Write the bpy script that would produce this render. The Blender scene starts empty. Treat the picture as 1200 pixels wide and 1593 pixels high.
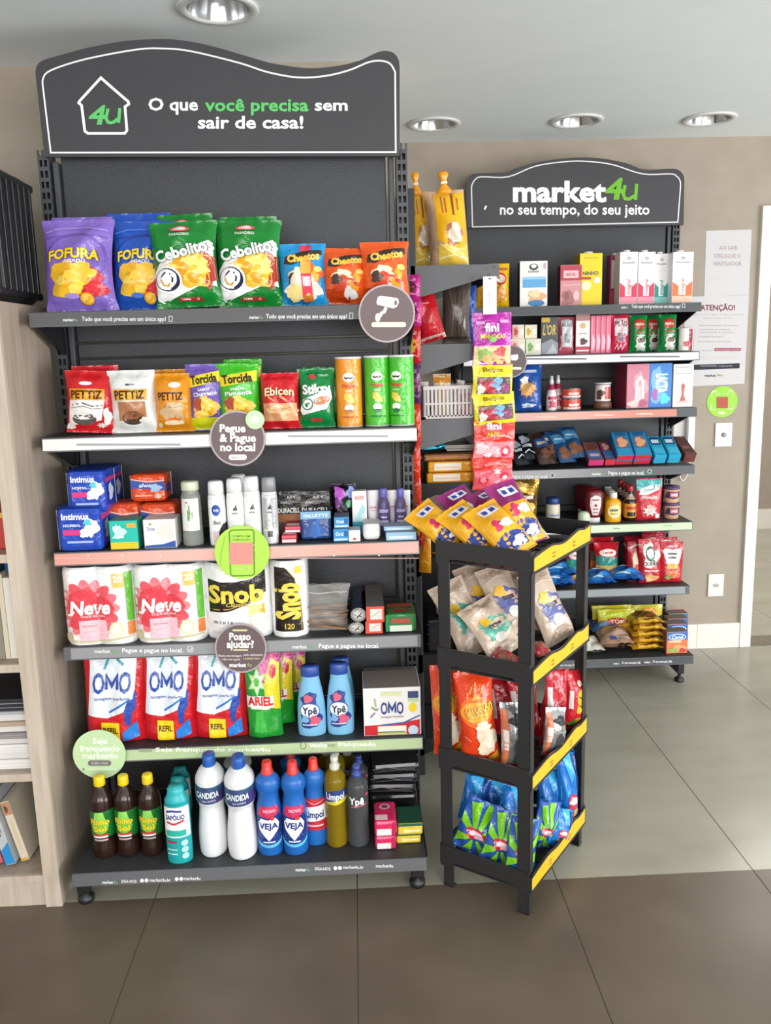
import bpy, bmesh, math, random
import numpy as np
from mathutils import Vector, Matrix
from mathutils.geometry import tessellate_polygon
D = bpy.data
SC = bpy.context.scene
COL = SC.collection
PI = math.pi
# ------------------------------------------------------------------ camera
FPX = 1316.284
CR, CD, CF = np.array([0.9989172, -0.0383168, -0.0263879]), np.array([-0.0330791, -0.1861106, -0.9819718]), np.array([0.032715, 0.9817814, -0.1871766])
CC = np.array([0, 0, 1.5])
cam = D.cameras.new('camera')
cam.sensor_fit = 'HORIZONTAL'; cam.sensor_width = 36; cam.lens = FPX / 1200 * 36
cam.clip_start = .05; cam.clip_end = 60
co = D.objects.new('camera', cam); COL.objects.link(co)
m = Matrix.Identity(4)
for i in range(3):
    m[i][0] = CR[i]; m[i][1] = -CD[i]; m[i][2] = -CF[i]; m[i][3] = CC[i]
co.matrix_world = m
SC.camera = co
# ------------------------------------------------------------------ world, light, exposure
w = D.worlds.new('world'); SC.world = w; w.use_nodes = True
bg = w.node_tree.nodes['Background']
bg.inputs[0].default_value = (1.0, .99, .975, 1); bg.inputs[1].default_value = .85
SC.view_settings.view_transform = 'Standard'; SC.view_settings.look = 'None'
SC.view_settings.exposure = 0.08; SC.view_settings.gamma = 1
def area(name, loc, target, sx, sy, power, color):
    l = D.lights.new(name, 'AREA'); l.shape = 'RECTANGLE'; l.size = sx; l.size_y = sy
    l.energy = power; l.color = color
    o = D.objects.new(name, l); COL.objects.link(o); o.location = loc
    o.rotation_euler = (Vector(target) - Vector(loc)).to_track_quat('-Z', 'Y').to_euler()
    return o
area('window_daylight', (1.5, -2.6, 1.7), (0.4, 3.2, 1.0), 2.6, 2.0, 140, (1, .99, .97))
area('left_fill_light', (-1.2, -3.0, 1.8), (-0.2, 3.0, .9), 2.0, 1.8, 75, (1, .98, .95))  # added unseen light behind the camera, lifts the left wall
area('corridor_fill_light', (2.7, 5.3, 2.34), (2.7, 5.3, 0), 1.2, .6, 45, (1, .96, .9))  # added to brighten the room beyond the door, no fixture modelled
area('side_fill_light', (4.2, .4, .9), (.9, 1.5, 2.3), 2.8, 1.6, 145, (.95, .985, 1))  # added unseen light aimed upward, brightens the ceiling from the right
# ------------------------------------------------------------------ pixel helpers: a ray through a photo pixel met with a real plane
def ray(x, y): return (CF * FPX + CR * (x - 600) + CD * (y - 796.5)) / FPX
def atY(x, y, Y): v = ray(x, y); return CC + v * (Y / v[1])
def atX(x, y, X): v = ray(x, y); return CC + v * (X / v[0])
def atZ(x, y, Z): v = ray(x, y); return CC + v * ((Z - 1.5) / v[2])
# ------------------------------------------------------------------ materials
MATS = {}
def lin(h):
    h = h.lstrip('#')
    return tuple((c / 12.92 if c <= .04045 else ((c + .055) / 1.055) ** 2.4) for c in (int(h[i:i + 2], 16) / 255 for i in (0, 2, 4))) + (1,)
def M(hexc, kind='film'):
    k = (hexc, kind)
    if k in MATS: return MATS[k]
    mt = D.materials.new(kind + '_' + hexc); mt.use_nodes = True
    nt = mt.node_tree; N = nt.nodes; L = nt.links; b = N['Principled BSDF']
    b.inputs['Base Color'].default_value = lin(hexc)
    rough, spec, metal, bs, bd = {'film': (.20, .5, 0, 26, .75), 'ink': (.22, .5, 0, 26, .7), 'card': (.5, .4, 0, 120, .03), 'paper': (.75, .3, 0, 200, .03),
        'plastic': (.36, .5, 0, 60, .02), 'matte': (.6, .35, 0, 90, .03), 'powder': (.5, .4, 0, 420, .22), 'chrome': (.16, .5, 1, 20, .02),
        'foil': (.22, .5, .75, 40, .35), 'gloss': (.16, .5, 0, 30, .02), 'wall': (.85, .25, 0, 150, .12), 'rail': (.2, .55, 0, 15, .015),
        'clear': (.08, .5, 0, 30, .05), 'liquid': (.1, .5, 0, 12, .03), 'wrap': (.12, .5, 0, 30, .5)}[kind]
    b.inputs['Roughness'].default_value = rough
    b.inputs['Specular IOR Level'].default_value = spec
    b.inputs['Metallic'].default_value = metal
    tc = N.new('ShaderNodeTexCoord'); nz = N.new('ShaderNodeTexNoise')
    nz.inputs['Scale'].default_value = bs; nz.inputs['Detail'].default_value = 3
    L.new(tc.outputs['Object'], nz.inputs['Vector'])
    bp = N.new('ShaderNodeBump'); bp.inputs['Strength'].default_value = bd; bp.inputs['Distance'].default_value = .01 if kind in ('film', 'ink', 'foil', 'wrap') else .002
    L.new(nz.outputs['Fac'], bp.inputs['Height']); L.new(bp.outputs['Normal'], b.inputs['Normal'])
    if kind == 'clear': b.inputs['Transmission Weight'].default_value = .85; b.inputs['IOR'].default_value = 1.25
    if kind == 'liquid': b.inputs['Transmission Weight'].default_value = .65; b.inputs['IOR'].default_value = 1.33
    if kind == 'wrap':
        b.inputs['Alpha'].default_value = .28
    MATS[k] = mt
    return mt
def ramp_mat(name, stops, scale, rough, stretch=(1, 1, 1), bump=.05, detail=6, coords='Object', spec=.4):
    mt = D.materials.new(name); mt.use_nodes = True
    nt = mt.node_tree; N = nt.nodes; L = nt.links; b = N['Principled BSDF']
    tc = N.new('ShaderNodeTexCoord'); mp = N.new('ShaderNodeMapping'); mp.inputs['Scale'].default_value = stretch
    nz = N.new('ShaderNodeTexNoise'); nz.inputs['Scale'].default_value = scale; nz.inputs['Detail'].default_value = detail
    cr = N.new('ShaderNodeValToRGB')
    while len(cr.color_ramp.elements) < len(stops): cr.color_ramp.elements.new(.5)
    for e, (p, c) in zip(cr.color_ramp.elements, stops): e.position = p; e.color = lin(c)
    bp = N.new('ShaderNodeBump'); bp.inputs['Strength'].default_value = bump; bp.inputs['Distance'].default_value = .003
    L.new(tc.outputs[coords], mp.inputs['Vector']); L.new(mp.outputs[0], nz.inputs['Vector'])
    L.new(nz.outputs['Fac'], cr.inputs['Fac']); L.new(cr.outputs[0], b.inputs['Base Color'])
    L.new(nz.outputs['Fac'], bp.inputs['Height']); L.new(bp.outputs[0], b.inputs['Normal'])
    b.inputs['Roughness'].default_value = rough; b.inputs['Specular IOR Level'].default_value = spec
    return mt
# ------------------------------------------------------------------ mesh builder
class MB:
    def __init__(s): s.v = []; s.f = []; s.mi = []; s.sm = []; s.mats = []; s.n = 0
    def slot(s, m):
        if m not in s.mats: s.mats.append(m)
        return s.mats.index(m)
    def add(s, V, F, m, smooth=False):
        k = s.slot(m); n = s.n
        V = np.asarray(V, float).reshape(-1, 3)
        s.v.append(V); s.n += len(V)
        for f in F: s.f.append([i + n for i in f])
        s.mi += [k] * len(F); s.sm += [bool(smooth)] * len(F)
        return s
    def box(s, x0, x1, y0, y1, z0, z1, m, R=None):
        V = np.array([[x, y, z] for x in (x0, x1) for y in (y0, y1) for z in (z0, z1)], float)
        if R is not None: V = V @ np.array(R[0]).T + np.array(R[1])
        return s.add(V, [(0, 1, 3, 2), (4, 6, 7, 5), (0, 4, 5, 1), (2, 3, 7, 6), (0, 2, 6, 4), (1, 5, 7, 3)], m)
    def cbox(s, x0, x1, y0, y1, z0, z1, m, bev=.002, seg=2, smooth=False):
        bm = bmesh.new(); bmesh.ops.create_cube(bm, size=1)
        for v in bm.verts: v.co = Vector(((x0 + x1) / 2 + v.co.x * (x1 - x0), (y0 + y1) / 2 + v.co.y * (y1 - y0), (z0 + z1) / 2 + v.co.z * (z1 - z0)))
        bmesh.ops.bevel(bm, geom=bm.edges[:], offset=bev, segments=seg, affect='EDGES', profile=.5)
        bm.verts.index_update()
        s.add([v.co[:] for v in bm.verts], [[v.index for v in f.verts] for f in bm.faces], m, smooth)
        bm.free(); return s
    def prism(s, pts, y0, y1, m, side=None):
        n = len(pts)
        V = [(p[0], y0, p[1]) for p in pts] + [(p[0], y1, p[1]) for p in pts]
        tri = tessellate_polygon([[Vector((p[0], p[1], 0)) for p in pts]])
        F = [tuple(t) for t in tri] + [tuple(i + n for i in t[::-1]) for t in tri]
        s.add(V, F, m)
        s.add(V, [(i, (i + 1) % n, (i + 1) % n + n, i + n) for i in range(n)], side or m)
        return s
    def lathe(s, prof, m, n=24, sx=1, sy=1, cx=0, cy=0, smooth=True):
        V = []; F = []
        for (r, z) in prof:
            for i in range(n):
                a = 2 * PI * i / n; V.append((cx + r * sx * math.cos(a), cy + r * sy * math.sin(a), z))
        for j in range(len(prof) - 1):
            for i in range(n):
                F.append((j * n + i, j * n + (i + 1) % n, (j + 1) * n + (i + 1) % n, (j + 1) * n + i))
        F.append(tuple(range(n))[::-1]); F.append(tuple((len(prof) - 1) * n + i for i in range(n)))
        return s.add(V, F, m, smooth)
    def tube(s, pts, r, m, n=8):
        pts = [np.array(p, float) for p in pts]; V = []; F = []
        for i, p in enumerate(pts):
            t = pts[min(i + 1, len(pts) - 1)] - pts[max(i - 1, 0)]; t /= np.linalg.norm(t) + 1e-9
            a = np.cross(t, [0, 0, 1.]); 
            if np.linalg.norm(a) < .1: a = np.cross(t, [0, 1., 0])
            a /= np.linalg.norm(a); b = np.cross(t, a)
            for k in range(n): V.append(p + r * (a * math.cos(2 * PI * k / n) + b * math.sin(2 * PI * k / n)))
        for j in range(len(pts) - 1):
            for k in range(n): F.append((j * n + k, j * n + (k + 1) % n, (j + 1) * n + (k + 1) % n, (j + 1) * n + k))
        F.append(tuple(range(n))); F.append(tuple((len(pts) - 1) * n + k for k in range(n)))
        return s.add(V, F, m, True)
    def mesh(s, name):
        me = D.meshes.new(name)
        V = np.concatenate(s.v) if s.v else np.zeros((0, 3))
        me.from_pydata(V.tolist(), [], s.f)
        for m in s.mats: me.materials.append(m)
        me.polygons.foreach_set('material_index', s.mi); me.polygons.foreach_set('use_smooth', s.sm)
        me.update(); return me
    def build(s, name, parent=None):
        return link(name, s.mesh(name), parent)
def link(name, me, parent=None):
    o = D.objects.new(name, me); COL.objects.link(o)
    if parent is not None: o.parent = parent
    return o
def tag(o, label, cat, group=None):
    o['label'] = label; o['category'] = cat
    if group: o['group'] = group
    return o
def struct(o): o['kind'] = 'structure'; return o
def thing(name, label, cat, loc=(0, 0, 0), group=None):
    o = D.objects.new(name, None); COL.objects.link(o); o.location = loc; o.empty_display_size = .02
    return tag(o, label, cat, group)
# ------------------------------------------------------------------ flat artwork (drawn as real geometry on a surface)
TXT = {}
def text2d(s, bold=.02):
    k = (s, bold)
    if k not in TXT:
        c = D.curves.new('t', 'FONT'); c.body = s; c.size = 1; c.resolution_u = 2; c.offset = min(bold, .022); c.fill_mode = 'FRONT'
        o = D.objects.new('t', c); COL.objects.link(o)
        bpy.context.view_layer.update()
        dg = bpy.context.evaluated_depsgraph_get()
        me = o.evaluated_get(dg).to_mesh()
        V = np.array([v.co[:2] for v in me.vertices]).reshape(-1, 2)
        F = []
        for p in me.polygons:
            q = list(p.vertices)
            for i in range(1, len(q) - 1): F.append((q[0], q[i], q[i + 1]))
        o.evaluated_get(dg).to_mesh_clear()
        D.objects.remove(o); D.curves.remove(c)
        if len(V) == 0: V = np.zeros((3, 2)); F = [(0, 1, 2)]
        V[:, 0] -= (V[:, 0].min() + V[:, 0].max()) / 2
        V /= .70                                    # capital height = 1
        V[:, 1] -= .5
        TXT[k] = (V, np.array(F))
    V, F = TXT[k]
    return V.copy(), F
def refine(V, F, h):
    F = np.asarray(F)
    for _ in range(4):
        e = V[F] - V[np.roll(F, -1, axis=1)]
        if len(F) == 0 or np.sqrt((e ** 2).sum(-1)).max() < h or len(F) > 2500: break
        E = np.sort(np.concatenate([F[:, [0, 1]], F[:, [1, 2]], F[:, [2, 0]]]), axis=1)
        U, inv = np.unique(E, axis=0, return_inverse=True); inv = inv.ravel()
        mid = (V[U[:, 0]] + V[U[:, 1]]) / 2
        n = len(F); a, b, c = (len(V) + inv[:n], len(V) + inv[n:2 * n], len(V) + inv[2 * n:])
        V = np.concatenate([V, mid])
        F = np.concatenate([np.stack([F[:, 0], a, c], 1), np.stack([a, F[:, 1], b], 1), np.stack([c, b, F[:, 2]], 1), np.stack([a, b, c], 1)])
    return V, F
def fan(pts):
    P = np.array(pts, float)
    tri = tessellate_polygon([[Vector((p[0], p[1], 0)) for p in P]])
    return P, np.array([tuple(t) for t in tri])
def shape(op, W, H):
    """op in fractions of a W x H field (y up); returns vertices in metres and triangles"""
    k = op[0]
    if k == 'R':
        _, x0, y0, x1, y1 = op[:5]
        return fan([(x0 * W, y0 * H), (x1 * W, y0 * H), (x1 * W, y1 * H), (x0 * W, y1 * H)])
    if k == 'E':
        _, cx, cy, rx, ry = op[:5]; rot = op[6] if len(op) > 6 else 0
        t = np.linspace(0, 2 * PI, 29)[:-1]
        x = rx * W * np.cos(t); y = ry * H * np.sin(t); c, s = math.cos(rot), math.sin(rot)
        V = np.stack([cx * W + x * c - y * s, cy * H + x * s + y * c], 1)
        V = np.concatenate([V, [[cx * W, cy * H]]]); n = 28
        return V, np.array([(i, (i + 1) % n, n) for i in range(n)])
    if k == 'B':
        _, cx, cy, rx, ry = op[:5]; rg = random.Random(op[6] if len(op) > 6 else 1); n = 26
        ph = [rg.uniform(0, 6.28) for _ in range(4)]
        V = []
        for i in range(n):
            t = 2 * PI * i / n; q = 1 + .14 * math.sin(3 * t + ph[0]) + .1 * math.sin(5 * t + ph[1]) + .07 * math.sin(8 * t + ph[2])
            V.append((cx * W + rx * W * q * math.cos(t), cy * H + ry * H * q * math.sin(t)))
        V.append((cx * W, cy * H))
        return np.array(V), np.array([(i, (i + 1) % n, n) for i in range(n)])
    if k == 'S':
        _, cx, cy, rx, ry = op[:5]; n = 2 * (op[6] if len(op) > 6 else 9); inner = op[7] if len(op) > 7 else .55
        V = [(cx * W + rx * W * (1 if i % 2 else inner) * math.cos(2 * PI * i / n), cy * H + ry * H * (1 if i % 2 else inner) * math.sin(2 * PI * i / n)) for i in range(n)]
        V.append((cx * W, cy * H))
        return np.array(V), np.array([(i, (i + 1) % n, n) for i in range(n)])
    if k == 'P': return fan([(x * W, y * H) for x, y in op[1]])
    if k == 'L':
        P = [np.array((x * W, y * H)) for x, y in op[1]]; wd = op[2] / 2 * W; closed = len(op) > 4 and op[4]
        n = len(P); V = []; F = []
        for i in range(n):
            a = P[(i - 1) % n] if (closed or i > 0) else P[i]; b = P[(i + 1) % n] if (closed or i < n - 1) else P[i]
            d1 = P[i] - a; d2 = b - P[i]
            l1 = np.linalg.norm(d1); l2 = np.linalg.norm(d2)
            d1 = d1 / l1 if l1 > 1e-9 else d2 / l2; d2 = d2 / l2 if l2 > 1e-9 else d1
            t = d1 + d2; t /= np.linalg.norm(t) + 1e-9; nn = np.array((-t[1], t[0]))
            q = wd / max(.4, abs(nn @ np.array((-d1[1], d1[0]))))
            V += [P[i] + nn * q, P[i] - nn * q]
        for i in range(n if closed else n - 1):
            j = (i + 1) % n; F += [(2 * i, 2 * i + 1, 2 * j + 1), (2 * i, 2 * j + 1, 2 * j)]
        return np.array(V), np.array(F)
    if k == 'T':
        _, s, cx, cy, h = op[:5]; o = op[6] if len(op) > 6 else {}
        V, F = text2d(s, o.get('b', .02))
        V[:, 0] += V[:, 1] * o.get('sh', 0)
        sy = h * H; sx = sy * o.get('sx', 1)
        wd = V[:, 0].max() - V[:, 0].min()
        if 'w' in o: sx = o['w'] * W / wd
        V = V * np.array([sx, sy])
        if 'arc' in o: V[:, 1] += -o['arc'] * H * (V[:, 0] / (wd * sx / 2)) ** 2
        r = o.get('rot', 0); c, q = math.cos(r), math.sin(r)
        V = np.stack([V[:, 0] * c - V[:, 1] * q, V[:, 0] * q + V[:, 1] * c], 1) + np.array([cx * W, cy * H])
        return V, F
    raise ValueError(k)
def mat_of(op):
    return op[{'R': 5, 'E': 5, 'B': 5, 'S': 5, 'P': 2, 'L': 3, 'T': 5}[op[0]]]
def art(mb, ops, W, H, fn, h=9, kind='ink', off0=.0007, doff=.00022, clip=True):
    """fn(x, y, off) -> Nx3 points, x in 0..W, y in 0..H"""
    for i, op in enumerate(ops):
        bold = op[0] == 'T' and len(op) > 6 and op[6].get('b', .02) > .03
        if bold:                                    # heavier strokes: the same glyphs shifted a little around, each a hair in front
            d = (op[6]['b'] - .018) * .36 * op[4] * H / .7
            V0, F = shape(op, W, H); mm = mat_of(op); mm = M(mm, kind) if isinstance(mm, str) else mm
            sx = min(1.0, op[6]['w'] * W / max(1e-6, (text2d(op[1], .02)[0][:, 0].ptp() if hasattr(np.ndarray, 'ptp') else np.ptp(text2d(op[1], .02)[0][:, 0])) * op[4] * H)) if 'w' in op[6] else 1
            if h < 5: V0, F = refine(V0, F, h)
            for q in range(7):
                V = V0 + (0 if q == 0 else d) * np.array((sx * math.cos(q * PI / 3 + .3), math.sin(q * PI / 3 + .3)))
                if clip: V = np.clip(V, [W * .012, H * .012], [W * .988, H * .988])
                mb.add(fn(V[:, 0], V[:, 1], off0 + doff * i + q * 2e-5), F, mm, h < 5)
            continue
        V, F = shape(op, W, H)
        if clip: V = np.clip(V, [W * .012, H * .012], [W * .988, H * .988])
        if h < 5: V, F = refine(V, F, h)
        mm = mat_of(op); mm = M(mm, kind) if isinstance(mm, str) else mm
        mb.add(fn(V[:, 0], V[:, 1], off0 + doff * i), F, mm, h < 5)
def plane_fn(o, ex, ez):
    o = np.array(o, float); ex = np.array(ex, float); ez = np.array(ez, float); n = np.cross(ex, ez)
    return lambda x, y, off: o + np.outer(x, ex) + np.outer(y, ez) + n * off
def pix_fn(P0, N):
    """photo pixels (y down, given as -y) met with the plane through P0 with normal N"""
    P0 = np.array(P0, float); N = np.array(N, float) / np.linalg.norm(N)
    def fn(x, y, off):
        v = CF * FPX + np.outer(x - 600, CR) + np.outer(-y - 796.5, CD)
        t = ((P0 + N * off - CC) @ N) / (v @ N)
        return CC + v * t[:, None]
    return fn
def pixart(mb, ops, P0, N, kind='ink', off0=.0006, doff=.0002):
    """ops written in photo pixels: y values are negated inside"""
    out = []
    for op in ops:
        op = list(op); k = op[0]
        if k == 'R': op[2], op[4] = -op[4], -op[2]
        elif k in 'EBST' and k != 'T': op[2] = -op[2]
        elif k == 'T': op[3] = -op[3]
        elif k in 'PL': op[1] = [(x, -y) for x, y in op[1]]
        out.append(tuple(op))
    art(mb, out, 1, 1, pix_fn(P0, N), kind=kind, off0=off0, doff=doff, clip=False)
# ================================================================== the room
WALL = ramp_mat('wall_paint', [(.3, '9b9082'), (.7, 'a3988a')], 9, .85, bump=.12)
CEIL = ramp_mat('ceiling_paint', [(.3, 'ebf2f4'), (.7, 'eff5f7')], 6, .8, bump=.05)
WHITE = ramp_mat('white_trim', [(.3, 'dfd9d0'), (.7, 'e6e1d9')], 5, .45, bump=.04)
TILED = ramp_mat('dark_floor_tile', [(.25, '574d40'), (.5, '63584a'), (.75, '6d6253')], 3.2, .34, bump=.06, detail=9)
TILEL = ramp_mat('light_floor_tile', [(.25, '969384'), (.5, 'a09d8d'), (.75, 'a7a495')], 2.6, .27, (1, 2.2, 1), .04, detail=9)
GROUT = M('55504a', 'matte')
YB = 2.166; TX0 = -.037; TW = .5713; TL = 1.146
fl = MB(); G = .0014
for i in range(-6, 8):
    for j in range(-4, 5):
        x0 = TX0 + i * TW; y0 = YB + j * TL
        if y0 > 3.9 and False: continue
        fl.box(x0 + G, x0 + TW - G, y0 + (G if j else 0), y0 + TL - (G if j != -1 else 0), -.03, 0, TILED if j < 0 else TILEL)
fl.box(-3.6, 4.6, -2.5, 8, -.05, -.0015, GROUT)
struct(fl.build('floor'))
YL, YR, XS, ZC = 2.889, 3.971, .17, 2.40
b = MB(); b.box(-3.6, XS, YL, YL + .12, 0, ZC, WALL); struct(b.build('wall_left'))
b = MB(); b.box(XS - .12, XS, YL + .12, YR, 0, ZC, WALL); struct(b.build('wall_side'))
b = MB(); b.box(XS - .12, 1.885, YR, YR + .12, 0, ZC, WALL); b.box(1.885, 4.6, YR, YR + .12, 2.06, ZC, WALL); b.box(2.95, 4.6, YR, YR + .12, 0, 2.06, WALL); struct(b.build('wall_back'))
b = MB(); b.box(1.2, 4.6, 6.62, 6.74, 0, ZC, WALL); struct(b.build('wall_far'))
b = MB(); b.box(XS, 1.88, YR - .014, YR - .0005, 0, .126, WHITE)
b.box(1.665, 1.667, YR - .0146, YR - .012, 0, .126, M('b9b2a8', 'matte')); struct(b.build('baseboard_back'))
b = MB(); b.box(1.2, 4.6, 6.60, 6.6195, 0, .16, WHITE); struct(b.build('baseboard_far'))
b = MB(); b.cbox(1.88, 1.935, YR - .02, YR + .14, 0, 2.045, WHITE, .002); b.cbox(2.90, 2.955, YR - .02, YR + .14, 0, 2.045, WHITE, .002); b.cbox(1.88, 2.955, YR - .02, YR + .14, 2.045, 2.10, WHITE, .002); struct(b.build('door_1'))
b = MB(); b.box(1.936, 2.899, YR - .01, YR + .13, 0, .004, ramp_mat('granite', [(.3, '5d554b'), (.7, '85796a')], 60, .35)); struct(b.build('trim_1'))
LIGHTS = [(-.325, 2.455), (.361, 3.655), (.941, 3.645), (1.492, 3.652)]
LR = .088
bm = bmesh.new()
def loop(pts):
    vs = [bm.verts.new(p) for p in pts]
    return [bm.edges.new((vs[i], vs[(i + 1) % len(vs)])) for i in range(len(vs))]
ed = loop([(-3.6, -2.5, ZC), (4.6, -2.5, ZC), (4.6, 6.74, ZC), (-3.6, 6.74, ZC)])
for (x, y) in LIGHTS: ed += loop([(x + LR * math.cos(2 * PI * i / 40), y + LR * math.sin(2 * PI * i / 40), ZC) for i in range(40)])
bmesh.ops.triangle_fill(bm, use_beauty=True, edges=ed)
bm.verts.index_update()
b = MB(); b.add([v.co[:] for v in bm.verts], [[v.index for v in f.verts] for f in bm.faces], CEIL); bm.free()
struct(b.build('ceiling'))
b = MB(); b.box(-3.6, 4.6, -2.5, 6.74, ZC + .16, ZC + .2, CEIL); struct(b.build('ceiling_slab'))
LL = ['large round recessed downlight at the upper edge of the photo above the front rack', 'recessed downlight nearest the front rack, leftmost of the row of three', 'recessed downlight above the arched sign of the back rack, middle of three', 'recessed downlight nearest the doorway, rightmost of the row of three']
for (x, y), lb in zip(LIGHTS, LL):
    t = thing('downlight', lb, 'ceiling light', (x, y, ZC), 'recessed downlights in the ceiling')
    r = MB(); r.lathe([(LR - .004, -.001), (LR + .018, -.001), (LR + .020, -.004), (LR + .014, -.008), (LR - .003, -.009), (LR - .006, -.004)], M('d8d8d6', 'plastic'), 40); 
    r.f = [f for f in r.f if len(f) == 4]; r.mi = r.mi[:len(r.f)]; r.sm = r.sm[:len(r.f)]
    r.build('trim_ring', t)
    r = MB(); prof = [(LR - .003, -.006), (LR - .006, .01), (LR - .016, .045), (LR - .034, .085), (LR - .042, .09)]
    r.lathe(prof, M('c9cbcc', 'chrome'), 40); r.f = [f for f in r.f if len(f) == 4]; r.mi = r.mi[:len(r.f)]; r.sm = r.sm[:len(r.f)]
    r.build('reflector', t)
    r = MB(); r.lathe([(LR - .042, .088), (LR - .042, .094)], M('8f9496', 'plastic'), 32); r.lathe([(.006, .06), (.02, .064), (.022, .088)], M('d5d8d8', 'plastic'), 20); r.build('lamp_bulb', t)
# ================================================================== gondola racks
PW = M('46484b', 'powder'); PWD = M('323335', 'powder'); BLK = M('1d1d1f', 'plastic')
def upright(x0, x1, Y, z1, parent, inner):
    """slotted front strip between x0 and x1, a smooth channel on the inner side"""
    b = MB(); wd = x1 - x0
    for q in (0, .41, .84): b.box(x0 + q * wd, x0 + (q + .16) * wd, Y, Y + .004, .09, z1, PW)
    z = .09
    while z < z1 - .004:
        b.box(x0, x1, Y + .0002, Y + .0042, z, z + .011, PW); z += .0288
    b.box(x0, x0 + .003, Y + .004, Y + .06, .05, z1 - .01, PW); b.box(x1 - .003, x1, Y + .004, Y + .06, .05, z1 - .01, PW)
    b.box(x0 + .003, x1 - .003, Y + .035, Y + .06, .05, z1 - .01, BLK)
    if inner > 0: b.cbox(x1 + .006, x1 + .022, Y + .006, Y + .05, .09, z1 - .03, PW, .003)
    else: b.cbox(x0 - .022, x0 - .006, Y + .006, Y + .05, .09, z1 - .03, PW, .003)
    b.build('upright', parent)
def shelf(Z, x0, x1, yf, yb, parent, rail, txt, name='shelf', lip=.036, endx=.0):
    b = MB()
    b.box(x0, x1, yf + .004, yb, Z - .012, Z, PWD)
    b.box(x0, x1, yf + .004, yf + .012, Z - lip, Z - .012, PWD)
    b.box(x0, x0 + .004, yf + .012, yb, Z - .034, Z - .012, PWD); b.box(x1 - .004, x1, yf + .012, yb, Z - .034, Z - .012, PWD)
    s = b.build(name, parent)
    for xa in (x0 - .0055, x1 + .0015):
        k = MB(); k.add([(xa, yb, Z - .012), (xa, yb, Z - .11), (xa, yb - .05, Z - .105), (xa, yf + .06, Z - .036), (xa, yf + .03, Z - .012)] + [(xa + .004, yb, Z - .012), (xa + .004, yb, Z - .11), (xa + .004, yb - .05, Z - .105), (xa + .004, yf + .06, Z - .036), (xa + .004, yf + .03, Z - .012)],
              [(0, 1, 2, 3, 4), (9, 8, 7, 6, 5), (0, 5, 6, 1), (1, 6, 7, 2), (2, 7, 8, 3), (3, 8, 9, 4), (4, 9, 5, 0)], BLK)
        k.build('bracket', s)
    # price rail: tilted clear-coated strip carrying a paper insert
    r = MB(); p0 = (x0 - .001, yf + .003, Z - lip); th = .004
    zt = Z - .002; zb = Z - lip - .002; yt = yf + .0035; yb2 = yf - .001
    def rp(x, q, off): return (x, yb2 + (yt - yb2) * q - off, zb + (zt - zb) * q)
    def strip(xa, xb, qa, qb, off, mm):
        r.add([rp(xa, qa, off), rp(xb, qa, off), rp(xb, qb, off), rp(xa, qb, off)], [(0, 1, 2, 3)], mm)
    r.add([rp(x0, 0, 0), rp(x1, 0, 0), rp(x1, 1, 0), rp(x0, 1, 0), (x0, yf + .004, zb), (x1, yf + .004, zb), (x1, yf + .005, zt), (x0, yf + .005, zt)],
          [(0, 1, 2, 3), (0, 4, 5, 1), (3, 2, 6, 7), (0, 3, 7, 4), (1, 5, 6, 2)], M('5a5b5d', 'rail'))
    for (xa, xb, c) in rail: strip(xa, xb, .1, .93, .0004, M(c, 'rail'))
    N = np.cross(np.array(rp(1, 0, 0)) - np.array(rp(0, 0, 0)), np.array(rp(0, 1, 0)) - np.array(rp(0, 0, 0)))
    if txt: pixart(r, txt, rp(0, .5, .0004), N, kind='matte', off0=.0004, doff=.00005)
    r.build('price_rail', s)
    return s
def panels(x0, x1, Y, zs, parent, mats):
    for a, c in zip(zs[:-1], zs[1:]):
        b = MB(); b.cbox(x0, x1, Y, Y + .012, a + .002, c - .002, mats, .003); b.build('back_panel', parent)
PANEL = ramp_mat('panel_powder', [(.35, '36373a'), (.65, '3c3e41')], 260, .5, bump=.35, detail=4)
SIGNM = ramp_mat('sign_board', [(.3, '38373a'), (.7, '3d3c3f')], 3, .5, bump=.02)
W_ = 'e9e9ea'; GR = '5fc06a'; GR2 = '6db32f'; TX = 'd8d8d8'
RK = thing('shop_rack', 'tall black metal shop rack under the wavy house sign, loaded with crisps and cleaning goods', 'shelving rack', (-.33, 2.4, 0))
X0, X1 = -.83, .166
def gx(o, parent): o.matrix_parent_inverse = Matrix.Translation(parent.location).inverted()
def rebase(root):
    for c in root.children: gx(c, root)
upright(-.862, -.831, 2.54, 2.075, RK, 1); upright(.141, .173, 2.54, 2.075, RK, -1)
panels(-.803, .112, 2.556, [.12, .42, .74, 1.03, 1.315, 1.50, 1.545, 2.06], RK, PANEL)
T1 = 'Tudo que você precisa em um único app!'
def tx(s, x0, x1, y, h, c=TX, **k):
    k.setdefault('b', .02); return ('T', s, (x0 + x1) / 2, y, h, c, dict(w=x1 - x0, **k))
def mk(x0, x1, y, h): 
    q = x0 + (x1 - x0) * .7
    return [tx('market', x0, q, y, h, TX, b=.05), tx('4u', q, x1, y, h, '6f9f6f', b=.03)]
def rx(px, Z, Y=2.268): return atY(px, 700, Y)[0]
shelf(1.621, X0, X1, 2.268, 2.556, RK, [(X0, X1, '545456')], mk(98, 121, 497.5, 4.6) + [tx(T1, 127, 258, 496, 6.5), ('L', [(263, 492), (268, 492), (268, 500), (263, 500)], .8, TX, True)] + mk(388, 409, 493.5, 4.6) + [tx(T1, 414, 540, 492, 6.5), ('L', [(544, 487), (549, 487), (549, 496), (544, 496)], .8, TX, True)])
shelf(1.297, X0, X1, 2.268, 2.556, RK, [(X0 + .001, X1 - .001, 'dbd9d7')], [('R', 119, 690, 281, 693.5, '9b9b9b'), ('R', 448, 677, 604, 680, '9b9b9b')])
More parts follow.
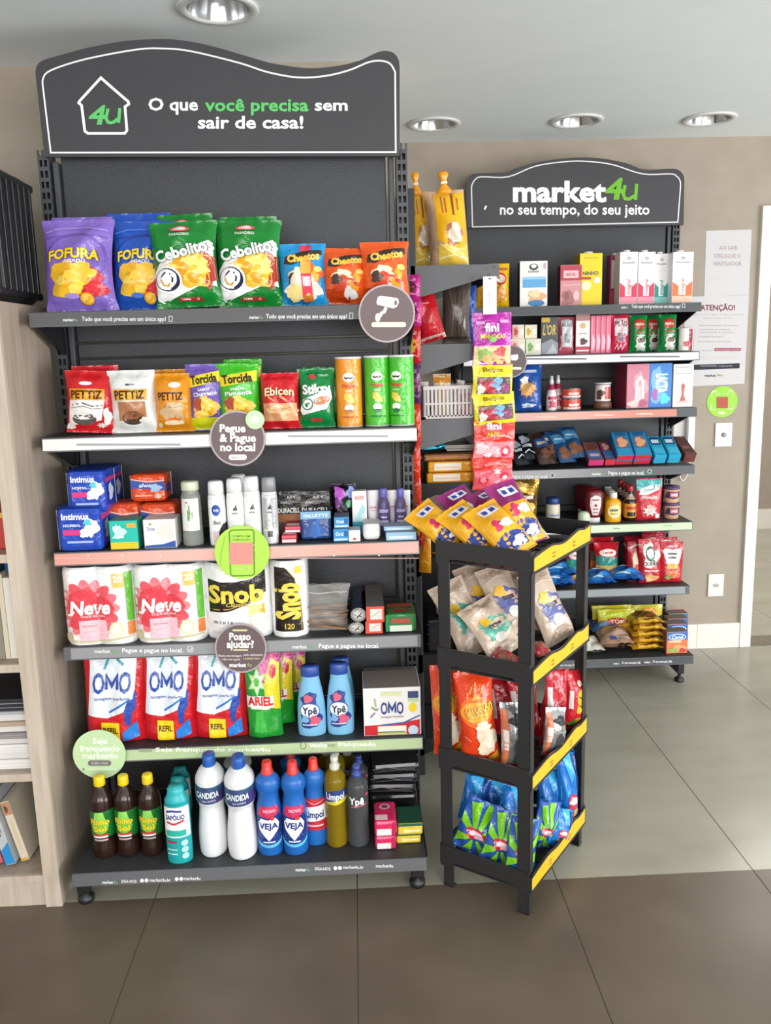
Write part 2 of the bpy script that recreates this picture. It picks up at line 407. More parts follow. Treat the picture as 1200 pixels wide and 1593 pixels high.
shelf(.985, X0, X1, 2.268, 2.556, RK, [(X0 + .002, X1 - .002, 'd39284')], [('R', 84, 868, 652, 869, 'e0b2a6')] + [('E', x, 864, 1.6, 1, 'f7e2da') for x in (137, 190, 250, 450, 520, 590)])
shelf(.715, X0, X1, 2.268, 2.556, RK, [(X0 + .02, X1 - .01, '8d8e90')], mk(147, 182, 1013, 5.5) + [tx('Pegue e pague no local.', 190, 285, 1011.5, 6.5, 'e6e6e6'), ('E', 296, 1010, 5, 5, 'd8d8d8'), ('E', 296, 1010, 4, 4, '8d8e90'), ('L', [(294, 1010), (296, 1012), (299, 1008)], 1, 'e6e6e6')] + mk(455, 487, 1006, 5.5) + [tx('Pegue e pague no local.', 496, 590, 1004.5, 6.5, 'e6e6e6')])
shelf(.405, X0, X1, 2.268, 2.556, RK, [(X0 + .002, X1 - .002, 'b4c79a')], [('R', 216, 1165, 237, 1170, '8f9a80'), tx('Seja franqueado market4u', 242, 420, 1166, 6, 'eff5e2'), ('E', 472, 1160, 5, 6, '77836a'), ('E', 472, 1160, 3.4, 4.4, 'b4c79a'), tx('venha', 482, 509, 1159, 6.5, 'f3f7ea'), tx('ser', 510, 524, 1158.5, 6.5, '8f9a80'), tx('franqueado', 526, 585, 1157.5, 6.5, 'eff5e2')])
TYF = 2.112
shelf(.122, X0 + .018, X1 - .008, TYF, 2.556, RK, [(X0 + .018, X1 - .008, '5a5b5e')], mk(159, 183, 1372.5, 4.6) + [tx('SIGA-NOS:', 189, 213, 1371, 4.4), ('E', 221, 1370, 3, 3, TX), ('E', 228, 1369.6, 3, 3, TX), tx('market4u.br', 233, 266, 1369, 5), ('E', 275, 1367.6, 3, 3, TX), ('E', 282, 1367.2, 3, 3, TX), tx('market4u', 286, 312, 1366.5, 5)] + mk(460, 482, 1353, 4.6) + [tx('SIGA-NOS:', 490, 515, 1351.5, 4.4), ('E', 522, 1350.5, 3, 3, TX), ('E', 529, 1350.3, 3, 3, TX), tx('market4u.br', 534, 566, 1349, 5), tx('market4u', 585, 612, 1347, 5)])
for xx in (-.80, .135):
    b = MB(); b.cbox(xx - .018, xx + .018, 2.15, 2.58, .035, .082, BLK, .004); b.lathe([(.012, .03), (.012, .045)], M('b8b8b8', 'chrome'), 14, cx=xx, cy=2.17); b.lathe([(.019, 0), (.022, .004), (.022, .018), (.010, .024), (.007, .04)], BLK, 16, cx=xx, cy=2.17); b.lathe([(.022, 0), (.022, .02), (.008, .04)], BLK, 16, cx=xx, cy=2.53); b.build('foot', RK)
def curve_pts(P, n=7):
    """Catmull-Rom through an open list of photo points"""
    out = []
    for i in range(len(P) - 1):
        p0 = np.array(P[max(i - 1, 0)], float); p1 = np.array(P[i], float); p2 = np.array(P[i + 1], float); p3 = np.array(P[min(i + 2, len(P) - 1)], float)
        for t in np.linspace(0, 1, n)[:-1]:
            out.append(tuple(.5 * (2 * p1 + (p2 - p0) * t + (2 * p0 - 5 * p1 + 4 * p2 - p3) * t * t + (3 * p1 - p0 - 3 * p2 + p3) * t ** 3)))
    out.append(tuple(P[-1])); return out
def sign(outline, ops, Y, th, parent, label):
    b = MB(); pts = [atY(x, y, Y)[[0, 2]] for x, y in outline]
    b.prism(pts, Y, Y + th, SIGNM)
    pixart(b, ops, (0, Y, 0), (0, -1, 0), kind='matte')
    o = b.build('header_sign', parent); o['label'] = label; return o
top1 = curve_pts([(55, 112), (58, 101), (69, 93), (100, 84), (133, 75), (173, 67), (213, 62), (267, 61), (309, 67), (342, 75), (373, 84), (400, 92), (427, 99), (480, 106), (528, 102), (560, 94), (581, 84), (597, 79), (612, 82), (620, 92), (622, 104)], 5)
in1 = curve_pts([(67, 137), (67, 122), (80, 109), (133, 92), (213, 77), (256, 75.5), (299, 80), (373, 98), (416, 112), (464, 120.5), (507, 118), (544, 109), (573, 97), (592, 94.5), (607, 99), (615, 112)], 5)
sign([(69, 244)] + top1 + [(622, 243)], [('L', in1 + [(616, 236.5), (79, 237.5)], 2.6, W_, True), ('L', [(157, 121), (178, 139.5), (199.5, 158), (200.5, 162), (194.5, 166), (197.5, 203), (194, 207.5), (137, 207.5), (132, 204), (127, 164), (122.5, 160), (124, 157)], 4.2, W_, True),
    ('T', '4', 152, 178.5, 28, GR, dict(b=.05, sh=.15, w=26)), ('L', [(168, 169), (165, 184), (168, 190), (172, 191), (177, 190), (183, 185)], 5, GR), ('L', [(186.5, 168), (184.5, 191)], 5, GR),
    tx('O que', 231, 308, 162, 19, W_, b=.035), tx('você precisa', 319, 480, 163, 19, GR, b=.035), tx('sem', 490, 541, 163, 17.5, W_, b=.035), tx('sair de casa!', 308, 472, 190, 19, W_, b=.035)], 2.50, .012, RK, 'dark wavy sign board with a white outlined house and white and green lettering')
rebase(RK)
# ------------------------------------------------------------------ back rack
RB = thing('shop_rack', 'black metal shop rack at the back wall under the arched market sign, loaded with groceries', 'shelving rack', (.96, 3.75, 0))
A0, A1 = .462, 1.458; YU = 3.893
upright(.440, .472, YU, 2.045, RB, 1); upright(1.448, 1.480, YU, 2.045, RB, -1)
panels(.498, 1.420, 3.905, [.15, .47, .76, 1.05, 1.35, 1.66, 2.03], RB, PANEL)
D0 = '55575a'
shelf(1.664, A0, A1, 3.565, 3.905, RB, [(A0, A1, '4b4c4f')], mk(967, 978, 478, 3.4) + [tx('Tudo que você precisa em um único app!', 983, 1059, 476.5, 5), ('L', [(1062, 472.5), (1066, 472.5), (1066, 478.5), (1062, 478.5)], .7, TX, True)])
shelf(1.464, A0, A1, 3.565, 3.905, RB, [(A0, A1 - .003, 'e4e4e8')], [('R', 820, 557, 913, 559.5, '6a6b70'), ('R', 965, 553.5, 1058, 556, '6a6b70')])
shelf(1.228, A0, A1, 3.565, 3.905, RB, [(A0, 1.37, 'c98473'), (1.37, A1, D0)], [('R', 835, 648, 865, 649.5, 'f0cfc4'), ('R', 925, 645, 955, 646.5, 'f0cfc4'), ('R', 990, 643, 1016, 644.5, 'f0cfc4')])
shelf(.981, A0, A1, 3.565, 3.905, RB, [(A0, A1, D0)], [tx('Pegue e pague no local.', 796, 853, 741, 5.5), ('E', 860, 739.5, 3.4, 3.4, TX), ('E', 860, 739.5, 2.6, 2.6, D0)] + mk(921, 941, 737, 4) + [tx('Pegue e pague no local.', 947, 1003, 735.5, 5.5), ('E', 1011, 733.5, 3.4, 3.4, TX), ('E', 1011, 733.5, 2.6, 2.6, D0)])
shelf(.733, A0, A1, 3.565, 3.905, RB, [(A0, A1 - .002, 'bfd6ae')], [('R', 955, 821, 965, 823, '8fa082'), ('R', 1032, 817, 1046, 819, '9fb092')])
shelf(.443, A0, A1, 3.565, 3.905, RB, [(A0, A1 - .02, '8b9196')], None)
shelf(.141, A0, A1 + .005, 3.50, 3.905, RB, [(A0, A1, '4b4d50')], mk(955, 965, 1032, 3) + [tx('O seu mercado 24h', 968, 997, 1031, 3.6)] + mk(1003, 1014, 1030, 3) + [tx('O seu mercado 24h', 1016, 1046, 1029, 3.6), tx('O seu mercado 24h', 868, 897, 1034.5, 3.6)])
for xx in (.49, 1.425):
    b = MB(); b.cbox(xx - .015, xx + .015, 3.54, 3.93, .04, .10, BLK, .004)
    for yy in (3.56, 3.90): b.lathe([(.02, 0), (.022, .004), (.020, .016), (.008, .022), (.007, .045)], BLK, 16, cx=xx, cy=yy)
    b.build('foot', RB)
top2 = curve_pts([(726, 292), (726.5, 282), (732, 273), (745, 269.5), (787, 268.5), (800, 263), (833, 253), (873, 247), (907, 245), (940, 247), (977, 254.5), (1002, 263.5), (1047, 262.5), (1059, 266.5), (1064.5, 275), (1065, 286)], 5)
in2 = curve_pts([(734, 300), (734.5, 288), (741, 278), (751, 275), (791, 275), (833, 258.5), (880, 251.5), (913, 251), (953, 256), (1000, 270.5), (1043, 270.5), (1053, 274), (1059, 283), (1058.5, 300)], 5)
sign([(727, 354)] + top2 + [(1064, 350)], [('L', in2 + [(1055, 345.5), (735.5, 353)], 1.7, W_, True), tx('market', 799, 943, 297.5, 31, W_, b=.07), tx('4', 943, 970, 293.5, 31, GR2, b=.06, sh=.15), ('L', [(973, 288), (970, 302), (973, 309), (979, 310), (988, 304)], 5, GR2), ('L', [(991, 286), (989, 311)], 5, GR2),
    tx('no seu tempo, do seu jeito', 778, 1011, 325.5, 16, W_, b=.03), ('L', [(754, 326), (757, 320)], 3, W_)], 3.845, .012, RB, 'dark arched sign board with white and green market lettering')
rebase(RB)
# ------------------------------------------------------------------ side rack in the nook between the two
RN = thing('shop_rack', 'dark shop rack seen end-on in the nook between the front rack and the back rack', 'shelving rack', (.3, 3.1, 0))
NY0, NY1 = 2.80, 3.46; NX0, NX1 = .215, .475
NZ = [1.760, 1.512, 1.268, 1.055, .80, .45, .14]
b = MB(); b.cbox(.178, .19, NY0, NY1, .1, 1.98, PANEL, .003); b.build('back_panel', RN)
for yy in (NY0, NY1 - .03):
    b = MB(); b.cbox(.178, .212, yy, yy + .03, 0, 2.0, PWD, .003); b.build('upright', RN)
for i, z in enumerate(NZ):
    b = MB(); b.box(NX0 - .02, NX1, NY0 + .004, NY1 - .004, z - .012, z - .001, PWD)
    b.box(NX1 - .008, NX1, NY0 + .004, NY1 - .004, z - .04, z - .012, PWD); s = b.build('shelf', RN)
    lg = M('5c5c5f', 'powder') if i < 3 else BLK  # upper brackets paler as if window-lit, lower ones black as if shaded
    for yy in (NY0, NY1 - .006):
        b = MB(); zz = z + .004
        b.prism([(NX0 - .02, zz), (NX1 + .004, zz), (NX1 + .006, zz - .01), (NX1 + .004, zz - .042), (NX1 - .06, zz - .046), (NX1 - .10, zz - .058), (NX0 + .02, zz - .095), (NX0 - .02, zz - .102)] if i < 3 else [(NX0 - .02, zz), (NX1 + .004, zz), (NX1 + .004, zz - .03), (NX0 + .05, zz - .04), (NX0 - .02, zz - .07)], yy, yy + .004, lg)
        for (hx, hz, hr) in ((NX1 - .028, zz - .035, .006), (NX1 - .038, zz - .014, .003), (NX1 - .012, zz - .01, .005)) if i < 3 and yy == NY0 else ():
            V, F = shape(('E', hx, hz, hr, hr), 1, 1); b.add([(x, yy - .0006, z_) for x, z_ in V], F, BLK)
        b.build('bracket', s)
rebase(RN)
# ================================================================== bookcase at the left
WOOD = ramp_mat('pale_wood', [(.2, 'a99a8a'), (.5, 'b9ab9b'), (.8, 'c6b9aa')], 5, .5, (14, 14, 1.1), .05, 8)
WOODS = ramp_mat('shaded_pale_wood', [(.2, '958679'), (.5, 'a69788'), (.8, 'b1a393')], 5, .5, (14, 14, 1.1), .05, 8)  # darker copy of the pale wood, shade of side and inside put in colour
BC = thing('bookcase', 'pale wooden bookcase cut off by the left edge of the photo, crate on top', 'bookcase', (-1.2, 2.3, 0))
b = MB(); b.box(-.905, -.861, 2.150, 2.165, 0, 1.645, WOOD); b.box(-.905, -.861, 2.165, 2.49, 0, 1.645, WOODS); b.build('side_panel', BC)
b = MB(); b.cbox(-1.84, -1.80, 2.15, 2.49, 0, 1.645, WOOD, .001); b.build('side_panel', BC)
b = MB(); b.cbox(-1.80, -.905, 2.15, 2.49, 1.61, 1.645, WOOD, .001); b.build('top_board', BC)
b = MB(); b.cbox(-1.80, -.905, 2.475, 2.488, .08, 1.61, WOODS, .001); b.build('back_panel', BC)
BZ = [1.325, 1.010, .712, .400, .095]
for z in BZ:
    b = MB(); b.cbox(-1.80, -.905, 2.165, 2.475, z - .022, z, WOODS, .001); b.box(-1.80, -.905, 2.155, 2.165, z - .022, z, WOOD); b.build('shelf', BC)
b = MB(); b.cbox(-1.80, -.905, 2.16, 2.175, 0, .073, WOOD, .001); b.build('plinth', BC)
rebase(BC)
# ================================================================== product builders: each returns (parts, w, h, t); parts = [(name, mesh, label)]
def bag(w, h, t, base, ops, style='pillow', seed=1, crum=1., back=None, kind='film', seal=.05, nu=17, nv=21, ah=.017, ears=.09):
    rg = random.Random(seed)
    waves = [(rg.uniform(-7, 7), rg.uniform(-8, 8), rg.uniform(0, 6.28)) for _ in range(6)]
    fp = rg.uniform(0, 6.28)
    if w < .06: ah = 9
    def surf(x, y, side, off=0):
        fx = np.clip(np.asarray(x, float) / w, 0, 1); v = np.clip(np.asarray(y, float) / h, 0, 1); u = fx * 2 - 1
        if style == 'pillow':
            vv = np.clip((v - seal) / (1 - 2 * seal), 0, 1)
            prof = np.sin(PI * vv) ** .5 * (1.08 - .2 * vv)
            hw = w / 2 * (1 - ears * np.clip(prof, 0, 1))
        else:
            vv = np.clip(v / (1 - seal), 0, 1)
            prof = (1 - vv) ** .8 * .92 + .08 * np.sin(PI * vv); prof = prof * np.minimum(1, (.25 + v / .06) ** .5)
            hw = w / 2 * (1 - .05 * prof)
        cs = np.clip(1 - np.abs(u) ** 2.6, 0, 1) ** .62
        wr = sum(np.sin(a * u + b_ * v * 2 + ph) for a, b_, ph in waves) * .0019 * crum * (w / .12)
        fold = np.sin(u * 15 + fp) * (np.exp(-np.clip(v - seal, 0, 1) / .07) + np.exp(-np.clip(1 - seal - v, 0, 1) / .07)) * .0026 * crum * (w / .12)
        if style != 'pillow': fold = np.sin(u * 13 + fp) * np.exp(-np.clip(1 - seal - v, 0, 1) / .1) * .0014 * crum
        d = t / 2 * prof * cs + (wr + fold) * cs
        d = np.maximum(d, .0004)
        sway = .004 * crum * np.sin(4 * v + fp) * (w / .12)
        X = u * hw + sway * .5; Z = v * h
        Y = side * (d + off) + sway * .35
        return np.stack([X, Y, Z], 1)
    mb = MB()
    uu = np.linspace(0, 1, nu); vq = np.linspace(0, 1, nv)
    U, V = np.meshgrid(uu, vq); F = [(j * nu + i, j * nu + i + 1, (j + 1) * nu + i + 1, (j + 1) * nu + i) for j in range(nv - 1) for i in range(nu - 1)]
    mb.add(surf(U.ravel() * w, V.ravel() * h, -1), F, M(base, kind), True)
    mb.add(surf(U.ravel() * w, V.ravel() * h, 1), [f[::-1] for f in F], M(back or base, kind), True)
    if style != 'pillow':
        bt = surf(uu * w, uu * 0, -1); bb = surf(uu * w, uu * 0, 1); n = nu
        mb.add(np.concatenate([bt, bb]), [(i, i + n, i + n + 1, i + 1) for i in range(n - 1)], M(back or base, kind))
    else:
        for vv in (0, 1):
            pass
    art(mb, ops, w, h, lambda x, y, off: surf(x, y, -1, off), h=ah, kind='ink', off0=.0013)
    return [('bag', mb.mesh('bag'), None)], w, h, t
def box(w, h, d, base, ops, right=None, top=None, left=None, topc=None, kind='card', bev=.0015, sidec=None):
    mb = MB(); mb.cbox(-w / 2, w / 2, -d / 2, d / 2, 0, h, M(base, kind), bev, 2)
    art(mb, ops, w, h, plane_fn((-w / 2, -d / 2, 0), (1, 0, 0), (0, 0, 1)), kind='card', off0=.0004)
    sr = list(right or []); tp = list(top or [])
    if sidec: sr = [('R', .01, .01, .99, .99, sidec)] + sr
    if topc: tp = [('R', .01, .01, .99, .99, topc)] + tp
    art(mb, sr, d, h, plane_fn((w / 2, -d / 2, 0), (0, 1, 0), (0, 0, 1)), kind='card', off0=.0004)
    art(mb, (left or sr), d, h, plane_fn((-w / 2, d / 2, 0), (0, -1, 0), (0, 0, 1)), kind='card', off0=.0004)
    art(mb, tp, w, d, plane_fn((-w / 2, -d / 2, h), (1, 0, 0), (0, 1, 0)), kind='card', off0=.0004)
    return [('box', mb.mesh('box'), None)], w, h, d
def rprof(prof):
    zs = [p[0] for p in prof]; rs = [p[1] for p in prof]
    return lambda z: np.interp(z, zs, rs)
def smooth_prof(prof, n=4):
    P = curve_pts(prof, n); k = n - 1; out_ = []
    for i, (z, r) in enumerate(P):
        a = prof[min(i // k, len(prof) - 1)]; b_ = prof[min(i // k + 1, len(prof) - 1)]
        out_.append((max(0, r), min(max(z, a[0]), b_[0])))
    return out_
def bottle(w, h, prof, body, cap=None, labels=(), sy=1., bkind='plastic', n=26, liquid=None, soft=True):
    """prof [(z fraction, radius fraction of w/2)]; cap (z0, z1, radius fraction, colour, kind, extra profile); labels [(z0, z1, angle span, base colour, ops)]"""
    pts = smooth_prof(prof) if soft else [(r, z) for z, r in prof]
    P = [(r * w / 2, z * h) for r, z in pts]
    rf = rprof([(z, r) for r, z in P])
    parts = []
    mb = MB(); mb.lathe(P, M(body, bkind), n, 1, sy); parts.append(('bottle_body', mb.mesh('bottle_body'), None))
    if cap:
        mb = MB(); z0, z1, rr, c = cap[:4]; ck = cap[4] if len(cap) > 4 else 'plastic'
        cp = cap[5] if len(cap) > 5 else [(0, 1), (.06, 1.04), (.8, 1.0), (.95, .92), (1, .75)]
        mb.lathe([(q * rr * w / 2, (z0 + (z1 - z0) * zz) * h) for zz, q in cp], M(c, ck), n, 1, sy if rr > .6 else 1)
        parts.append(('cap', mb.mesh('cap'), None))
    for (z0, z1, span, base, ops) in labels:
        mb = MB(); H = (z1 - z0) * h; rm = rf((z0 + z1) / 2 * h); W = span * rm
        def fn(x, y, off, z0=z0, rm=rm, W=W):
            a = (np.asarray(x) - W / 2) / rm; z = z0 * h + np.asarray(y); r = rf(z) + .0005 + off
            return np.stack([r * np.sin(a), -(r * sy if sy == 1 else (rf(z) * sy + .0005 + off)) * np.cos(a), z], 1)
        if base:
            nu, nv = max(15, int(span * 10)), 8; U, V = np.meshgrid(np.linspace(0, W, nu), np.linspace(0, H, nv))
            F = [(j * nu + i, j * nu + i + 1, (j + 1) * nu + i + 1, (j + 1) * nu + i) for j in range(nv - 1) for i in range(nu - 1)]
            mb.add(fn(U.ravel(), V.ravel(), 0), F, M(base, 'ink'), True)
        art(mb, ops, W, H, fn, h=max(.006, w * .16), off0=.0004)
        parts.append(('label', mb.mesh('label'), None))
    return parts, w, h, w * sy
KINDS = {}
def inst(kind, name, label, cat, mat, group=None, scale=None):
    parts, w, h, t = kind
    if len(parts) == 1:
        o = link(name, parts[0][1]); tag(o, label, cat, group)
    else:
        o = D.objects.new(name, None); COL.objects.link(o); o.empty_display_size = .02; tag(o, label, cat, group)
        for pn, me, lb in parts:
            c = link(pn, me, o)
            if lb: c['label'] = lb
    if scale: mat = mat @ Matrix.Diagonal((*scale, 1))
    o.matrix_world = mat
    return o
def get(key, w, h):
    if key not in KINDS: KINDS[key] = MAKE[key](w, h)
    return KINDS[key]
def put(key, name, label, cat, px, Z, Yf, group=None, lean=0, rz=0, roll=0, ybase=None, dz=0, sc=True):
    """px: photo box (x0, ytop, x1, ybottom); the thing stands on height Z with its front at distance Yf"""
    x0, y0, x1, y1 = px; ym = (y0 + y1) / 2; xm = (x0 + x1) / 2
    if Yf is not None: X = atY(xm, y1 - (y1 - y0) * .25, Yf)[0]; w = atY(x1, ym, Yf)[0] - atY(x0, ym, Yf)[0]; h = atY(xm, y0, Yf)[2] - Z
    if Yf is None: Yf = min(2.44, max(TYF + .02, atZ(xm, y1, Z)[1])); X = atY(xm, y1 - (y1 - y0) * .25, Yf)[0]; w = atY(x1, ym, Yf)[0] - atY(x0, ym, Yf)[0]; h = atY(xm, y0, Yf)[2] - Z
    k = get(key, w, h); s = None
    dz += abs(math.sin(roll)) * w / 2 + (abs(math.sin(lean)) * k[3] / 2 if k[0][0][0] != 'bag' else abs(math.sin(lean)) * .02)
    if sc:
        a, c = w / k[1], h / k[2]
        s = (a, (a + c) / 2, c) if max(abs(a - 1), abs(c - 1)) > .03 else None
    mt = Matrix.Translation((X, Yf + k[3] / 2, Z + dz)) @ Matrix.Rotation(rz, 4, 'Z') @ Matrix.Rotation(roll, 4, 'Y') @ Matrix.Rotation(-lean, 4, 'X')
    return inst(k, name, label, cat, mt, group, s)
def pose(key, name, label, cat, pb, Yb, pt, Yt, wpx, hint, group=None, sc=True, flipx=False):
    """a thing whose base centre is seen at photo point pb (distance Yb) and whose top centre is at pt (distance Yt); hint: roughly where its front looks"""
    B = atY(*pb, Yb); T = atY(*pt, Yt)
    for fz in (.955, .66, .37, .075):               # rest on the tray below, never sunk into it
        if fz + .03 > B[2] > fz - .12: B[2] = max(B[2], fz + .012); break
    up = T - B; h = np.linalg.norm(up); up /= h
    w = wpx * ((Yb + Yt) / 2 + .05) / FPX
    k = get(key, w, h)
    n = np.array(hint, float); n -= up * (n @ up); n /= np.linalg.norm(n)
    yl = -n; xl = np.cross(yl, up)
    mt = Matrix(((xl[0], yl[0], up[0], B[0]), (xl[1], yl[1], up[1], B[1]), (xl[2], yl[2], up[2], B[2]), (0, 0, 0, 1)))
    a, c = w / k[1], h / k[2]
    s = (a, (a + c) / 2, c) if sc and max(abs(a - 1), abs(c - 1)) > .03 else None
    return inst(k, name, label, cat, mt, group, s)
MAKE = {}
WH = 'ededec'; BK = '1c1a1b'; YE = 'f2c51c'; RD = 'c4161c'
def T(s, cx, cy, h, c, **k): return ('T', s, cx, cy, h, c, k)
def out(s, cx, cy, h, c, oc, w, **k):
    """lettering with a darker outline"""
    b = k.pop('b', .03)
    return [T(s, cx, cy, h, oc, w=w * 1.02, b=b + .05, **k), T(s, cx, cy, h, c, w=w, b=b, **k)]
def snacks(cx, cy, rx, ry, c1, c2, n=9, seed=3):
    rg = random.Random(seed); o = [('B', cx, cy, rx, ry, c1, seed)]
    for i in range(n):
        a = rg.uniform(0, 6.28); q = rg.uniform(.2, .75)
        o.append(('B', cx + rx * q * math.cos(a), cy + ry * q * math.sin(a), rx * .3, ry * .26, (c2, 'e2a51f', 'f6d45c')[i % 3] if isinstance(c2, str) else c2[i % len(c2)], seed * 7 + i))
    return o
# ------------------------------------------------------------------ front rack, first shelf
def fofura(base, dark, light):
    return lambda w, h: bag(w, h, .072, base, [('E', .5, .55, .46, .3, dark), ('E', .5, .55, .42, .27, base), ('L', [(.06, .86), (.3, .9), (.6, .91), (.94, .87)], .025, light), ('L', [(.05, .8), (.5, .83), (.95, .8)], .02, dark)]
        + [('B', .64, .3, .3, .16, 'c5202a', 5), ('S', .72, .3, .22, .14, 'd9303a', 8, .6)] + snacks(.38, .34, .29, .19, 'e9b62a', 'f3cf4a', 9, 4) + [('B', .60, .42, .2, .1, 'ecbd34', 9)]
        + [('E', .62, .13, .1, .068, 'e8a51d'), ('E', .62, .13, .075, .05, 'f4d060'), ('E', .42, .16, .1, .03, light)]
        + out('FOFURA', .48, .62, .105, 'f2d21e', '4a2f22', .74, arc=.03, b=.06) + [T('ASSADO', .5, .535, .032, 'e8e4f4', w=.32)], seed=3, crum=1.1)
MAKE['fofura_p'] = fofura('7f66bd', '6a50a8', 'a08ad6'); MAKE['fofura_b'] = fofura('2452b4', '1b3d93', '4f7ad0')
MAKE['cebol'] = lambda w, h: bag(w, h, .072, '137a2c', [('P', [(.0, .42), (.12, .52), (.9, .76), (.97, .72), (.97, .22), (.8, .26), (.1, .06), (.0, .1)], WH), ('B', .88, .42, .16, .2, 'a8352a', 3)] + snacks(.6, .42, .34, .2, 'e5b52f', ('f0cf58', 'd99e22', 'f6dd7a'), 14, 6)
    + [('E', .22, .32, .235, .155, WH), ('E', .22, .32, .2, .13, '2a2a44'), ('E', .22, .32, .175, .112, WH), ('L', [(.14, .36), (.2, .4), (.28, .385), (.31, .34), (.29, .29)], .028, '2a2a44'), ('L', [(.12, .32), (.16, .26), (.22, .25), (.25, .28)], .03, 'c89a3a')]
    + [('E', .46, .9, .15, .032, 'd04a55'), ('E', .46, .9, .13, .02, 'efc7cb'), T('PARADISO', .46, .835, .03, 'cfe3cf', w=.3), ('R', .35, .065, .72, .11, '9c2a2a'), T('TAMANHO', .53, .087, .022, 'f0d8d0', w=.28)]
    + out('Cebolitos', .52, .645, .13, WH, '0d5c20', .93, rot=.24, b=.06), seed=8, crum=1.1, back='116b27')
def cheet(base, dk, extra):
    return lambda w, h: bag(w, h, .065, base, [('B', .35, .15, .34, .15, dk, 2), ('B', .7, .5, .25, .17, 'dd6a33', 4), ('B', .45, .5, .24, .1, 'e8ddbb', 5), ('B', .5, .36, .3, .13, 'c9442f', 8), ('B', .62, .22, .14, .17, 'd6d2cf', 12), ('B', .3, .42, .13, .09, '4c3128', 7)]
        + [('L', [(.72, .52), (.82, .46), (.78, .38)], .1, 'f0a62b'), ('L', [(.6, .4), (.68, .3), (.8, .26)], .09, 'eb9a24'), ('E', .85, .57, .09, .05, 'f3cf72')] + extra
        + [('P', [(.1, .66), (.14, .78), (.5, .86), (.93, .88), (.96, .79), (.6, .74), (.3, .64)], '33261d'), ] + out('Cheetos', .54, .765, .115, 'f0b92b', 'f6d9a0', .68, rot=.1, b=.06), seed=5, back=base)
MAKE['cheet_o'] = cheet('e0561b', 'b53b12', [])
MAKE['cheet_b'] = cheet('1f8fca', '1570a8', [('B', .5, .3, .38, .2, 'e6dcc8', 11), ('B', .4, .2, .3, .12, 'f0d98c', 13), ('R', .47, .08, .7, .97, 'e4405a'), ('R', .47, .5, .7, .7, 'eeb04a'), ('R', .5, .3, .67, .45, 'f2b9be'), ('R', .49, .06, .69, .16, 'c97a2a'), ('R', .5, .72, .67, .78, 'f2a0aa')])
Z1, Z2, Z3, Z4, Z5, Z6 = 1.6215, 1.2975, .9855, .7155, .4055, .1225
BG = 'snack bag'
put('fofura_p', 'snack_bag', 'purple crisp bag half hidden behind the front purple bag on the top shelf', BG, (80, 334, 176, 481), Z1, 2.40, lean=.03)
put('fofura_p', 'snack_bag', 'purple crisp bag with big yellow lettering, front left end of the top shelf', BG, (63, 338, 178, 483), Z1, 2.305, lean=.05)
put('fofura_b', 'snack_bag', 'taller blue crisp bag with a white hanging patch, behind the front blue bag', BG, (167, 328, 267, 481), Z1, 2.435, lean=.02)
put('fofura_b', 'snack_bag', 'blue crisp bag with yellow lettering between the purple and green bags', BG, (171, 341, 270, 481), Z1, 2.335, lean=.05, roll=.01)
put('cebol', 'snack_bag', 'green crisp bag behind the left of the two big green bags, only its top showing', BG, (250, 331, 338, 480), Z1, 2.43, lean=.02, roll=-.03)
put('cebol', 'snack_bag', 'left of the two big green crisp bags, beside the blue bag', BG, (237, 343, 345, 482), Z1, 2.285, lean=.05, roll=-.035)
put('cebol', 'snack_bag', 'green crisp bag behind the right of the two big green bags', BG, (343, 334, 434, 480), Z1, 2.43, lean=.02)
put('cebol', 'snack_bag', 'right of the two big green crisp bags, beside the light blue bag', BG, (335, 340, 440, 481), Z1, 2.305, lean=.05, roll=.01)
put('cheet_b', 'snack_bag', 'light blue snack bag with a pink and orange sticker strip down its front', BG, (434, 377, 510, 480), Z1, 2.31, lean=.06)
put('cheet_b', 'snack_bag', 'dark snack bag mostly hidden behind the orange bag on the top shelf', BG, (480, 392, 530, 478), Z1, 2.40, lean=.02)
put('cheet_o', 'snack_bag', 'tilted orange snack bag between the light blue and the upright orange bag', BG, (500, 386, 573, 479), Z1, 2.315, lean=.05, roll=.04)
put('cheet_o', 'snack_bag', 'upright orange snack bag behind the round camera sign', BG, (563, 374, 640, 478), Z1, 2.30, lean=.05)
# second shelf
def pettiz(base, panel, txc, extra):
    return lambda w, h: bag(w, h, .07, base, extra + [('R', .12, .52, .86, .70, panel)] + [T('PETTIZ', .48, .61, .13, txc, w=.66, b=.06)], seed=12, ears=.05, crum=.9)
MAKE['pet_r'] = pettiz('c41f26', 'dc9a1e', '4c1f18', [('E', .46, .79, .14, .03, WH), ('P', [(.1, .52), (.5, .56), (.85, .52), (.75, .2), (.06, .1)], 'e8e4e0'), ('L', [(.15, .44), (.4, .47), (.6, .42), (.8, .44)], .035, '5c5a58'), ('L', [(.12, .39), (.4, .42), (.6, .38), (.78, .39)], .02, '8c8a88'), ('E', .4, .22, .25, .1, '55504e'), ('E', .4, .27, .25, .06, 'dedad4'), ('B', .88, .26, .08, .14, 'e6ded6', 4), ('S', .75, .12, .12, .05, 'e4d9d0', 7), ('B', .1, .1, .1, .05, 'e4d9d0', 9)])
MAKE['pet_w'] = pettiz('dcdcda', 'dfa333', '3d2a1c', [('R', .2, .2, .8, .5, 'a8724c'), ('E', .5, .24, .22, .11, '4a3a30'), ('B', .5, .28, .2, .06, '8a5836', 4), ('E', .45, .77, .05, .015, '444444'), T('ELMA', .56, .77, .022, '666666'), ('B', .74, .2, .1, .05, 'e7e2da', 5)])
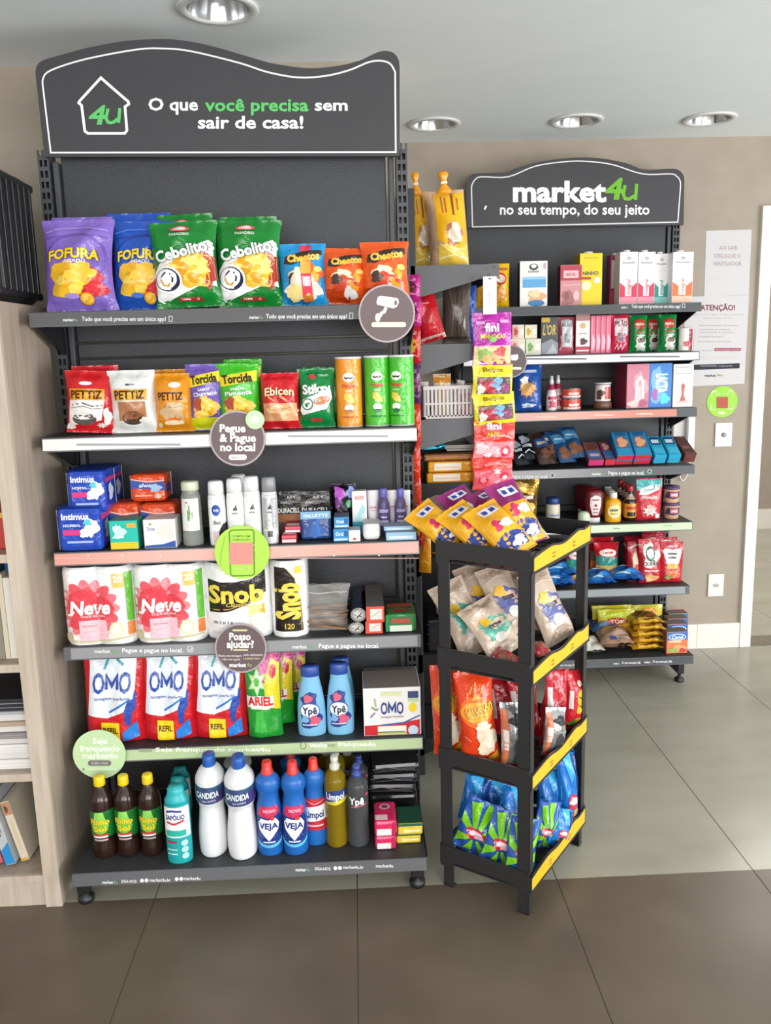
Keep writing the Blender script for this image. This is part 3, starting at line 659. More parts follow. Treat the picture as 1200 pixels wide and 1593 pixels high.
MAKE['pet_y'] = pettiz('d98c1a', 'd98c1a', '4a2410', [('E', .6, .8, .16, .05, 'efe9dc'), ('B', .52, .32, .3, .2, 'c9a880', 6), ('L', [(.3, .44), (.6, .41), (.75, .45)], .03, '7d7468'), ('S', .52, .2, .24, .07, 'd9702a', 7), ('E', .52, .16, .26, .04, 'e9d9b4'), ('E', .14, .12, .06, .04, 'd8c8b0')])
def torc(base, c2, low):
    return lambda w, h: bag(w, h, .06, base, [('P', [(.0, .64), (.0, .8), (.97, .9), (.97, .74)], 'e8d32c'), ('R', 0, .02, 1, .2, low), ('B', .5, .35, .36, .16, 'e3b13a', 4)] + snacks(.52, .35, .3, .13, 'e6b43c', 'f0cd62', 7, 5) + [T('SABOR', .5, .62, .04, 'e4e6ee', w=.34, rot=.08), T(c2, .52, .555, .06, 'eceaf2', w=.66, rot=.1), ('B', .3, .4, .12, .1, 'a8482e', 6)] + [T('Torcida', .5, .775, .13, '33281c', w=.74, rot=.1, b=.05)], seed=21, ears=.06)
MAKE['torc_p'] = torc('6a52a6', 'Churrasco', 'cdd021'); MAKE['torc_g'] = torc('3fae24', 'Pimenta', 'd9d820')
MAKE['ebi'] = lambda w, h: bag(w, h, .06, 'c41d26', [('R', .05, .14, .95, .46, 'd99a72')] + snacks(.5, .3, .42, .14, 'dba273', ('e8bd8c', 'cf8a5c', 'efcfa0'), 12, 8) + [('L', [(.2, .58), (.35, .5)], .05, 'e88a4a'), ('L', [(.5, .6), (.7, .5)], .05, 'e9a05c')] + out('Ebicen', .5, .68, .14, 'f3e2b0', '3a1a14', .78, arc=.02), seed=23, ears=.05)
MAKE['stik'] = lambda w, h: bag(w, h, .065, '117a3c', [('P', [(.02, .3), (.1, .48), (.9, .66), (.95, .5), (.8, .32), (.1, .22)], WH), ('E', .66, .46, .24, .07, 'b86a3a', .25), ('E', .24, .4, .17, .1, '20705a'), ('E', .24, .4, .14, .08, WH), ('E', .24, .39, .08, .04, '1f7a48'), ('E', .4, .86, .1, .045, 'c84a4a'), ('R', .34, .1, .66, .16, 'b03a30'), T('TORRADO', .7, .88, .035, 'bcd8c4', w=.3)] + [T('Stiksy', .5, .66, .15, WH, w=.8, b=.07, rot=.06)], seed=25)
def prin(base, dk):
    prof = [(0, .96), (.012, 1.0), (.02, .97), (.97, .97), (.975, 1.0), (.995, 1.0), (1, .95)]
    return lambda w, h: bottle(w, h, prof, 'b9bcbe', ('0', 0, 0, '')[1:] and (.972, 1.0, 1.0, 'dfe0e0', 'plastic', [(0, .99), (.2, 1.02), (.85, 1.02), (1, .96)]), [(.02, .968, 5.9, base, [('E', .5, .73, .075, .068, WH), ('L', [(.445, .735), (.47, .712), (.5, .725), (.53, .712), (.555, .735)], .02, '4b2c20')] + [T('Pringles', .5, .605, .05, 'd9332e', w=.17, b=.06)] + [T('ORIGINAL', .5, .53, .018, 'f4efe6', w=.1), ('B', .48, .44, .05, .05, 'efc04a', 3), ('B', .52, .39, .05, .045, 'f2cd66', 5), ('E', .5, .28, .06, .05, 'efe9e2'), ('E', .5, .22, .05, .03, dk), ('R', .40, .13, .6, .15, dk)])], bkind='plastic', soft=False, n=30)
MAKE['prin_o'] = prin('df8b1d', 'b0611a'); MAKE['prin_g'] = prin('43b02a', '1e6f3c')
put('pet_r', 'snack_bag', 'red bag behind the front red peanut bag, its top edge showing, second shelf', BG, (112, 569, 186, 671), Z2, 2.37, lean=.02)
put('pet_r', 'snack_bag', 'red peanut bag with a dark bowl picture, left end of the second shelf', BG, (94, 580, 172, 675), Z2, 2.29, lean=.1, roll=.05)
put('pet_w', 'snack_bag', 'white peanut bag with a brown picture, second shelf', BG, (166, 577, 241, 671), Z2, 2.29, lean=.06)
put('pet_y', 'snack_bag', 'mustard yellow bag behind the front mustard yellow bag, second shelf', BG, (240, 575, 291, 666), Z2, 2.365, lean=.02)
put('pet_y', 'snack_bag', 'mustard yellow peanut bag between the white and purple bags', BG, (236, 582, 298, 668), Z2, 2.29, lean=.06)
put('torc_p', 'snack_bag', 'purple and yellow snack bag between the mustard yellow and bright green bags', BG, (289, 567, 347, 667), Z2, 2.30, lean=.06)
put('torc_g', 'snack_bag', 'bright green snack bag behind the front bright green one, second shelf', BG, (350, 559, 410, 660), Z2, 2.38, lean=.02)
put('torc_g', 'snack_bag', 'bright green and yellow snack bag above the round pick and pay sign', BG, (335, 567, 402, 664), Z2, 2.30, lean=.05, roll=.02)
put('ebi', 'snack_bag', 'small red prawn snack bag to the right of the bright green one', BG, (406, 581, 467, 665), Z2, 2.295, lean=.05)
put('stik', 'snack_bag', 'dark green stick snack bag behind the front dark green one, second shelf', BG, (473, 571, 528, 662), Z2, 2.37, lean=.02)
put('stik', 'snack_bag', 'dark green stick snack bag beside the orange can', BG, (463, 574, 522, 664), Z2, 2.295, lean=.05)
put('prin_o', 'crisp_can', 'orange crisp can with moustache emblem beside the green bag', 'crisp can', (523, 555, 565, 664), Z2, 2.30)
put('prin_g', 'crisp_can', 'left of the two green crisp cans on the second shelf', 'crisp can', (568, 553, 608, 661), Z2, 2.305)
put('prin_g', 'crisp_can', 'right of the two green crisp cans, at the right end of the second shelf', 'crisp can', (607, 552, 646, 660), Z2, 2.30, rz=-.5)
# third shelf
MAKE['pad_b'] = lambda w, h: box(w, h, .10, '2146b0', [T('Intimus', .42, .8, .13, WH, w=.62, b=.06), ('R', .12, .38, .62, .5, 'd6327c'), T('NORMAL', .34, .6, .06, 'dfe6f6', w=.4), ('B', .78, .55, .17, .2, 'eef4f4', 3), ('B', .7, .66, .09, .07, '58c3cf', 5), ('B', .62, .42, .12, .1, 'e8eef2', 7), ('R', .2, .2, .8, .25, '9fb4e6')], right=[('R', .05, .7, .95, .8, 'c43a7a'), ('B', .5, .45, .2, .2, 'd5dcea', 4), ('R', .9, .05, .96, .95, 'd9d9e0')], kind='film', bev=.012, topc='1d3c9c')
MAKE['pad_o'] = lambda w, h: box(w, h, .10, 'd8481c', [('P', [(.02, .5), (.02, .8), (.5, .68), (.98, .72), (.98, .4), (.5, .46)], '2c4f9e'), ('L', [(.02, .82), (.5, .72), (.98, .76)], .03, 'f0dcd4'), T('always', .5, .6, .14, 'dfe8f6', w=.5, sh=.2), ('B', .72, .5, .16, .14, '9ec3e8', 4), ('R', .12, .2, .6, .25, 'f3b08c'), ('S', .78, .2, .12, .12, 'f2c7a4', 6)], right=[('R', .8, .1, .95, .95, 'd8dce6'), ('R', .1, .3, .7, .6, '2c4a94')], kind='film', bev=.013)
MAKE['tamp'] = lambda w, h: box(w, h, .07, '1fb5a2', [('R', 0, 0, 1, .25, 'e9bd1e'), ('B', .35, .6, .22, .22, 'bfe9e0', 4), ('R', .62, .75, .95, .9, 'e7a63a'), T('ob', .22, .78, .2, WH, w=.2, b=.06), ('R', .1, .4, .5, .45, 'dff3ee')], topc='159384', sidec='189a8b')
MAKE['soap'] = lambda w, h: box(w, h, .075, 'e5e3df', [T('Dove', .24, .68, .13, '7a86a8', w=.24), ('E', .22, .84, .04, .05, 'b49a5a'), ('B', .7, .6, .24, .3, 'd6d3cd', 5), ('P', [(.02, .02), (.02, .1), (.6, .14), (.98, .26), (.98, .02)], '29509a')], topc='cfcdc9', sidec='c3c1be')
DEO = [(0, .93), (.012, 1), (.70, 1), (.76, .97), (.80, .9)]
def deo(capc, ops, body=WH):
    return lambda w, h: bottle(w, h, [(0, .93), (.012, 1), (.69, 1), (.74, .99), (.78, .92), (.8, .88)], body, (.78, 1.0, .93, capc, 'plastic', [(0, 1), (.5, .99), (.85, .95), (.95, .85), (1, .6)]), [(.03, .70, 4.6, body, ops)])
A3 = [('P', [(.455, .74), (.475, .79), (.497, .74)], '3a3a3c'), ('P', [(.475, .74), (.505, .84), (.53, .74)], '3a3a3c'), ('P', [(.507, .74), (.54, .9), (.575, .74)], '3a3a3c'), T('adidas', .51, .68, .045, '55565a', w=.15), T('powder', .5, .5, .02, 'b0b0b2', w=.12), ('R', .42, .2, .6, .215, 'b8b8ba'), ('R', .44, .15, .56, .16, 'c2c2c4')]
MAKE['deo_a'] = deo('e6e6e6', A3); MAKE['deo_g'] = deo('8e9092', A3 + [('R', .3, .3, .44, 1, 'a9abad'), ('R', .58, .3, .72, 1, 'b4b6b8'), ('R', .44, .12, .57, .25, '5a5b5d')], 'd4d5d6')
MAKE['deo_n'] = deo('e9e9ea', [('E', .5, .78, .11, .13, '24499b'), T('NIVEA', .5, .78, .055, WH, w=.13), T('Black', .52, .5, .09, '55464e', w=.17), ('P', [(.55, .0), (.55, .3), (.66, .46), (.9, .5), (.9, 0)], '2a2730'), ('R', .4, .02, .55, .3, 'dfc3cc')])
MAKE['clearb'] = lambda w, h: bottle(w, h, [(0, .9), (.02, 1), (.2, 1), (.72, .97), (.80, .85), (.86, .8), (.97, .8)], 'c7cdc6', (.86, 1, .86, 'c9ccb4', 'plastic'), [(.24, .74, 1.9, 'dfe4da', [('L', [(.42, .3), (.5, .55), (.46, .8)], .06, '5a8a4a'), ('B', .42, .5, .06, .16, '6c9c58', 4), T('loção', .6, .5, .06, '6c7a66', rot=1.57), ('R', .3, .85, .4, .92, 'd77a94')])], bkind='liquid')
def blister(base, ops): return lambda w, h: box(w, h, .012, base, ops, kind='film')
MAKE['batt'] = blister('211f20', [('R', 0, .3, 1, .48, '9a5c33'), T('DURACELL', .5, .56, .1, 'e4e0dc', w=.9, b=.05), T('AA 4', .6, .86, .06, 'c9c5c0'), T('AAA', .3, .74, .05, 'c9c5c0'), ('R', .08, .04, .28, .3, '6a4a34'), ('R', .32, .04, .52, .3, 'a26a3e'), ('R', .56, .04, .74, .3, '3c3634')])
MAKE['razor'] = lambda w, h: box(w, h, .03, '25467f', [('B', .5, .3, .3, .22, '2c5aa6', 3), ('L', [(.2, .1), (.35, .6), (.3, .9)], .12, '1f4a90'), ('L', [(.6, .1), (.55, .6), (.7, .9)], .12, '2a6ab8'), ('R', .0, .72, 1, .98, '78a6c8'), T('GILLETTE', .5, .84, .1, 'dfe8ef', w=.8)], kind='film', bev=.008)
MAKE['pinkp'] = lambda w, h: box(w, h, .09, 'b33345', [('R', .05, .1, .95, .45, 'e6c9cd'), ('R', .05, .6, .95, .9, 'd65a68')], top=[('R', .1, .1, .9, .5, 'e9d5d6'), ('R', .1, .6, .9, .9, 'b02a44')], kind='film', bev=.004)
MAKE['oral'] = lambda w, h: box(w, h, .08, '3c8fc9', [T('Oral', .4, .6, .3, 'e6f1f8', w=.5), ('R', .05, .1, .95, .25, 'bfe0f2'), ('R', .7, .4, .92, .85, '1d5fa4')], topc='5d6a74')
MAKE['holo'] = lambda w, h: bag(w, h, .05, '242128', [('B', .35, .8, .22, .14, 'b85ac4', 3), ('B', .8, .82, .16, .12, '8fa8e6', 5), ('B', .7, .6, .1, .08, '4fae7a', 6), ('B', .25, .62, .12, .1, '7a3a8a', 8)], seed=31, kind='foil')
MAKE['teeth'] = lambda w, h: box(w, h, .03, 'e6e6e4', [('R', 0, 0, 1, .3, '2f9cb4'), ('P', [(.1, .3), (.7, .7), (.9, .6), (.5, .3)], 'a9dbe2'), T('SAÚDE', .5, .85, .08, 'd06a6a', w=.6)])
TUBE = [(0, .95), (.16, .95), (.18, .85), (.5, .93), (.95, 1), (1, .98)]
MAKE['wtube'] = lambda w, h: bottle(w, h, TUBE, 'e6e2e4', (.0, .16, .98, 'e0dcdf'), [(.3, .9, 2.2, None, [T('creme', .5, .5, .1, 'c4485a', w=.5), ('R', .3, .35, .7, .38, 'c9a8b4')])], sy=.5)
MAKE['vbott'] = lambda w, h: bottle(w, h, [(0, .9), (.03, 1), (.5, 1), (.7, .85), (.8, .55), (.84, .5)], '8a7cae', (.8, 1, .6, '6460ae'), [(.12, .62, 2.4, None, [('R', .2, .1, .8, .35, 'b9aed2'), ('R', .25, .45, .75, .6, '5c4f8c'), ('R', .2, .7, .8, .85, 'a89cc6'), T('aloe', .5, .52, .1, 'ddd8ea')])], bkind='liquid')
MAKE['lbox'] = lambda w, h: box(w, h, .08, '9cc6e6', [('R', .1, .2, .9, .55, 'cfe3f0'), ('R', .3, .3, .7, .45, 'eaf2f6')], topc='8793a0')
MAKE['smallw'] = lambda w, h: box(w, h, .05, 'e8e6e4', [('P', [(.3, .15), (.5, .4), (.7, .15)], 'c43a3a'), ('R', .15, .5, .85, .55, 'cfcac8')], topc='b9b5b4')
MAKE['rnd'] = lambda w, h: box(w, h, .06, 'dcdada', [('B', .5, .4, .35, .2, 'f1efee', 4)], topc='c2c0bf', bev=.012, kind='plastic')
G3 = 'pads'
for lab, px, Y, dz in (('blue pad pack behind the lower blue pack, left end of the third shelf', (108, 790, 172, 849), 2.40, 0), ('lower blue pad pack, at the front left of the third shelf', (92, 789, 160, 851), 2.275, 0)):
    put('pad_b', 'sanitary_pad_pack', lab, 'sanitary pads', px, Z3, Y, rz=.0)
hb = KINDS['pad_b'][2] + .004
for lab, px, Y in (('blue pad pack behind the upper blue pack, on the stack at the left', (118, 728, 178, 786), 2.40), ('upper blue pad pack stacked on the lower blue pack', (106, 732, 165, 788), 2.29)):
    put('pad_b', 'sanitary_pad_pack', lab, 'sanitary pads', px, Z3 + hb, Y)
put('pad_o', 'sanitary_pad_pack', 'orange pad pack behind the teal and yellow box', 'sanitary pads', (167, 783, 219, 847), Z3, 2.36)
put('pad_o', 'sanitary_pad_pack', 'orange pad pack behind the white and blue soap box', 'sanitary pads', (221, 783, 276, 847), Z3, 2.365)
put('pad_o', 'sanitary_pad_pack', 'orange pad pack resting on top of the two other orange packs', 'sanitary pads', (203, 738, 258, 785), Z3 + KINDS['pad_o'][2] + .001, 2.36)
put('tamp', 'carton', 'small teal and yellow box in front of an orange pack', 'box', (171, 810, 215, 845), Z3, 2.28)
put('soap', 'carton', 'white soap box with a blue wave in front of an orange pack', 'box', (224, 808, 274, 845), Z3, 2.28)
put('clearb', 'lotion_bottle', 'clear bottle with green leaf label left of the white spray cans', 'bottle', (281, 750, 313, 845), Z3, 2.29)
CN = 'spray can'; CG = None
put('deo_n', 'spray_can', 'white spray can with round blue emblem, leftmost of the spray cans', CN, (324, 749, 351, 844), Z3, 2.285)
put('deo_a', 'spray_can', 'white spray can standing behind the others, only its cap showing above them', CN, (361, 739, 386, 842), Z3, 2.38)
put('deo_a', 'spray_can', 'white spray can with black mountain emblem, second in the front row', CN, (353, 745, 380, 844), Z3, 2.285)
put('deo_a', 'spray_can', 'white spray can with black mountain emblem, third in the front row', CN, (380, 742, 406, 843), Z3, 2.285)
put('deo_g', 'spray_can', 'silver grey spray can, rightmost of the spray cans', CN, (408, 743, 432, 842), Z3, 2.285)
put('batt', 'battery_pack', 'left black and copper battery card next to the grey spray can', 'batteries', (432, 764, 470, 842), Z3, 2.385, lean=.05)
put('batt', 'battery_pack', 'right black and copper battery card behind the blue razors', 'batteries', (469, 764, 515, 842), Z3, 2.39, lean=.05)
put('pinkp', 'small_pack', 'lower small pink pack lying in front of the battery cards', 'small pack', (438, 832, 462, 844), Z3, 2.285)
put('pinkp', 'small_pack', 'upper small pink pack lying in front of the battery cards', 'small pack', (443, 819, 468, 831), Z3 + KINDS['pinkp'][2] + .001, 2.30)
put('razor', 'razor_pack', 'pack of blue razors in front of the battery cards', 'razors', (468, 797, 516, 840), Z3, 2.31, lean=.1)
put('holo', 'condom_pack', 'dark shiny packet with purple and green glints behind the stacked blue boxes', 'packet', (515, 755, 556, 838), Z3, 2.38, lean=.05)
put('oral', 'carton', 'lower small blue box of the stack beside the razors', 'box', (519, 823, 543, 842), Z3, 2.285)
put('oral', 'carton', 'upper small blue box of the stack beside the razors', 'box', (520, 805, 543, 822), Z3 + KINDS['oral'][2] + .001, 2.29)
put('teeth', 'carton', 'tall white and teal box standing behind the small white box', 'box', (549, 764, 572, 838), Z3, 2.37)
put('wtube', 'cream_tube', 'left white cream tube beside the white and teal box', 'tube', (572, 763, 591, 838), Z3, 2.40)
put('wtube', 'cream_tube', 'middle white cream tube between the violet bottles', 'tube', (603, 763, 621, 838), Z3, 2.41)
put('wtube', 'cream_tube', 'right white cream tube at the end of the third shelf', 'tube', (624, 763, 640, 838), Z3, 2.42)
put('vbott', 'gel_bottle', 'left of the two violet gel bottles', 'bottle', (588, 761, 608, 834), Z3, 2.37)
put('vbott', 'gel_bottle', 'right of the two violet gel bottles, near the rack post', 'bottle', (615, 761, 634, 834), Z3, 2.375)
put('lbox', 'carton', 'lower pale blue flat box at the right end of the third shelf', 'box', (601, 828, 648, 838), Z3, 2.275)
put('lbox', 'carton', 'upper pale blue flat box at the right end of the third shelf', 'box', (598, 820, 643, 829), Z3 + KINDS['lbox'][2] + .001, 2.285)
put('smallw', 'carton', 'small white box with a red mark between the blue boxes and the white dispenser', 'box', (543, 825, 561, 842), Z3, 2.278)
put('rnd', 'floss_dispenser', 'rounded white dispenser left of the pale blue flat boxes', 'dispenser', (565, 814, 592, 840), Z3, 2.285)
# fourth shelf
def rolls(w, h, d, n, base, ops, dep=2, ah=.02):
    """a wrapped block of paper rolls: lobed outline from above"""
    N = 64; r = w / n / 2; pts = []
    def prof(x):                                  # front bulge
        q = (x / (2 * r)) % 1.0
        return .010 * np.sin(PI * q) ** .6
    xs = np.linspace(-w / 2, w / 2, 33)
    edge = np.clip((w / 2 - np.abs(xs)) / (r * .6), 0, 1) ** .45
    fy = -d / 2 + r * .55 * (1 - edge) - prof(xs + w / 2)
    by = -fy
    V = []; F = []
    zs = [0, .008, .016, h * .5, h - .016, h - .006, h]
    sc = [.96, .99, 1, 1, 1, .985, .93]
    ring = np.concatenate([np.stack([xs, fy], 1), np.stack([xs[::-1], by[::-1]], 1)])
    for z, s in zip(zs, sc):
        for x, y in ring: V.append((x * s, y * s, z))
    m_ = len(ring)
    for j in range(len(zs) - 1):
        for i in range(m_): F.append((j * m_ + i, j * m_ + (i + 1) % m_, (j + 1) * m_ + (i + 1) % m_, (j + 1) * m_ + i))
    mb = MB(); mb.add(V, F, M(base, 'film'), True)
    mb.add(V, [tuple(range(m_))[::-1], tuple((len(zs) - 1) * m_ + i for i in range(m_))], M('8a8d98', 'film'))
    def fn(x, y, off):
        x = np.asarray(x) - w / 2
        return np.stack([x, np.interp(x, xs, fy) - off, np.asarray(y)], 1)
    art(mb, ops, w, h, fn, h=ah)
    return [('pack', mb.mesh('pack'), None)], w, h, d
MAKE['neve'] = lambda w, h: rolls(w, h, .20, 2, WH, [('E', .38 + .24 * math.cos(a_), .48 + .20 * math.sin(a_), .2, .08, ('e88f96', 'e5737c', 'df5660')[q_ % 3], a_) for q_, a_ in enumerate([2 * PI * i_ / 15 for i_ in range(15)])] + [('B', .38, .47, .3, .26, 'da434e', 4), ('R', .74, .74, .9, .92, 'e9c36a'), T('20', .82, .85, .08, WH, w=.12, b=.06), ('R', .91, .3, .985, .93, '5cae2e'), ('R', .91, .12, .985, .29, 'dd7b35'), ('E', .76, .2, .105, .1, 'ead9a8'), ('E', .76, .2, .085, .08, 'f3e9d2'), ('R', .24, .07, .62, .33, 'f2bcc6'), ('R', .28, .25, .58, .265, 'd08a98'), ('R', .3, .18, .56, .19, 'd8a0aa'), ('L', [(.03, .08), (.3, .05), (.5, .05), (.97, .1)], .02, 'cdbf96'), ('E', .08, .12, .05, .06, 'cdbf96')] + [T('Neve', .42, .5, .17, WH, w=.56, sh=.18, b=.07), ('L', [(.09, .41), (.15, .41), (.19, .46)], .03, WH), T('TOQUE DA SEDA', .44, .385, .025, 'f6d9dc', w=.34)])
MAKE['snob'] = lambda w, h: rolls(w, h, .17, 1, WH, [('P', [(.1, .36), (.1, .80), (.3, .765), (.5, .765), (.75, .80), (.92, .9), (.92, .6), (.7, .48), (.4, .38)], '231c1a'), ('L', [(.1, .395), (.4, .41), (.7, .5), (.92, .64)], .012, 'c9a24a'), ('R', .68, .3, .9, .46, 'ecd38e'), T('4', .86, .38, .13, 'd0a828', w=.08), ('E', .8, .25, .12, .09, 'dbd6c8'), ('E', .8, .25, .10, .07, WH), T('m i n i s', .3, .24, .045, '4a4440', w=.28), ('R', .12, .08, .3, .11, 'd5d0cb'), T('Clássica', .52, .47, .05, 'd6b962', w=.32, sh=.2)] + [T('Snob', .5, .61, .22, 'e6cf52', w=.78, b=.07)], ah=.02)
MAKE['snobs'] = lambda w, h: rolls(w, h, .13, 1, WH, [('P', [(.1, .08), (.14, .93), (.42, .92), (.66, .8), (.82, .5), (.86, .08)], '231c1a'), ('L', [(.46, .91), (.68, .78), (.8, .5), (.82, .09)], .025, 'b99a44'), T('Snob', .46, .48, .3, 'e6cf52', rot=1.5708, b=.07, sx=.55), T('120', .5, .15, .07, 'e0c04a', w=.26), ('R', .68, .84, .88, .93, 'e3c84a'), ('R', .7, .75, .86, .83, 'd9d6cc')], ah=.02)
put('neve', 'toilet_paper_pack', 'left of the two red and white toilet paper packs', 'toilet paper', (99, 882, 211, 1000), Z4, 2.285)
put('neve', 'toilet_paper_pack', 'right of the two red and white toilet paper packs', 'toilet paper', (209, 880, 320, 996), Z4, 2.285)
put('snob', 'paper_towel_pack', 'wide white and black paper towel pack with gold lettering', 'paper towels', (315, 876, 424, 992), Z4, 2.285)
put('snobs', 'paper_towel_pack', 'slim white and black pack with upright gold lettering', 'paper towels', (422, 872, 480, 988), Z4, 2.29)
# clear bag of charcoal-coloured wooden spoons
def clear_bag(w, h, t, inner):
    parts = bag(w, h, t, 'c8c6c0', [('L', [(.05, .86), (.95, .84)], .01, 'dedede')], seed=44, kind='wrap', crum=1.6)[0]
    mb = MB(); rg = random.Random(3)
    for i in range(16):
        x = rg.uniform(-.4, .36) * w; y = rg.uniform(-.25, .2) * t; z = .012 + i * .0042; a = rg.uniform(-.25, .25)
        R = np.array(Matrix.Rotation(a, 3, 'Z') @ Matrix.Rotation(rg.uniform(-.12, .12), 3, 'Y'))
        mb.box(-.42 * w, .42 * w, -.006, .006, -.002, .002, M(inner[i % len(inner)], 'matte'), (R, np.array((x * .15, y, z))))
    mb2 = mb.mesh('contents')
    return [('wrapper', parts[0][1], 'clear wrapper'), ('contents', mb2, 'brown contents')], w, h, t
MAKE['sticks'] = lambda w, h: clear_bag(w, h, .07, ['8a6648', '9c7654', '74563e'])
put('sticks', 'clear_bag', 'clear bag of brown sticks between the slim towel pack and the foil rolls', 'bag', (472, 914, 545, 992), Z4, 2.30)
def roll_lying(w, h, d, c1, end, band): # cylinder pointing away from the viewer
    mb = MB(); n = 24; V = []; F = []
    for y in (-d / 2, d / 2):
        for i in range(n):
            a = 2 * PI * i / n; V.append((w / 2 * math.cos(a), y, h / 2 + h / 2 * math.sin(a)))
    F = [(i, (i + 1) % n, (i + 1) % n + n, i + n) for i in range(n)]
    mb.add(V, F, M(c1, 'foil'), True); mb.add(V, [tuple(range(n)), tuple(range(n, 2 * n))[::-1]], M(end, 'foil'))
    fn = plane_fn((-w / 2, -d / 2, 0), (1, 0, 0), (0, 0, 1))
    art(mb, [('E', .5, .5, .34, .34, 'd8d6d4'), ('S', .5, .5, .3, .3, '6a6668', 5, .4), ('B', .45, .6, .14, .14, 'efeeec', 4)], w, h, fn, kind='foil')
    return [('roll', mb.mesh('roll'), None)], w, h, d
MAKE['foilr'] = lambda w, h: roll_lying(w, h, .2, '2c3c66', 'a9a6a6', None)
put('foilr', 'foil_roll', 'lower blue wrapped foil roll, end facing out', 'foil roll', (543, 968, 567, 993), Z4, 2.29)
put('foilr', 'foil_roll', 'upper blue wrapped foil roll, end facing out', 'foil roll', (546, 944, 570, 968), Z4 + KINDS['foilr'][2] + .001, 2.30)
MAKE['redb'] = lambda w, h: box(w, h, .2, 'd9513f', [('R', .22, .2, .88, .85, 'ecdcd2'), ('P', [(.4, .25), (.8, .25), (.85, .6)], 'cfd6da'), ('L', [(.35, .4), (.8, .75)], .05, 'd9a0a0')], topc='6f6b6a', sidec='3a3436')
put('redb', 'carton', 'lower red box with white end, beside the foil rolls', 'box', (569, 967, 596, 992), Z4, 2.285)
put('redb', 'carton', 'upper red box with white end, beside the foil rolls', 'box', (570, 941, 598, 966), Z4 + KINDS['redb'][2] + .001, 2.29)
MAKE['gtray'] = lambda w, h: box(w, h, .11, '2c7a3c', [('R', .14, .05, .86, .38, 'd9e0d2'), ('R', .2, .5, .8, .75, 'b04a3c'), ('R', .0, .05, .1, .95, '1e8a4a')], top=[('R', .1, .1, .9, .45, '5c6a3c'), ('R', .1, .6, .9, .9, 'b5482e'), ('B', .5, .3, .25, .14, 'a03c30', 3)], kind='film', bev=.008)
put('gtray', 'wrapped_tray', 'green wrapped tray at the right end of the fourth shelf', 'packet', (600, 955, 648, 985), Z4, 2.29)
# fifth shelf
OMO = [('P', [(.06, .3), (.1, .5), (.12, .8), (.1, .97), (.9, .97), (.88, .7), (.86, .42), (.7, .34), (.4, .27)], 'dfe6ee'), ('P', [(.72, .2), (.7, .34), (.76, .44), (.84, .46), (.86, .54), (.9, .5), (.88, .36), (.82, .3), (.8, .18)], '2b4aa0'), ('L', [(.44, .33), (.58, .38), (.8, .46)], .035, '2f74c4'), ('P', [(.66, .03), (.66, .12), (.9, .22), (.93, .06)], '1f78c8'), ('L', [(.28, .9), (.46, .92), (.5, .99)], .03, '1c8f96'), ('L', [(.47, .92), (.36, .76)], .045, '2096a8'), ('L', [(.49, .92), (.68, .8)], .045, '2096a0'), ('L', [(.48, .92), (.74, .95)], .03, '1c8f96'), ('E', .48, .92, .06, .04, '16858f'), ('R', .3, .02, .62, .23, 'f0cd1f'), T('REFIL', .46, .15, .055, '4a3010', w=.26, b=.05), T('lavagem perfeita', .5, .475, .03, '7a86b4', w=.6)]
MAKE['omo'] = lambda w, h: bag(w, h, .10, 'c81e28', OMO + [T('O', .27, .63, .2, '20479c', w=.2, b=.03), ('L', [(.40, .565), (.405, .695), (.495, .60), (.585, .695), (.59, .565)], .05, '20479c'), T('O', .72, .63, .2, '20479c', w=.2, b=.03)], style='pouch', seed=41, crum=.9)
put('omo', 'detergent_pouch', 'red and white laundry pouch, left of the three, behind the round green franchise sign', 'detergent pouch', (125, 1014, 221, 1142), Z5, 2.285, lean=.04)
put('omo', 'detergent_pouch', 'red and white laundry pouch, middle of the three', 'detergent pouch', (216, 1012, 302, 1142), Z5, 2.285, lean=.04)
put('omo', 'detergent_pouch', 'red and white laundry pouch, right of the three, beneath the round help sign', 'detergent pouch', (297, 1011, 384, 1143), Z5, 2.285, lean=.04)
MAKE['ariel'] = lambda w, h: bag(w, h, .08, '1f9a3c', [('P', [(.3, .99), (.5, .6), (.98, .5), (.98, .99)], 'c92a86'), ('P', [(.55, .6), (.75, .85), (.98, .8), (.98, .3), (.6, .35)], 'e6cf2a'), ('R', .45, .9, .98, .97, 'e8a020'), ('P', [(.0, .02), (.1, .32), (.6, .36), (.98, .3), (.98, .02)], '22932f'), ('P', [(.2, .02), (.3, .3), (.5, .32), (.6, .02)], '45b84a'), ('E', .8, .72, .1, .07, 'c92a3a'), ('S', .36, .62, .3, .16, 'a9d98a', 6, .5), ('S', .36, .62, .22, .12, 'e6f2d2', 6, .45), ('E', .36, .62, .08, .05, '5fae48'), ('R', .04, .345, .82, .47, 'f0f0ea'), T('ARIEL', .44, .42, .09, 'cf2a2a', w=.72, b=.07), ('R', .15, .33, .7, .345, 'd4e2c8')], style='pouch', seed=43, crum=.9)
put('ariel', 'detergent_pouch', 'green and pink laundry pouch at the back right of its row of three', 'detergent pouch', (430, 1010, 478, 1118), Z5, 2.45, lean=.02)
put('ariel', 'detergent_pouch', 'green and pink laundry pouch in the middle of its row of three', 'detergent pouch', (405, 1010, 458, 1127), Z5, 2.37, lean=.02)
put('ariel', 'detergent_pouch', 'green and pink laundry pouch with red lettering, front of its row of three', 'detergent pouch', (381, 1010, 438, 1140), Z5, 2.285, lean=.03)
YP = [(0, .86), (.02, .97), (.2, 1.0), (.45, .95), (.65, .8), (.78, .66), (.84, .62), (.86, .55)]
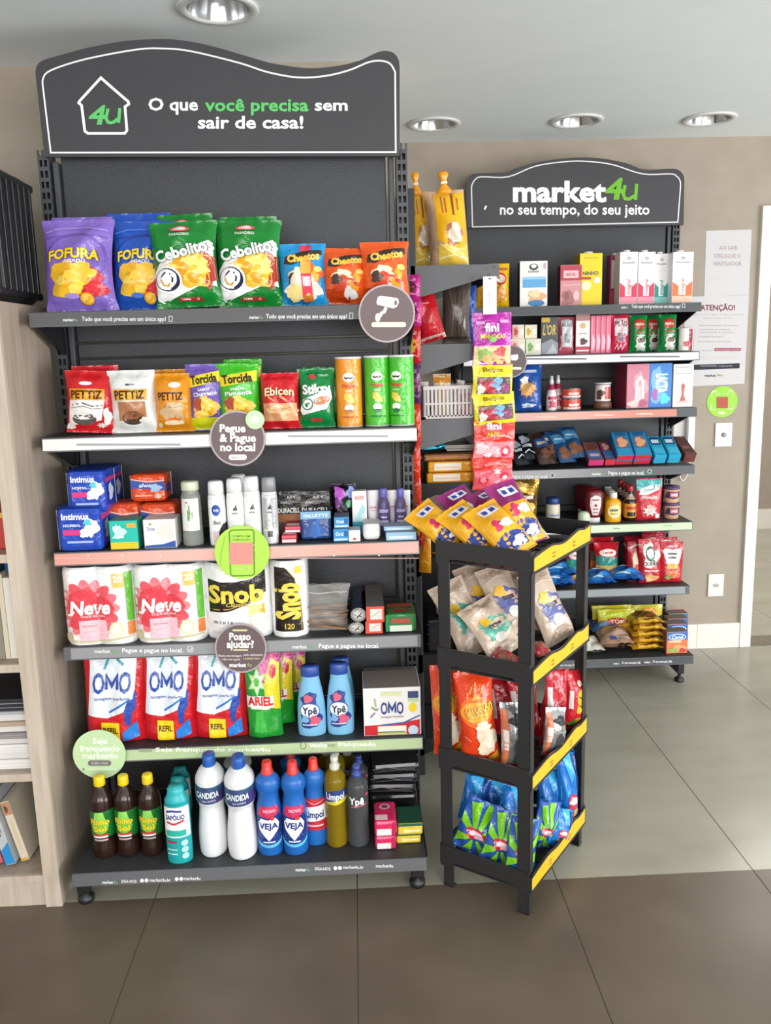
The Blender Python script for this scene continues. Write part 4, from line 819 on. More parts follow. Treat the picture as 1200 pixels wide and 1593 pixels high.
MAKE['ypes'] = lambda w, h: bottle(w, h, YP, '7db9dd', (.84, .99, .62, '2a4d9e', 'plastic', [(0, 1), (.1, 1.08), (.9, 1.04), (1, .9)]), [(.1, .66, 2.1, None, [('B', .48, .28, .38, .24, '2c3f86', 4), ('B', .45, .76, .3, .2, '33488e', 6), ('E', .45, .5, .36, .2, '2a4a94'), ('E', .45, .5, .33, .17, 'eef2f4'), T('Ypê', .45, .5, .17, '1f2a4c', w=.5, b=.05), ('B', .62, .25, .18, .12, 'd05a78', 7), ('B', .4, .8, .16, .1, 'd8647a', 8), ('B', .3, .28, .12, .1, '7fb0dc', 9), ('R', .2, .12, .7, .15, 'cfdcec')])], sy=.62)
put('ypes', 'softener_bottle', 'pale blue softener bottle half hidden behind the right one', 'softener bottle', (513, 1025, 553, 1130), Z5, 2.42)
put('ypes', 'softener_bottle', 'left pale blue softener bottle with dark blue cap', 'softener bottle', (462, 1038, 507, 1139), Z5, 2.30)
put('ypes', 'softener_bottle', 'right front pale blue softener bottle with dark blue cap', 'softener bottle', (508, 1034, 551, 1137), Z5, 2.30)
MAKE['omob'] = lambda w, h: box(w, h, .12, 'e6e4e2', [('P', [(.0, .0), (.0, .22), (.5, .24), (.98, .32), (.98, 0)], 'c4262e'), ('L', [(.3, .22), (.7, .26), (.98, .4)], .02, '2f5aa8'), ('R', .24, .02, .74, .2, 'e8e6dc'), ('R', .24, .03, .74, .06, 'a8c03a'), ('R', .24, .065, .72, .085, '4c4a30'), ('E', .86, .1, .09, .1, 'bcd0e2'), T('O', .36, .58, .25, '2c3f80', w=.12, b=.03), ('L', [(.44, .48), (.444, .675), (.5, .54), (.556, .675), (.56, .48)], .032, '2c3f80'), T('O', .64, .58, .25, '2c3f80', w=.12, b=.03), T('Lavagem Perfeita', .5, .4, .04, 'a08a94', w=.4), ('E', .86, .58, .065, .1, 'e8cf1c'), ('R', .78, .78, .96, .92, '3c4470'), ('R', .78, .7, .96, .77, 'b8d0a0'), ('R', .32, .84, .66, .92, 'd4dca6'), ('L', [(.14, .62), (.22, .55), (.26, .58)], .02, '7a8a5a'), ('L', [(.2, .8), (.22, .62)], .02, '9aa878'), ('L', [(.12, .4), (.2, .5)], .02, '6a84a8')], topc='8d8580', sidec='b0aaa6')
put('omob', 'detergent_box', 'white and red washing powder box behind the front one', 'detergent box', (568, 1060, 653, 1128), Z5, 2.417)
put('omob', 'detergent_box', 'white and red washing powder box at the right end of the fifth shelf', 'detergent box', (566, 1068, 655, 1133), Z5, 2.295)
# bottom shelf
PS = [(0, .86), (.015, .97), (.1, 1), (.22, .93), (.27, .97), (.55, 1), (.66, 1), (.74, .9), (.84, .5), (.88, .36)]
MAKE['pinho'] = lambda w, h: bottle(w, h, PS, '2a1812', (.875, .99, .46, 'e3c61f', 'plastic'), [(.27, .60, 4.2, '1c6a2c', [('P', [(.42, .98), (.58, .98), (.6, .8), (.68, .4), (.32, .4), (.4, .8)], '8ccf5a'), ('E', .5, .35, .16, .2, '6fbf3c')] + out('Pinho', .5, .62, .2, 'f6d02a', 'b8481a', .38, b=.05) + out('Sol', .5, .36, .2, 'f6d02a', 'b8481a', .24, b=.05) + [('R', .36, .07, .64, .16, 'c43a3a'), ('R', .36, .0, .64, .08, 'e6e2de')]), (.185, .255, 4.0, None, [('R', .35, .6, .65, .95, 'b9b5b0')])], bkind='gloss')
for i, (px, wh) in enumerate((((138, 1214, 176, 1337), 'leftmost of the three dark pine cleaner bottles'), ((176, 1213, 212, 1335), 'middle of the three dark pine cleaner bottles'), ((214, 1211, 250, 1334), 'right of the three dark pine cleaner bottles, beside the teal bottles'))):
    put('pinho', 'cleaner_bottle', wh + ', yellow cap', 'cleaning bottle', px, Z6, None)
SP = [(0, .9), (.02, 1), (.5, 1), (.72, .98), (.80, .9), (.86, .72), (.92, .66), (1, .5)]
MAKE['sapo'] = lambda w, h: bottle(w, h, SP, '1f9ea0', (.78, .985, .9, '23a6aa', 'plastic', [(0, 1.04), (.25, 1.02), (.45, .84), (.7, .74), (.92, .72), (1, .55)]), [(.36, .76, 2.6, WH, [('L', [(.2, .85), (.4, .9), (.7, .86)], .05, '3a3f8a'), T('SAPÓLIO', .48, .68, .15, '3a3f86', w=.6, b=.05), ('L', [(.22, .52), (.45, .46), (.75, .56)], .05, 'c43a4a'), ('R', .15, .05, .8, .25, '2fae9c')]), (.05, .34, 2.4, None, [('E', .75, .8, .12, .14, 'a8dcdc'), ('E', .75, .5, .12, .14, 'a8dcdc'), ('E', .75, .2, .12, .14, 'a8dcdc'), ('R', .12, .82, .5, .92, 'a0344a'), ('R', .15, .5, .5, .55, 'cfeaea'), ('R', .15, .3, .5, .35, 'cfeaea')])], sy=.7)
put('sapo', 'cleaner_bottle', 'teal scouring cream bottle at the back of its row of three', 'cleaning bottle', (270, 1197, 300, 1318), Z6, 2.41)
put('sapo', 'cleaner_bottle', 'teal scouring cream bottle in the middle of its row of three', 'cleaning bottle', (264, 1212, 298, 1330), Z6, 2.30)
put('sapo', 'cleaner_bottle', 'teal and white scouring cream bottle, front of its row of three', 'cleaning bottle', (257, 1227, 297, 1342), Z6, None)
CA = [(0, .86), (.02, .95), (.1, 1.0), (.25, .98), (.42, .86), (.50, .84), (.55, .97), (.58, 1.0), (.74, 1.0), (.79, .95), (.85, .7), (.88, .45), (.9, .42)]
MAKE['cand'] = lambda w, h: bottle(w, h, CA, 'dfe0e2', (.885, .995, .44, '2258a8', 'plastic'), [(.565, .735, 4.4, '2f5a78', [('B', .5, .5, .3, .5, '3a4a72', 4), ('P', [(.02, .1), (.3, .1), (.3, .9), (.02, .9)], '2b6d72'), ('P', [(.62, 0), (.98, 0), (.98, .9), (.7, .8)], '453a78'), T('CANDIDA', .49, .55, .34, 'e6edf0', w=.36, sh=.15, b=.05), T('água sanitária', .52, .22, .12, 'c7b6d6', w=.2)])], bkind='plastic')
put('cand', 'bleach_bottle', 'white bleach bottle at the back, seen between the two front ones', 'bleach bottle', (350, 1174, 394, 1310), Z6, 2.40)
put('cand', 'bleach_bottle', 'left front white bleach bottle with blue cap', 'bleach bottle', (305, 1182, 351, 1333), Z6, None)
put('cand', 'bleach_bottle', 'right front white bleach bottle with blue cap', 'bleach bottle', (350, 1185, 398, 1337), Z6, None)
VE = [(0, .9), (.015, 1), (.45, 1.0), (.58, .86), (.66, .84), (.72, .98), (.76, 1.0), (.81, .92), (.86, .6), (.87, .45)]
VCAP = [(0, 1.05), (.25, 1.1), (.3, .95), (.8, .9), (.95, .8), (1, .6)]
MAKE['veja'] = lambda w, h: bottle(w, h, VE, '1d62b0', (.855, 1, .44, 'd8352c', 'plastic', VCAP), [(.08, .56, 2.5, None, [('E', .5, .5, .48, .46, '24377e'), ('P', [(.1, .78), (.2, .98), (.85, .98), (.9, .82), (.5, .72)], 'c4305a'), T('NOVO', .55, .88, .07, 'f0c4d0', w=.4), ('E', .5, .22, .46, .18, '5cb8dc'), ('E', .5, .28, .44, .17, '24377e'), ('P', [(.5, .2), (.2, .45), (.16, .6), (.28, .72), (.5, .68), (.72, .72), (.84, .6), (.8, .45)], WH), ('E', .62, .72, .07, .05, 'd8352c'), T('VEJA', .5, .55, .13, '24377e', w=.58, b=.05), ('R', .32, .16, .68, .19, 'd8eaf4')])], sy=.8)
MAKE['limb'] = lambda w, h: bottle(w, h, VE, '2266b4', (.855, 1, .44, 'd8352c', 'plastic', VCAP), [(.12, .58, 2.6, None, [('R', .05, .15, .95, .95, 'c42c3c'), ('P', [(.05, .35), (.05, .72), (.95, .8), (.95, .42)], WH), T('Limpol', .5, .56, .17, '26407e', w=.66, b=.05), ('R', .2, .25, .8, .29, 'f0c8cc'), ('L', [(.1, .92), (.5, .82), (.9, .9)], .03, 'e89aa4')])], sy=.8)
put('veja', 'cleaner_bottle', 'blue cleaner bottle at the back, its red cap rising behind the second one', 'cleaning bottle', (438, 1172, 472, 1305), Z6, 2.40)
put('veja', 'cleaner_bottle', 'left of the blue cleaner bottles with a white heart label', 'cleaning bottle', (399, 1190, 439, 1330), Z6, None)
put('veja', 'cleaner_bottle', 'second front blue cleaner bottle with a white heart label', 'cleaning bottle', (439, 1190, 478, 1329), Z6, None)
put('limb', 'cleaner_bottle', 'blue cleaner bottle with a red and white label beside the yellow bottles', 'cleaning bottle', (473, 1185, 508, 1316), Z6, None)
DS = [(0, .85), (.015, .96), (.06, 1), (.3, .97), (.62, 1), (.70, 1.0), (.78, .92), (.84, .6), (.88, .36)]
PUSH = [(0, 1.0), (.35, 1.0), (.4, .7), (.6, .62), (.65, .8), (.95, .75), (1, .5)]
MAKE['limy'] = lambda w, h: bottle(w, h, DS, 'b99c22', (.855, 1, .46, 'cfcfc2', 'plastic', PUSH), [(.5, .70, 3.4, None, [('P', [(.1, .1), (.12, .6), (.5, .9), (.9, .85), (.9, .3), (.5, .2)], '33437e'), ('P', [(.1, .1), (.5, .3), (.9, .4), (.9, .2), (.5, .06)], 'cfc23a'), T('Limpol', .5, .55, .36, 'e6e8ec', w=.5, b=.05)])], bkind='liquid')
MAKE['limc'] = lambda w, h: bottle(w, h, DS, '6d7072', (.855, 1, .46, '3a4a94', 'plastic', PUSH), [(.5, .70, 3.4, None, [T('Ypê', .48, .52, .44, 'eeeeee', w=.4, b=.05), ('P', [(.3, .1), (.7, .2), (.8, .3), (.4, .22)], 'b86070'), ('B', .78, .85, .06, .1, 'c4485a', 3)])], bkind='liquid')
put('limy', 'dish_soap_bottle', 'yellow dish soap bottle at the back left, behind the front yellow one', 'dish soap', (495, 1170, 527, 1300), Z6, 2.44)
put('limy', 'dish_soap_bottle', 'yellow dish soap bottle at the back right, behind the clear ones', 'dish soap', (528, 1170, 558, 1300), Z6, 2.44)
put('limy', 'dish_soap_bottle', 'yellow dish soap bottle directly behind the front yellow one', 'dish soap', (508, 1168, 540, 1308), Z6, 2.35)
put('limy', 'dish_soap_bottle', 'front yellow dish soap bottle with a pale push cap', 'dish soap', (506, 1184, 541, 1318), Z6, None)
put('limc', 'dish_soap_bottle', 'clear dish soap bottle with blue cap, behind the front clear one', 'dish soap', (545, 1182, 576, 1308), Z6, 2.35)
put('limc', 'dish_soap_bottle', 'front clear dish soap bottle with white lettering', 'dish soap', (540, 1197, 575, 1318), Z6, None)
MAKE['bbag'] = lambda w, h: bag(w, h, .16, '262628', [('L', [(.05, .5), (.4, .6), (.95, .45)], .02, '6a6a6e'), ('L', [(.1, .3), (.6, .36), (.95, .3)], .012, '58585c')], seed=51, crum=1.6, kind='gloss', ears=.02)
for i, (px, dzv, lb) in enumerate((((574, 1234, 648, 1256), 0, 'lowest'), ((574, 1218, 648, 1236), 1, 'middle'), ((574, 1203, 648, 1219), 2, 'topmost'))):
    x0, y0, x1, y1 = px
    X = atY(611, 1240, 2.42)[0]; k = get('bbagl', .145, .032) if 'bbagl' in MAKE else None
    MAKE['bbagl'] = lambda w, h: box(w, h, .13, '202022', [('L', [(.02, .5), (.3, .7), (.6, .4), (.98, .6)], .012, '77777b'), ('L', [(.05, .25), (.5, .35), (.95, .2)], .01, '5c5c60'), ('R', .7, .3, .9, .6, '3a3a3e')], topc='2a2a2d', kind='gloss', bev=.012)
    k = get('bbagl', .145, .032)
    inst(k, 'bin_bag_pack', lb + ' shiny black bin bag pack of the stack behind the sponges', 'bin bags', Matrix.Translation((X + .003 * i, 2.42, Z6 + .06 + i * .033)) @ Matrix.Rotation(.06 * (i - 1), 4, 'Z'))
MAKE['crate'] = lambda w, h: box(w, h, .14, '202022', [], kind='gloss', bev=.01)
inst(get('crate', .145, .058), 'bin_bag_pack', 'thick black bin bag pack under the stack behind the sponges', 'bin bags', Matrix.Translation((atY(611, 1240, 2.42)[0], 2.42, Z6 + .0005)))
MAKE['pinks'] = lambda w, h: box(w, h, .10, 'd02a5c', [('R', .1, .08, .75, .5, 'e9d3cf'), ('B', .35, .3, .2, .16, 'f2e6e0', 4), ('R', .8, .1, .95, .9, 'b81e4c')], top=[('E', .5, .7, .25, .14, 'd9a6ac'), ('E', .5, .7, .15, .08, '8a3a4c'), ('R', .05, .05, .6, .3, 'e6c2c6')], kind='film', bev=.008)
put('pinks', 'steel_wool_pack', 'lower pink scouring pad pack beside the sponges', 'scouring pads', (584, 1301, 617, 1322), Z6, None)
put('pinks', 'steel_wool_pack', 'upper pink scouring pad pack beside the sponges', 'scouring pads', (583, 1276, 618, 1300), Z6 + KINDS['pinks'][2] + .001, None)
MAKE['spong'] = lambda w, h: box(w, h, .085, 'd8c046', [('R', .02, .75, .98, .97, '2a5a44'), ('B', .4, .35, .2, .15, 'efe08a', 4), ('R', .6, .3, .9, .45, 'ede6b4')], topc='1d4a38', right=[('R', 0, .75, 1, .97, '2a5a44')], kind='film', bev=.005)
put('spong', 'sponge', 'lower yellow and green sponge, right end of the bottom shelf', 'sponge', (617, 1296, 655, 1312), Z6, None)
put('spong', 'sponge', 'upper yellow and green sponge, right end of the bottom shelf', 'sponge', (619, 1280, 658, 1298), Z6 + KINDS['spong'][2] + .001, None)
# ------------------------------------------------------------------ round signs clipped to the price rails
def disc(cx, cy, rpx, Y, base, ring, ops, label, th=.003, name='shelf_sign', ringw=.06):
    c = atY(cx, cy, Y); r = rpx * Y / FPX * 1.0
    mb = MB(); n = 56; V = []
    for y in (-th, 0):
        for i in range(n): V.append((r * math.cos(2 * PI * i / n), y, r * math.sin(2 * PI * i / n)))
    mb.add(V, [(i, (i + 1) % n, (i + 1) % n + n, i + n) for i in range(n)], M(ring or base, 'matte'))
    mb.add(V, [tuple(range(n)), tuple(range(n, 2 * n))[::-1]], M(ring or base, 'card'))
    loc = np.array(c)
    W2 = 2 * r
    o0 = [('E', .5, .5, .5 - ringw * .5, .5 - ringw * .5, base)] if ring else []
    art(mb, o0, W2, W2, plane_fn((-r, -th, -r), (1, 0, 0), (0, 0, 1)), kind='card', off0=.0003)
    mb2 = MB(); pixart(mb2, ops, (0, Y - th, 0), (0, -1, 0), kind='card', off0=.0006)
    for v in mb2.v: v -= loc
    n0 = mb.n
    for v in mb2.v: mb.v.append(v); mb.n += len(v)
    mp = [mb.slot(m_) for m_ in mb2.mats]
    mb.f += [[i + n0 for i in f] for f in mb2.f]; mb.mi += [mp[i] for i in mb2.mi]; mb.sm += mb2.sm
    o = mb.build(name); o.location = loc
    tag(o, label, 'sign'); return o
BR = '675658'; LR_ = 'a79b9c'
def rr(x0, y0, x1, y1, r, c, n=5):
    P = []
    for (cx, cy, a0) in ((x1 - r, y1 - r, 0), (x0 + r, y1 - r, 90), (x0 + r, y0 + r, 180), (x1 - r, y0 + r, 270)):
        for i in range(n + 1):
            a = math.radians(a0 + 90 * i / n); P.append((cx + r * math.cos(a), cy + r * math.sin(a)))
    return ('P', P, c)
disc(602, 488, 43, 2.262, BR, LR_, [('P', [(586, 470), (588, 462), (593, 460), (619, 464), (621, 470), (618, 477), (612, 480), (587, 474)], WH), ('L', [(590, 468), (613, 472)], 1.1, 'b9b0b0'), ('L', [(587, 474), (612, 480)], .8, '8a7a7c'), ('E', 616, 471, 2.4, 4, '7a6a6c'), ('L', [(601, 478), (598, 485), (592, 488)], 5, WH), ('E', 588, 494, 4, 7, WH), ('L', [(588, 494), (594, 489)], 5, WH), rr(578, 501, 632, 509, 4, 'dfe6c4')], 'round brown sign with a white security camera, clipped to the top shelf')
disc(370, 682, 43, 2.256, BR, LR_, [tx('Pegue', 342, 382, 666, 12, WH, b=.06), tx('& Pague', 342, 398, 681, 12, WH, b=.06), tx('no local', 343, 397, 695.5, 12, WH, b=.06), rr(356, 707, 384, 715.5, 4, 'efe6e6'), tx('MARKET4U', 361, 379, 711.5, 3, 'a99a9c')], 'round brown pick and pay sign clipped to the second shelf')
disc(397, 653, 14.5, 2.250, 'b7d3a8', None, [('P', [(390, 649), (395, 648), (396, 643), (399, 644), (399.5, 648.5), (404, 649.5), (404, 654), (402, 658), (394, 657.5), (390, 656)], 'eef5ea')], 'small pale green thumbs-up disc on the brown pick and pay sign')
disc(377, 859, 43.5, 2.258, 'a9d34e', None, [('L', [(369, 824.5), (392, 824), (395, 827), (396, 892), (393, 895), (362, 896), (359, 893), (357, 828), (360, 825), (364, 824.7)], 2, '5d8a24', True), tx('COMPRE SEM', 362, 389, 834, 3, '6f9a34'), tx('COMPLICAÇÃO', 361, 390, 839.5, 3, '6f9a34'), ('R', 357.5, 844, 394, 878, 'db8a82'), tx('APROXIME', 364, 388, 884.5, 3, 'c9e08c'), ('L', [(351, 834), (345, 858), (343, 880)], 1, '8fbc3c'), ('L', [(394, 848), (402, 846), (403, 853), (396, 856), (402, 860), (397, 864)], 1.2, 'c4e070')], 'round lime green phone sign clipped to the third shelf')
disc(375, 1008, 42, 2.256, BR, LR_, [rr(362, 979, 385, 982, 1.2, 'c9c98c'), tx('Posso', 357, 390, 990, 11, WH, b=.06), tx('ajudar?', 353, 395, 1002, 11, WH, b=.06), rr(363, 1010, 386, 1012.5, 1.1, 'c9c98c'), tx('Mande uma mensagem', 340, 376, 1020, 3.2, 'd9cfd0'), tx('pelo aplicativo', 379, 409, 1018.5, 3.2, 'd9cfd0'), tx('e fale com a gente', 345, 374, 1025.5, 3.2, 'd9cfd0'), tx('a qualquer hora', 378, 404, 1024, 3.2, 'c9bf98'), tx('market', 357, 383, 1034.5, 6, WH, b=.05), tx('4u', 384, 392, 1034, 6, '8f9a6a', b=.04)], 'round brown help sign clipped to the fourth shelf')
disc(155, 1173, 43, 2.256, 'bcd6a6', None, [tx('Seja', 144, 167, 1152.5, 9, 'e9f5e2', b=.05), tx('franqueado', 124, 186, 1164, 9, 'e9f5e2', b=.05), tx('market4u', 128, 183, 1175.5, 9, 'e9f5e2', b=.05), rr(137, 1183, 173, 1191.5, 4, '6f6a68'), tx('SAIBA MAIS', 142, 168, 1187.3, 4, 'b9b4b2'), ('E', 130, 1197, 2, 2, '8a9a80'), ('R', 134, 1196, 182, 1197.2, 'dcebd2')], 'round pale green franchise sign clipped to the fifth shelf at the left')
# ================================================================== goods on the back rack
ZB = [z + .0006 for z in (1.664, 1.464, 1.228, .981, .733, .443, .141)]
def simple_bag(base, ops, t=.06, **k): return lambda w, h: bag(w, h, t, base, ops, nu=11, nv=13, **k)
def carton(base, ops, d=.05, **k): return lambda w, h: box(w, h, d, base, ops, **k)
MAKE['ybag'] = simple_bag('e2b21c', [('B', .5, .3, .35, .2, 'c98a2a', 4), ('E', .5, .65, .3, .14, 'c4321e'), ('E', .5, .65, .22, .09, 'f0e2d0'), ('R', .1, .84, .9, .9, 'b8641e')])
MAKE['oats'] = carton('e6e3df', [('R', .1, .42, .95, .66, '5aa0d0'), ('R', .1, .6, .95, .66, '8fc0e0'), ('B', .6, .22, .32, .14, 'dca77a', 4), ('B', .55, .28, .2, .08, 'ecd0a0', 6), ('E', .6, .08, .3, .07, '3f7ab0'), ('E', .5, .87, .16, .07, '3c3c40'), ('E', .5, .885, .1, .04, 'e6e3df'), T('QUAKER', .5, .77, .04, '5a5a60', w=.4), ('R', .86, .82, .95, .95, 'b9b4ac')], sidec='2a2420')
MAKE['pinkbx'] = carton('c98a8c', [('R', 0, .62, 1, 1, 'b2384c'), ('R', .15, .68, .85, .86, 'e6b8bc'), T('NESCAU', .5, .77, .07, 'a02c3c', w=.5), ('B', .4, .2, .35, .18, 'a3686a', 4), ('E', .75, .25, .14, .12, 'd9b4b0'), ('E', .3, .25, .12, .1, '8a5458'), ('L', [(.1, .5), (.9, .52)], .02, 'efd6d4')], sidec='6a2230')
def milk(base, ops, capc='e6e4e2', sidec=None):
    def f(w, h):
        parts = box(w, h * .955, w * .95, base, ops, sidec=sidec, topc=base)[0]
        mb = MB(); mb.lathe([(w * .2, h * .955), (w * .2, h * .985), (w * .18, h)], M(capc, 'plastic'), 16, cy=-.0)
        return [('carton_body', parts[0][1], None), ('cap', mb.mesh('cap'), None)], w, h, w * .95
    return f
MAKE['ninho'] = milk('e6c81e', [T('NINHO', .48, .62, .07, '2a3a5a', w=.7, b=.04), ('R', .06, .5, .5, .55, 'b03a2a'), ('E', .3, .38, .22, .09, 'efe3b4'), ('E', .78, .48, .14, .06, 'dfe2e6'), ('R', .2, .9, .8, .92, 'c4a61a')], sidec='9c8518')
def mk_milk(c, c2): return milk('e3dfe0', [('P', [(.02, .02), (.02, .42), (.3, .34), (.7, .34), (.98, .42), (.98, .02)], c), ('R', .02, .02, .98, .14, c2), ('R', .32, .16, .66, .5, 'ece9ea'), T('integral', .5, .33, .07, c, rot=1.5708, sx=1.0), ('E', .5, .88, .12, .03, 'b4a9b0'), T('Piracanjuba', .5, .8, .035, '9a8f96', w=.7), ('R', .2, .66, .8, .675, 'd5d0d2')], sidec=None)
MAKE['milk_r'] = mk_milk('cf3355', 'e28ea0'); MAKE['milk_t'] = mk_milk('1e8f86', '7fc0ba'); MAKE['milk_o'] = mk_milk('e0703a', 'f0b8a0')
MAKE['milk_d'] = milk('8a3050', [('R', .1, .02, .6, .3, 'c43a5c'), ('R', .1, .35, .5, .9, 'd0c4ca')])
def tea(a, b_): return carton('dcd4c4', [('R', .0, .1, .5, .9, a), ('B', .3, .5, .16, .25, b_, 4), ('R', .6, .3, .95, .7, 'e9e4d6')], d=.06)
MAKE['tea_r'] = tea('e09a8a', 'b8392e'); MAKE['tea_g'] = tea('c6d6b0', '7aa05a'); MAKE['tea_y'] = tea('e6dcae', 'd0a03a'); MAKE['tea_o'] = tea('e9b39c', 'c8563a')
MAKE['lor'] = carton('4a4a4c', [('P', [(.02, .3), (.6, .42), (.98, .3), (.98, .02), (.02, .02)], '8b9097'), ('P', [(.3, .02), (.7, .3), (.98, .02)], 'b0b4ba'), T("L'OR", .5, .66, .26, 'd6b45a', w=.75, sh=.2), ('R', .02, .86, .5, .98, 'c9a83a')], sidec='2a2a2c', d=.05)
MAKE['silv'] = simple_bag('c05a68', [('P', [(.2, .2), (.15, .9), (.5, .96), (.85, .9), (.8, .2)], 'c8cccf'), T('PILÃO', .5, .78, .09, '5a4a4c', w=.6), ('R', .3, .3, .7, .55, '8d9397'), ('L', [(.1, .5), (.2, .3), (.1, .1)], .1, 'e6a8b4'), ('L', [(.9, .5), (.8, .3), (.9, .1)], .1, 'e6a8b4')], t=.05)
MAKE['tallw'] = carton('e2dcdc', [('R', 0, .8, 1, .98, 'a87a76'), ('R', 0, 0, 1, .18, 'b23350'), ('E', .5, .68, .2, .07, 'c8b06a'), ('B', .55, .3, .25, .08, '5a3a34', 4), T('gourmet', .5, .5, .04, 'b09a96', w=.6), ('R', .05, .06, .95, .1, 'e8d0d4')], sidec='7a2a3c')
MAKE['pinkr'] = carton('d86a86', [('R', .1, .05, .45, .95, 'e48aa0'), ('B', .6, .3, .3, .2, 'eeb8c4', 4)], d=.14)
MAKE['pilao'] = simple_bag('c42a48', [('R', .14, .45, .86, .9, 'd9c4ca'), T('PILÃO', .5, .76, .13, '7c2a40', w=.66, b=.04), ('R', .28, .28, .75, .52, '8f6a78'), ('L', [(.2, .1), (.3, .22), (.4, .08), (.5, .22), (.6, .08), (.7, .22)], .06, 'e6b4c0')], t=.05)
MAKE['melit'] = simple_bag('15803c', [('P', [(.2, .66), (.2, .86), (.5, .9), (.8, .86), (.8, .66), (.5, .62)], 'b83a30'), T('Melitta', .5, .76, .07, 'f0d9c8', w=.5, sh=.2), ('R', .25, .53, .75, .57, 'c8502e'), ('B', .55, .28, .3, .16, 'd9d5cc', 4), ('E', .6, .32, .24, .07, '5a3420'), ('R', .4, .03, .9, .18, 'cfd2cc'), ('R', .3, .44, .8, .47, 'cfe0d0')], t=.06)
CYL = [(0, .97), (.02, 1), (.98, 1), (1, .97)]
MAKE['strip'] = lambda w, h: bottle(w, h, CYL, '3b8a4c', (.95, 1, 1, 'c8c8c4'), [(.03, .95, 5.5, 'e4dcd8', [('R', .1, 0, .3, 1, '2e8044'), ('R', .52, 0, .62, 1, '8a2436'), ('B', .5, .3, .1, .12, 'b8434e', 4), ('R', .7, 0, .9, 1, 'c23a44')])], soft=False)
CG2 = 'carton'
put('ybag', 'snack_bag', 'yellow snack bag on the top grocery shelf, left of and behind the other yellow one', BG, (742, 412, 772, 471), ZB[0], 3.70)
put('ybag', 'snack_bag', 'front right yellow snack bag beside the white hanging tag on the top grocery shelf', BG, (763, 409, 795, 471), ZB[0], 3.62)
put('oats', 'oat_box', 'white oat box with a blue band and bowl, top grocery shelf', 'cereal box', (809, 406, 852, 469), ZB[0], 3.62)
put('pinkbx', 'carton', 'pink and brown carton left of the yellow carton', 'box', (872, 412, 905, 467), ZB[0], 3.62)
put('ninho', 'milk_carton', 'yellow milk carton on the top grocery shelf', 'milk carton', (902, 390, 937, 466), ZB[0], 3.63)
put('milk_d', 'milk_carton', 'dark pink carton at the back left of the white cartons', 'milk carton', (949, 393, 970, 464), ZB[0], 3.74)
put('milk_r', 'milk_carton', 'left of the two white cartons with a red base', 'milk carton', (964, 388, 992, 464), ZB[0], 3.62)
put('milk_r', 'milk_carton', 'right of the two white cartons with a red base', 'milk carton', (993, 388, 1019, 464), ZB[0], 3.62)
put('milk_t', 'milk_carton', 'white carton with a teal base', 'milk carton', (1018, 391, 1040, 463), ZB[0], 3.66)
put('milk_o', 'milk_carton', 'white carton with an orange base, right end of the top grocery shelf', 'milk carton', (1046, 388, 1078, 462), ZB[0], 3.61)
put('tea_o', 'tea_box', 'lower left tea box of the small stack of four', 'tea box', (795, 527, 817, 551), ZB[1], 3.62)
put('tea_g', 'tea_box', 'lower right pale green tea box of the small stack of four', 'tea box', (818, 527, 842, 551), ZB[1], 3.62)
hb = KINDS['tea_g'][2] + .001
put('tea_r', 'tea_box', 'upper left red and cream tea box of the small stack', 'tea box', (797, 505, 816, 527), ZB[1] + hb, 3.63)
put('tea_y', 'tea_box', 'upper right cream tea box of the small stack', 'tea box', (817, 505, 836, 527), ZB[1] + hb, 3.63)
put('lor', 'coffee_box', 'dark grey coffee box with gold lettering', 'coffee', (842, 493, 869, 549), ZB[1], 3.62)
put('silv', 'coffee_bag', 'silver and pink coffee pack beside the dark grey coffee box', 'coffee', (870, 493, 896, 549), ZB[1], 3.62)
put('tallw', 'carton', 'tall white carton with a brown top and magenta base', 'box', (896, 486, 918, 548), ZB[1], 3.62)
for i in range(4): put('pinkr', 'coffee_box', ('first', 'second', 'third', 'fourth')[i] + ' from the left of the row of slim pink coffee boxes', 'coffee', (919 + i * 8, 491, 926.6 + i * 8, 547), ZB[1], 3.62, 'slim pink coffee boxes', sc=False)
put('pilao', 'coffee_bag', 'crimson coffee pack with silver panel beside the slim pink boxes', 'coffee', (952, 489, 982, 547), ZB[1], 3.62)
put('melit', 'coffee_bag', 'green coffee bag at the left of three', 'coffee', (982, 490, 1010, 546), ZB[1], 3.61)
put('melit', 'coffee_bag', 'green coffee bag in the middle of three, set back', 'coffee', (1004, 490, 1030, 545), ZB[1], 3.69)
put('melit', 'coffee_bag', 'green coffee bag at the right of three', 'coffee', (1028, 489, 1056, 545), ZB[1], 3.61)
put('strip', 'milk_can', 'striped red, white and green can at the right end of the coffee shelf', 'can', (1058, 509, 1083, 544), ZB[1], 3.61)
MAKE['skink'] = simple_bag('234f9e', [T('Crisps', .5, .85, .09, 'c9d4e8', w=.6, sh=.2)[:0] or ('R', .2, .82, .8, .88, 'b8c6e0'), ('S', .45, .46, .33, .2, 'c9803e', 9, .6), ('B', .45, .48, .26, .14, 'e0a868', 4), ('B', .35, .66, .14, .08, 'e6e0d8', 6), ('B', .5, .12, .25, .05, 'c9d4e8', 8)], t=.06)
MAKE['pepb'] = lambda w, h: bottle(w, h, [(0, .9), (.02, 1), (.35, 1), (.6, .75), (.75, .42), (.8, .38)], 'd8cccc', (.78, 1, .42, 'dcdcdc', 'plastic', [(0, 1), (.4, 1), (.45, .8), (1, .7)]), [(.05, .5, 4.5, 'e2d6d6', [('R', .3, .6, .7, .8, 'b02c44'), ('B', .5, .35, .14, .2, 'c03a50', 4), ('R', .35, .1, .65, .2, 'b02c44')]), (.6, .76, 4.5, 'a02a48', [])])
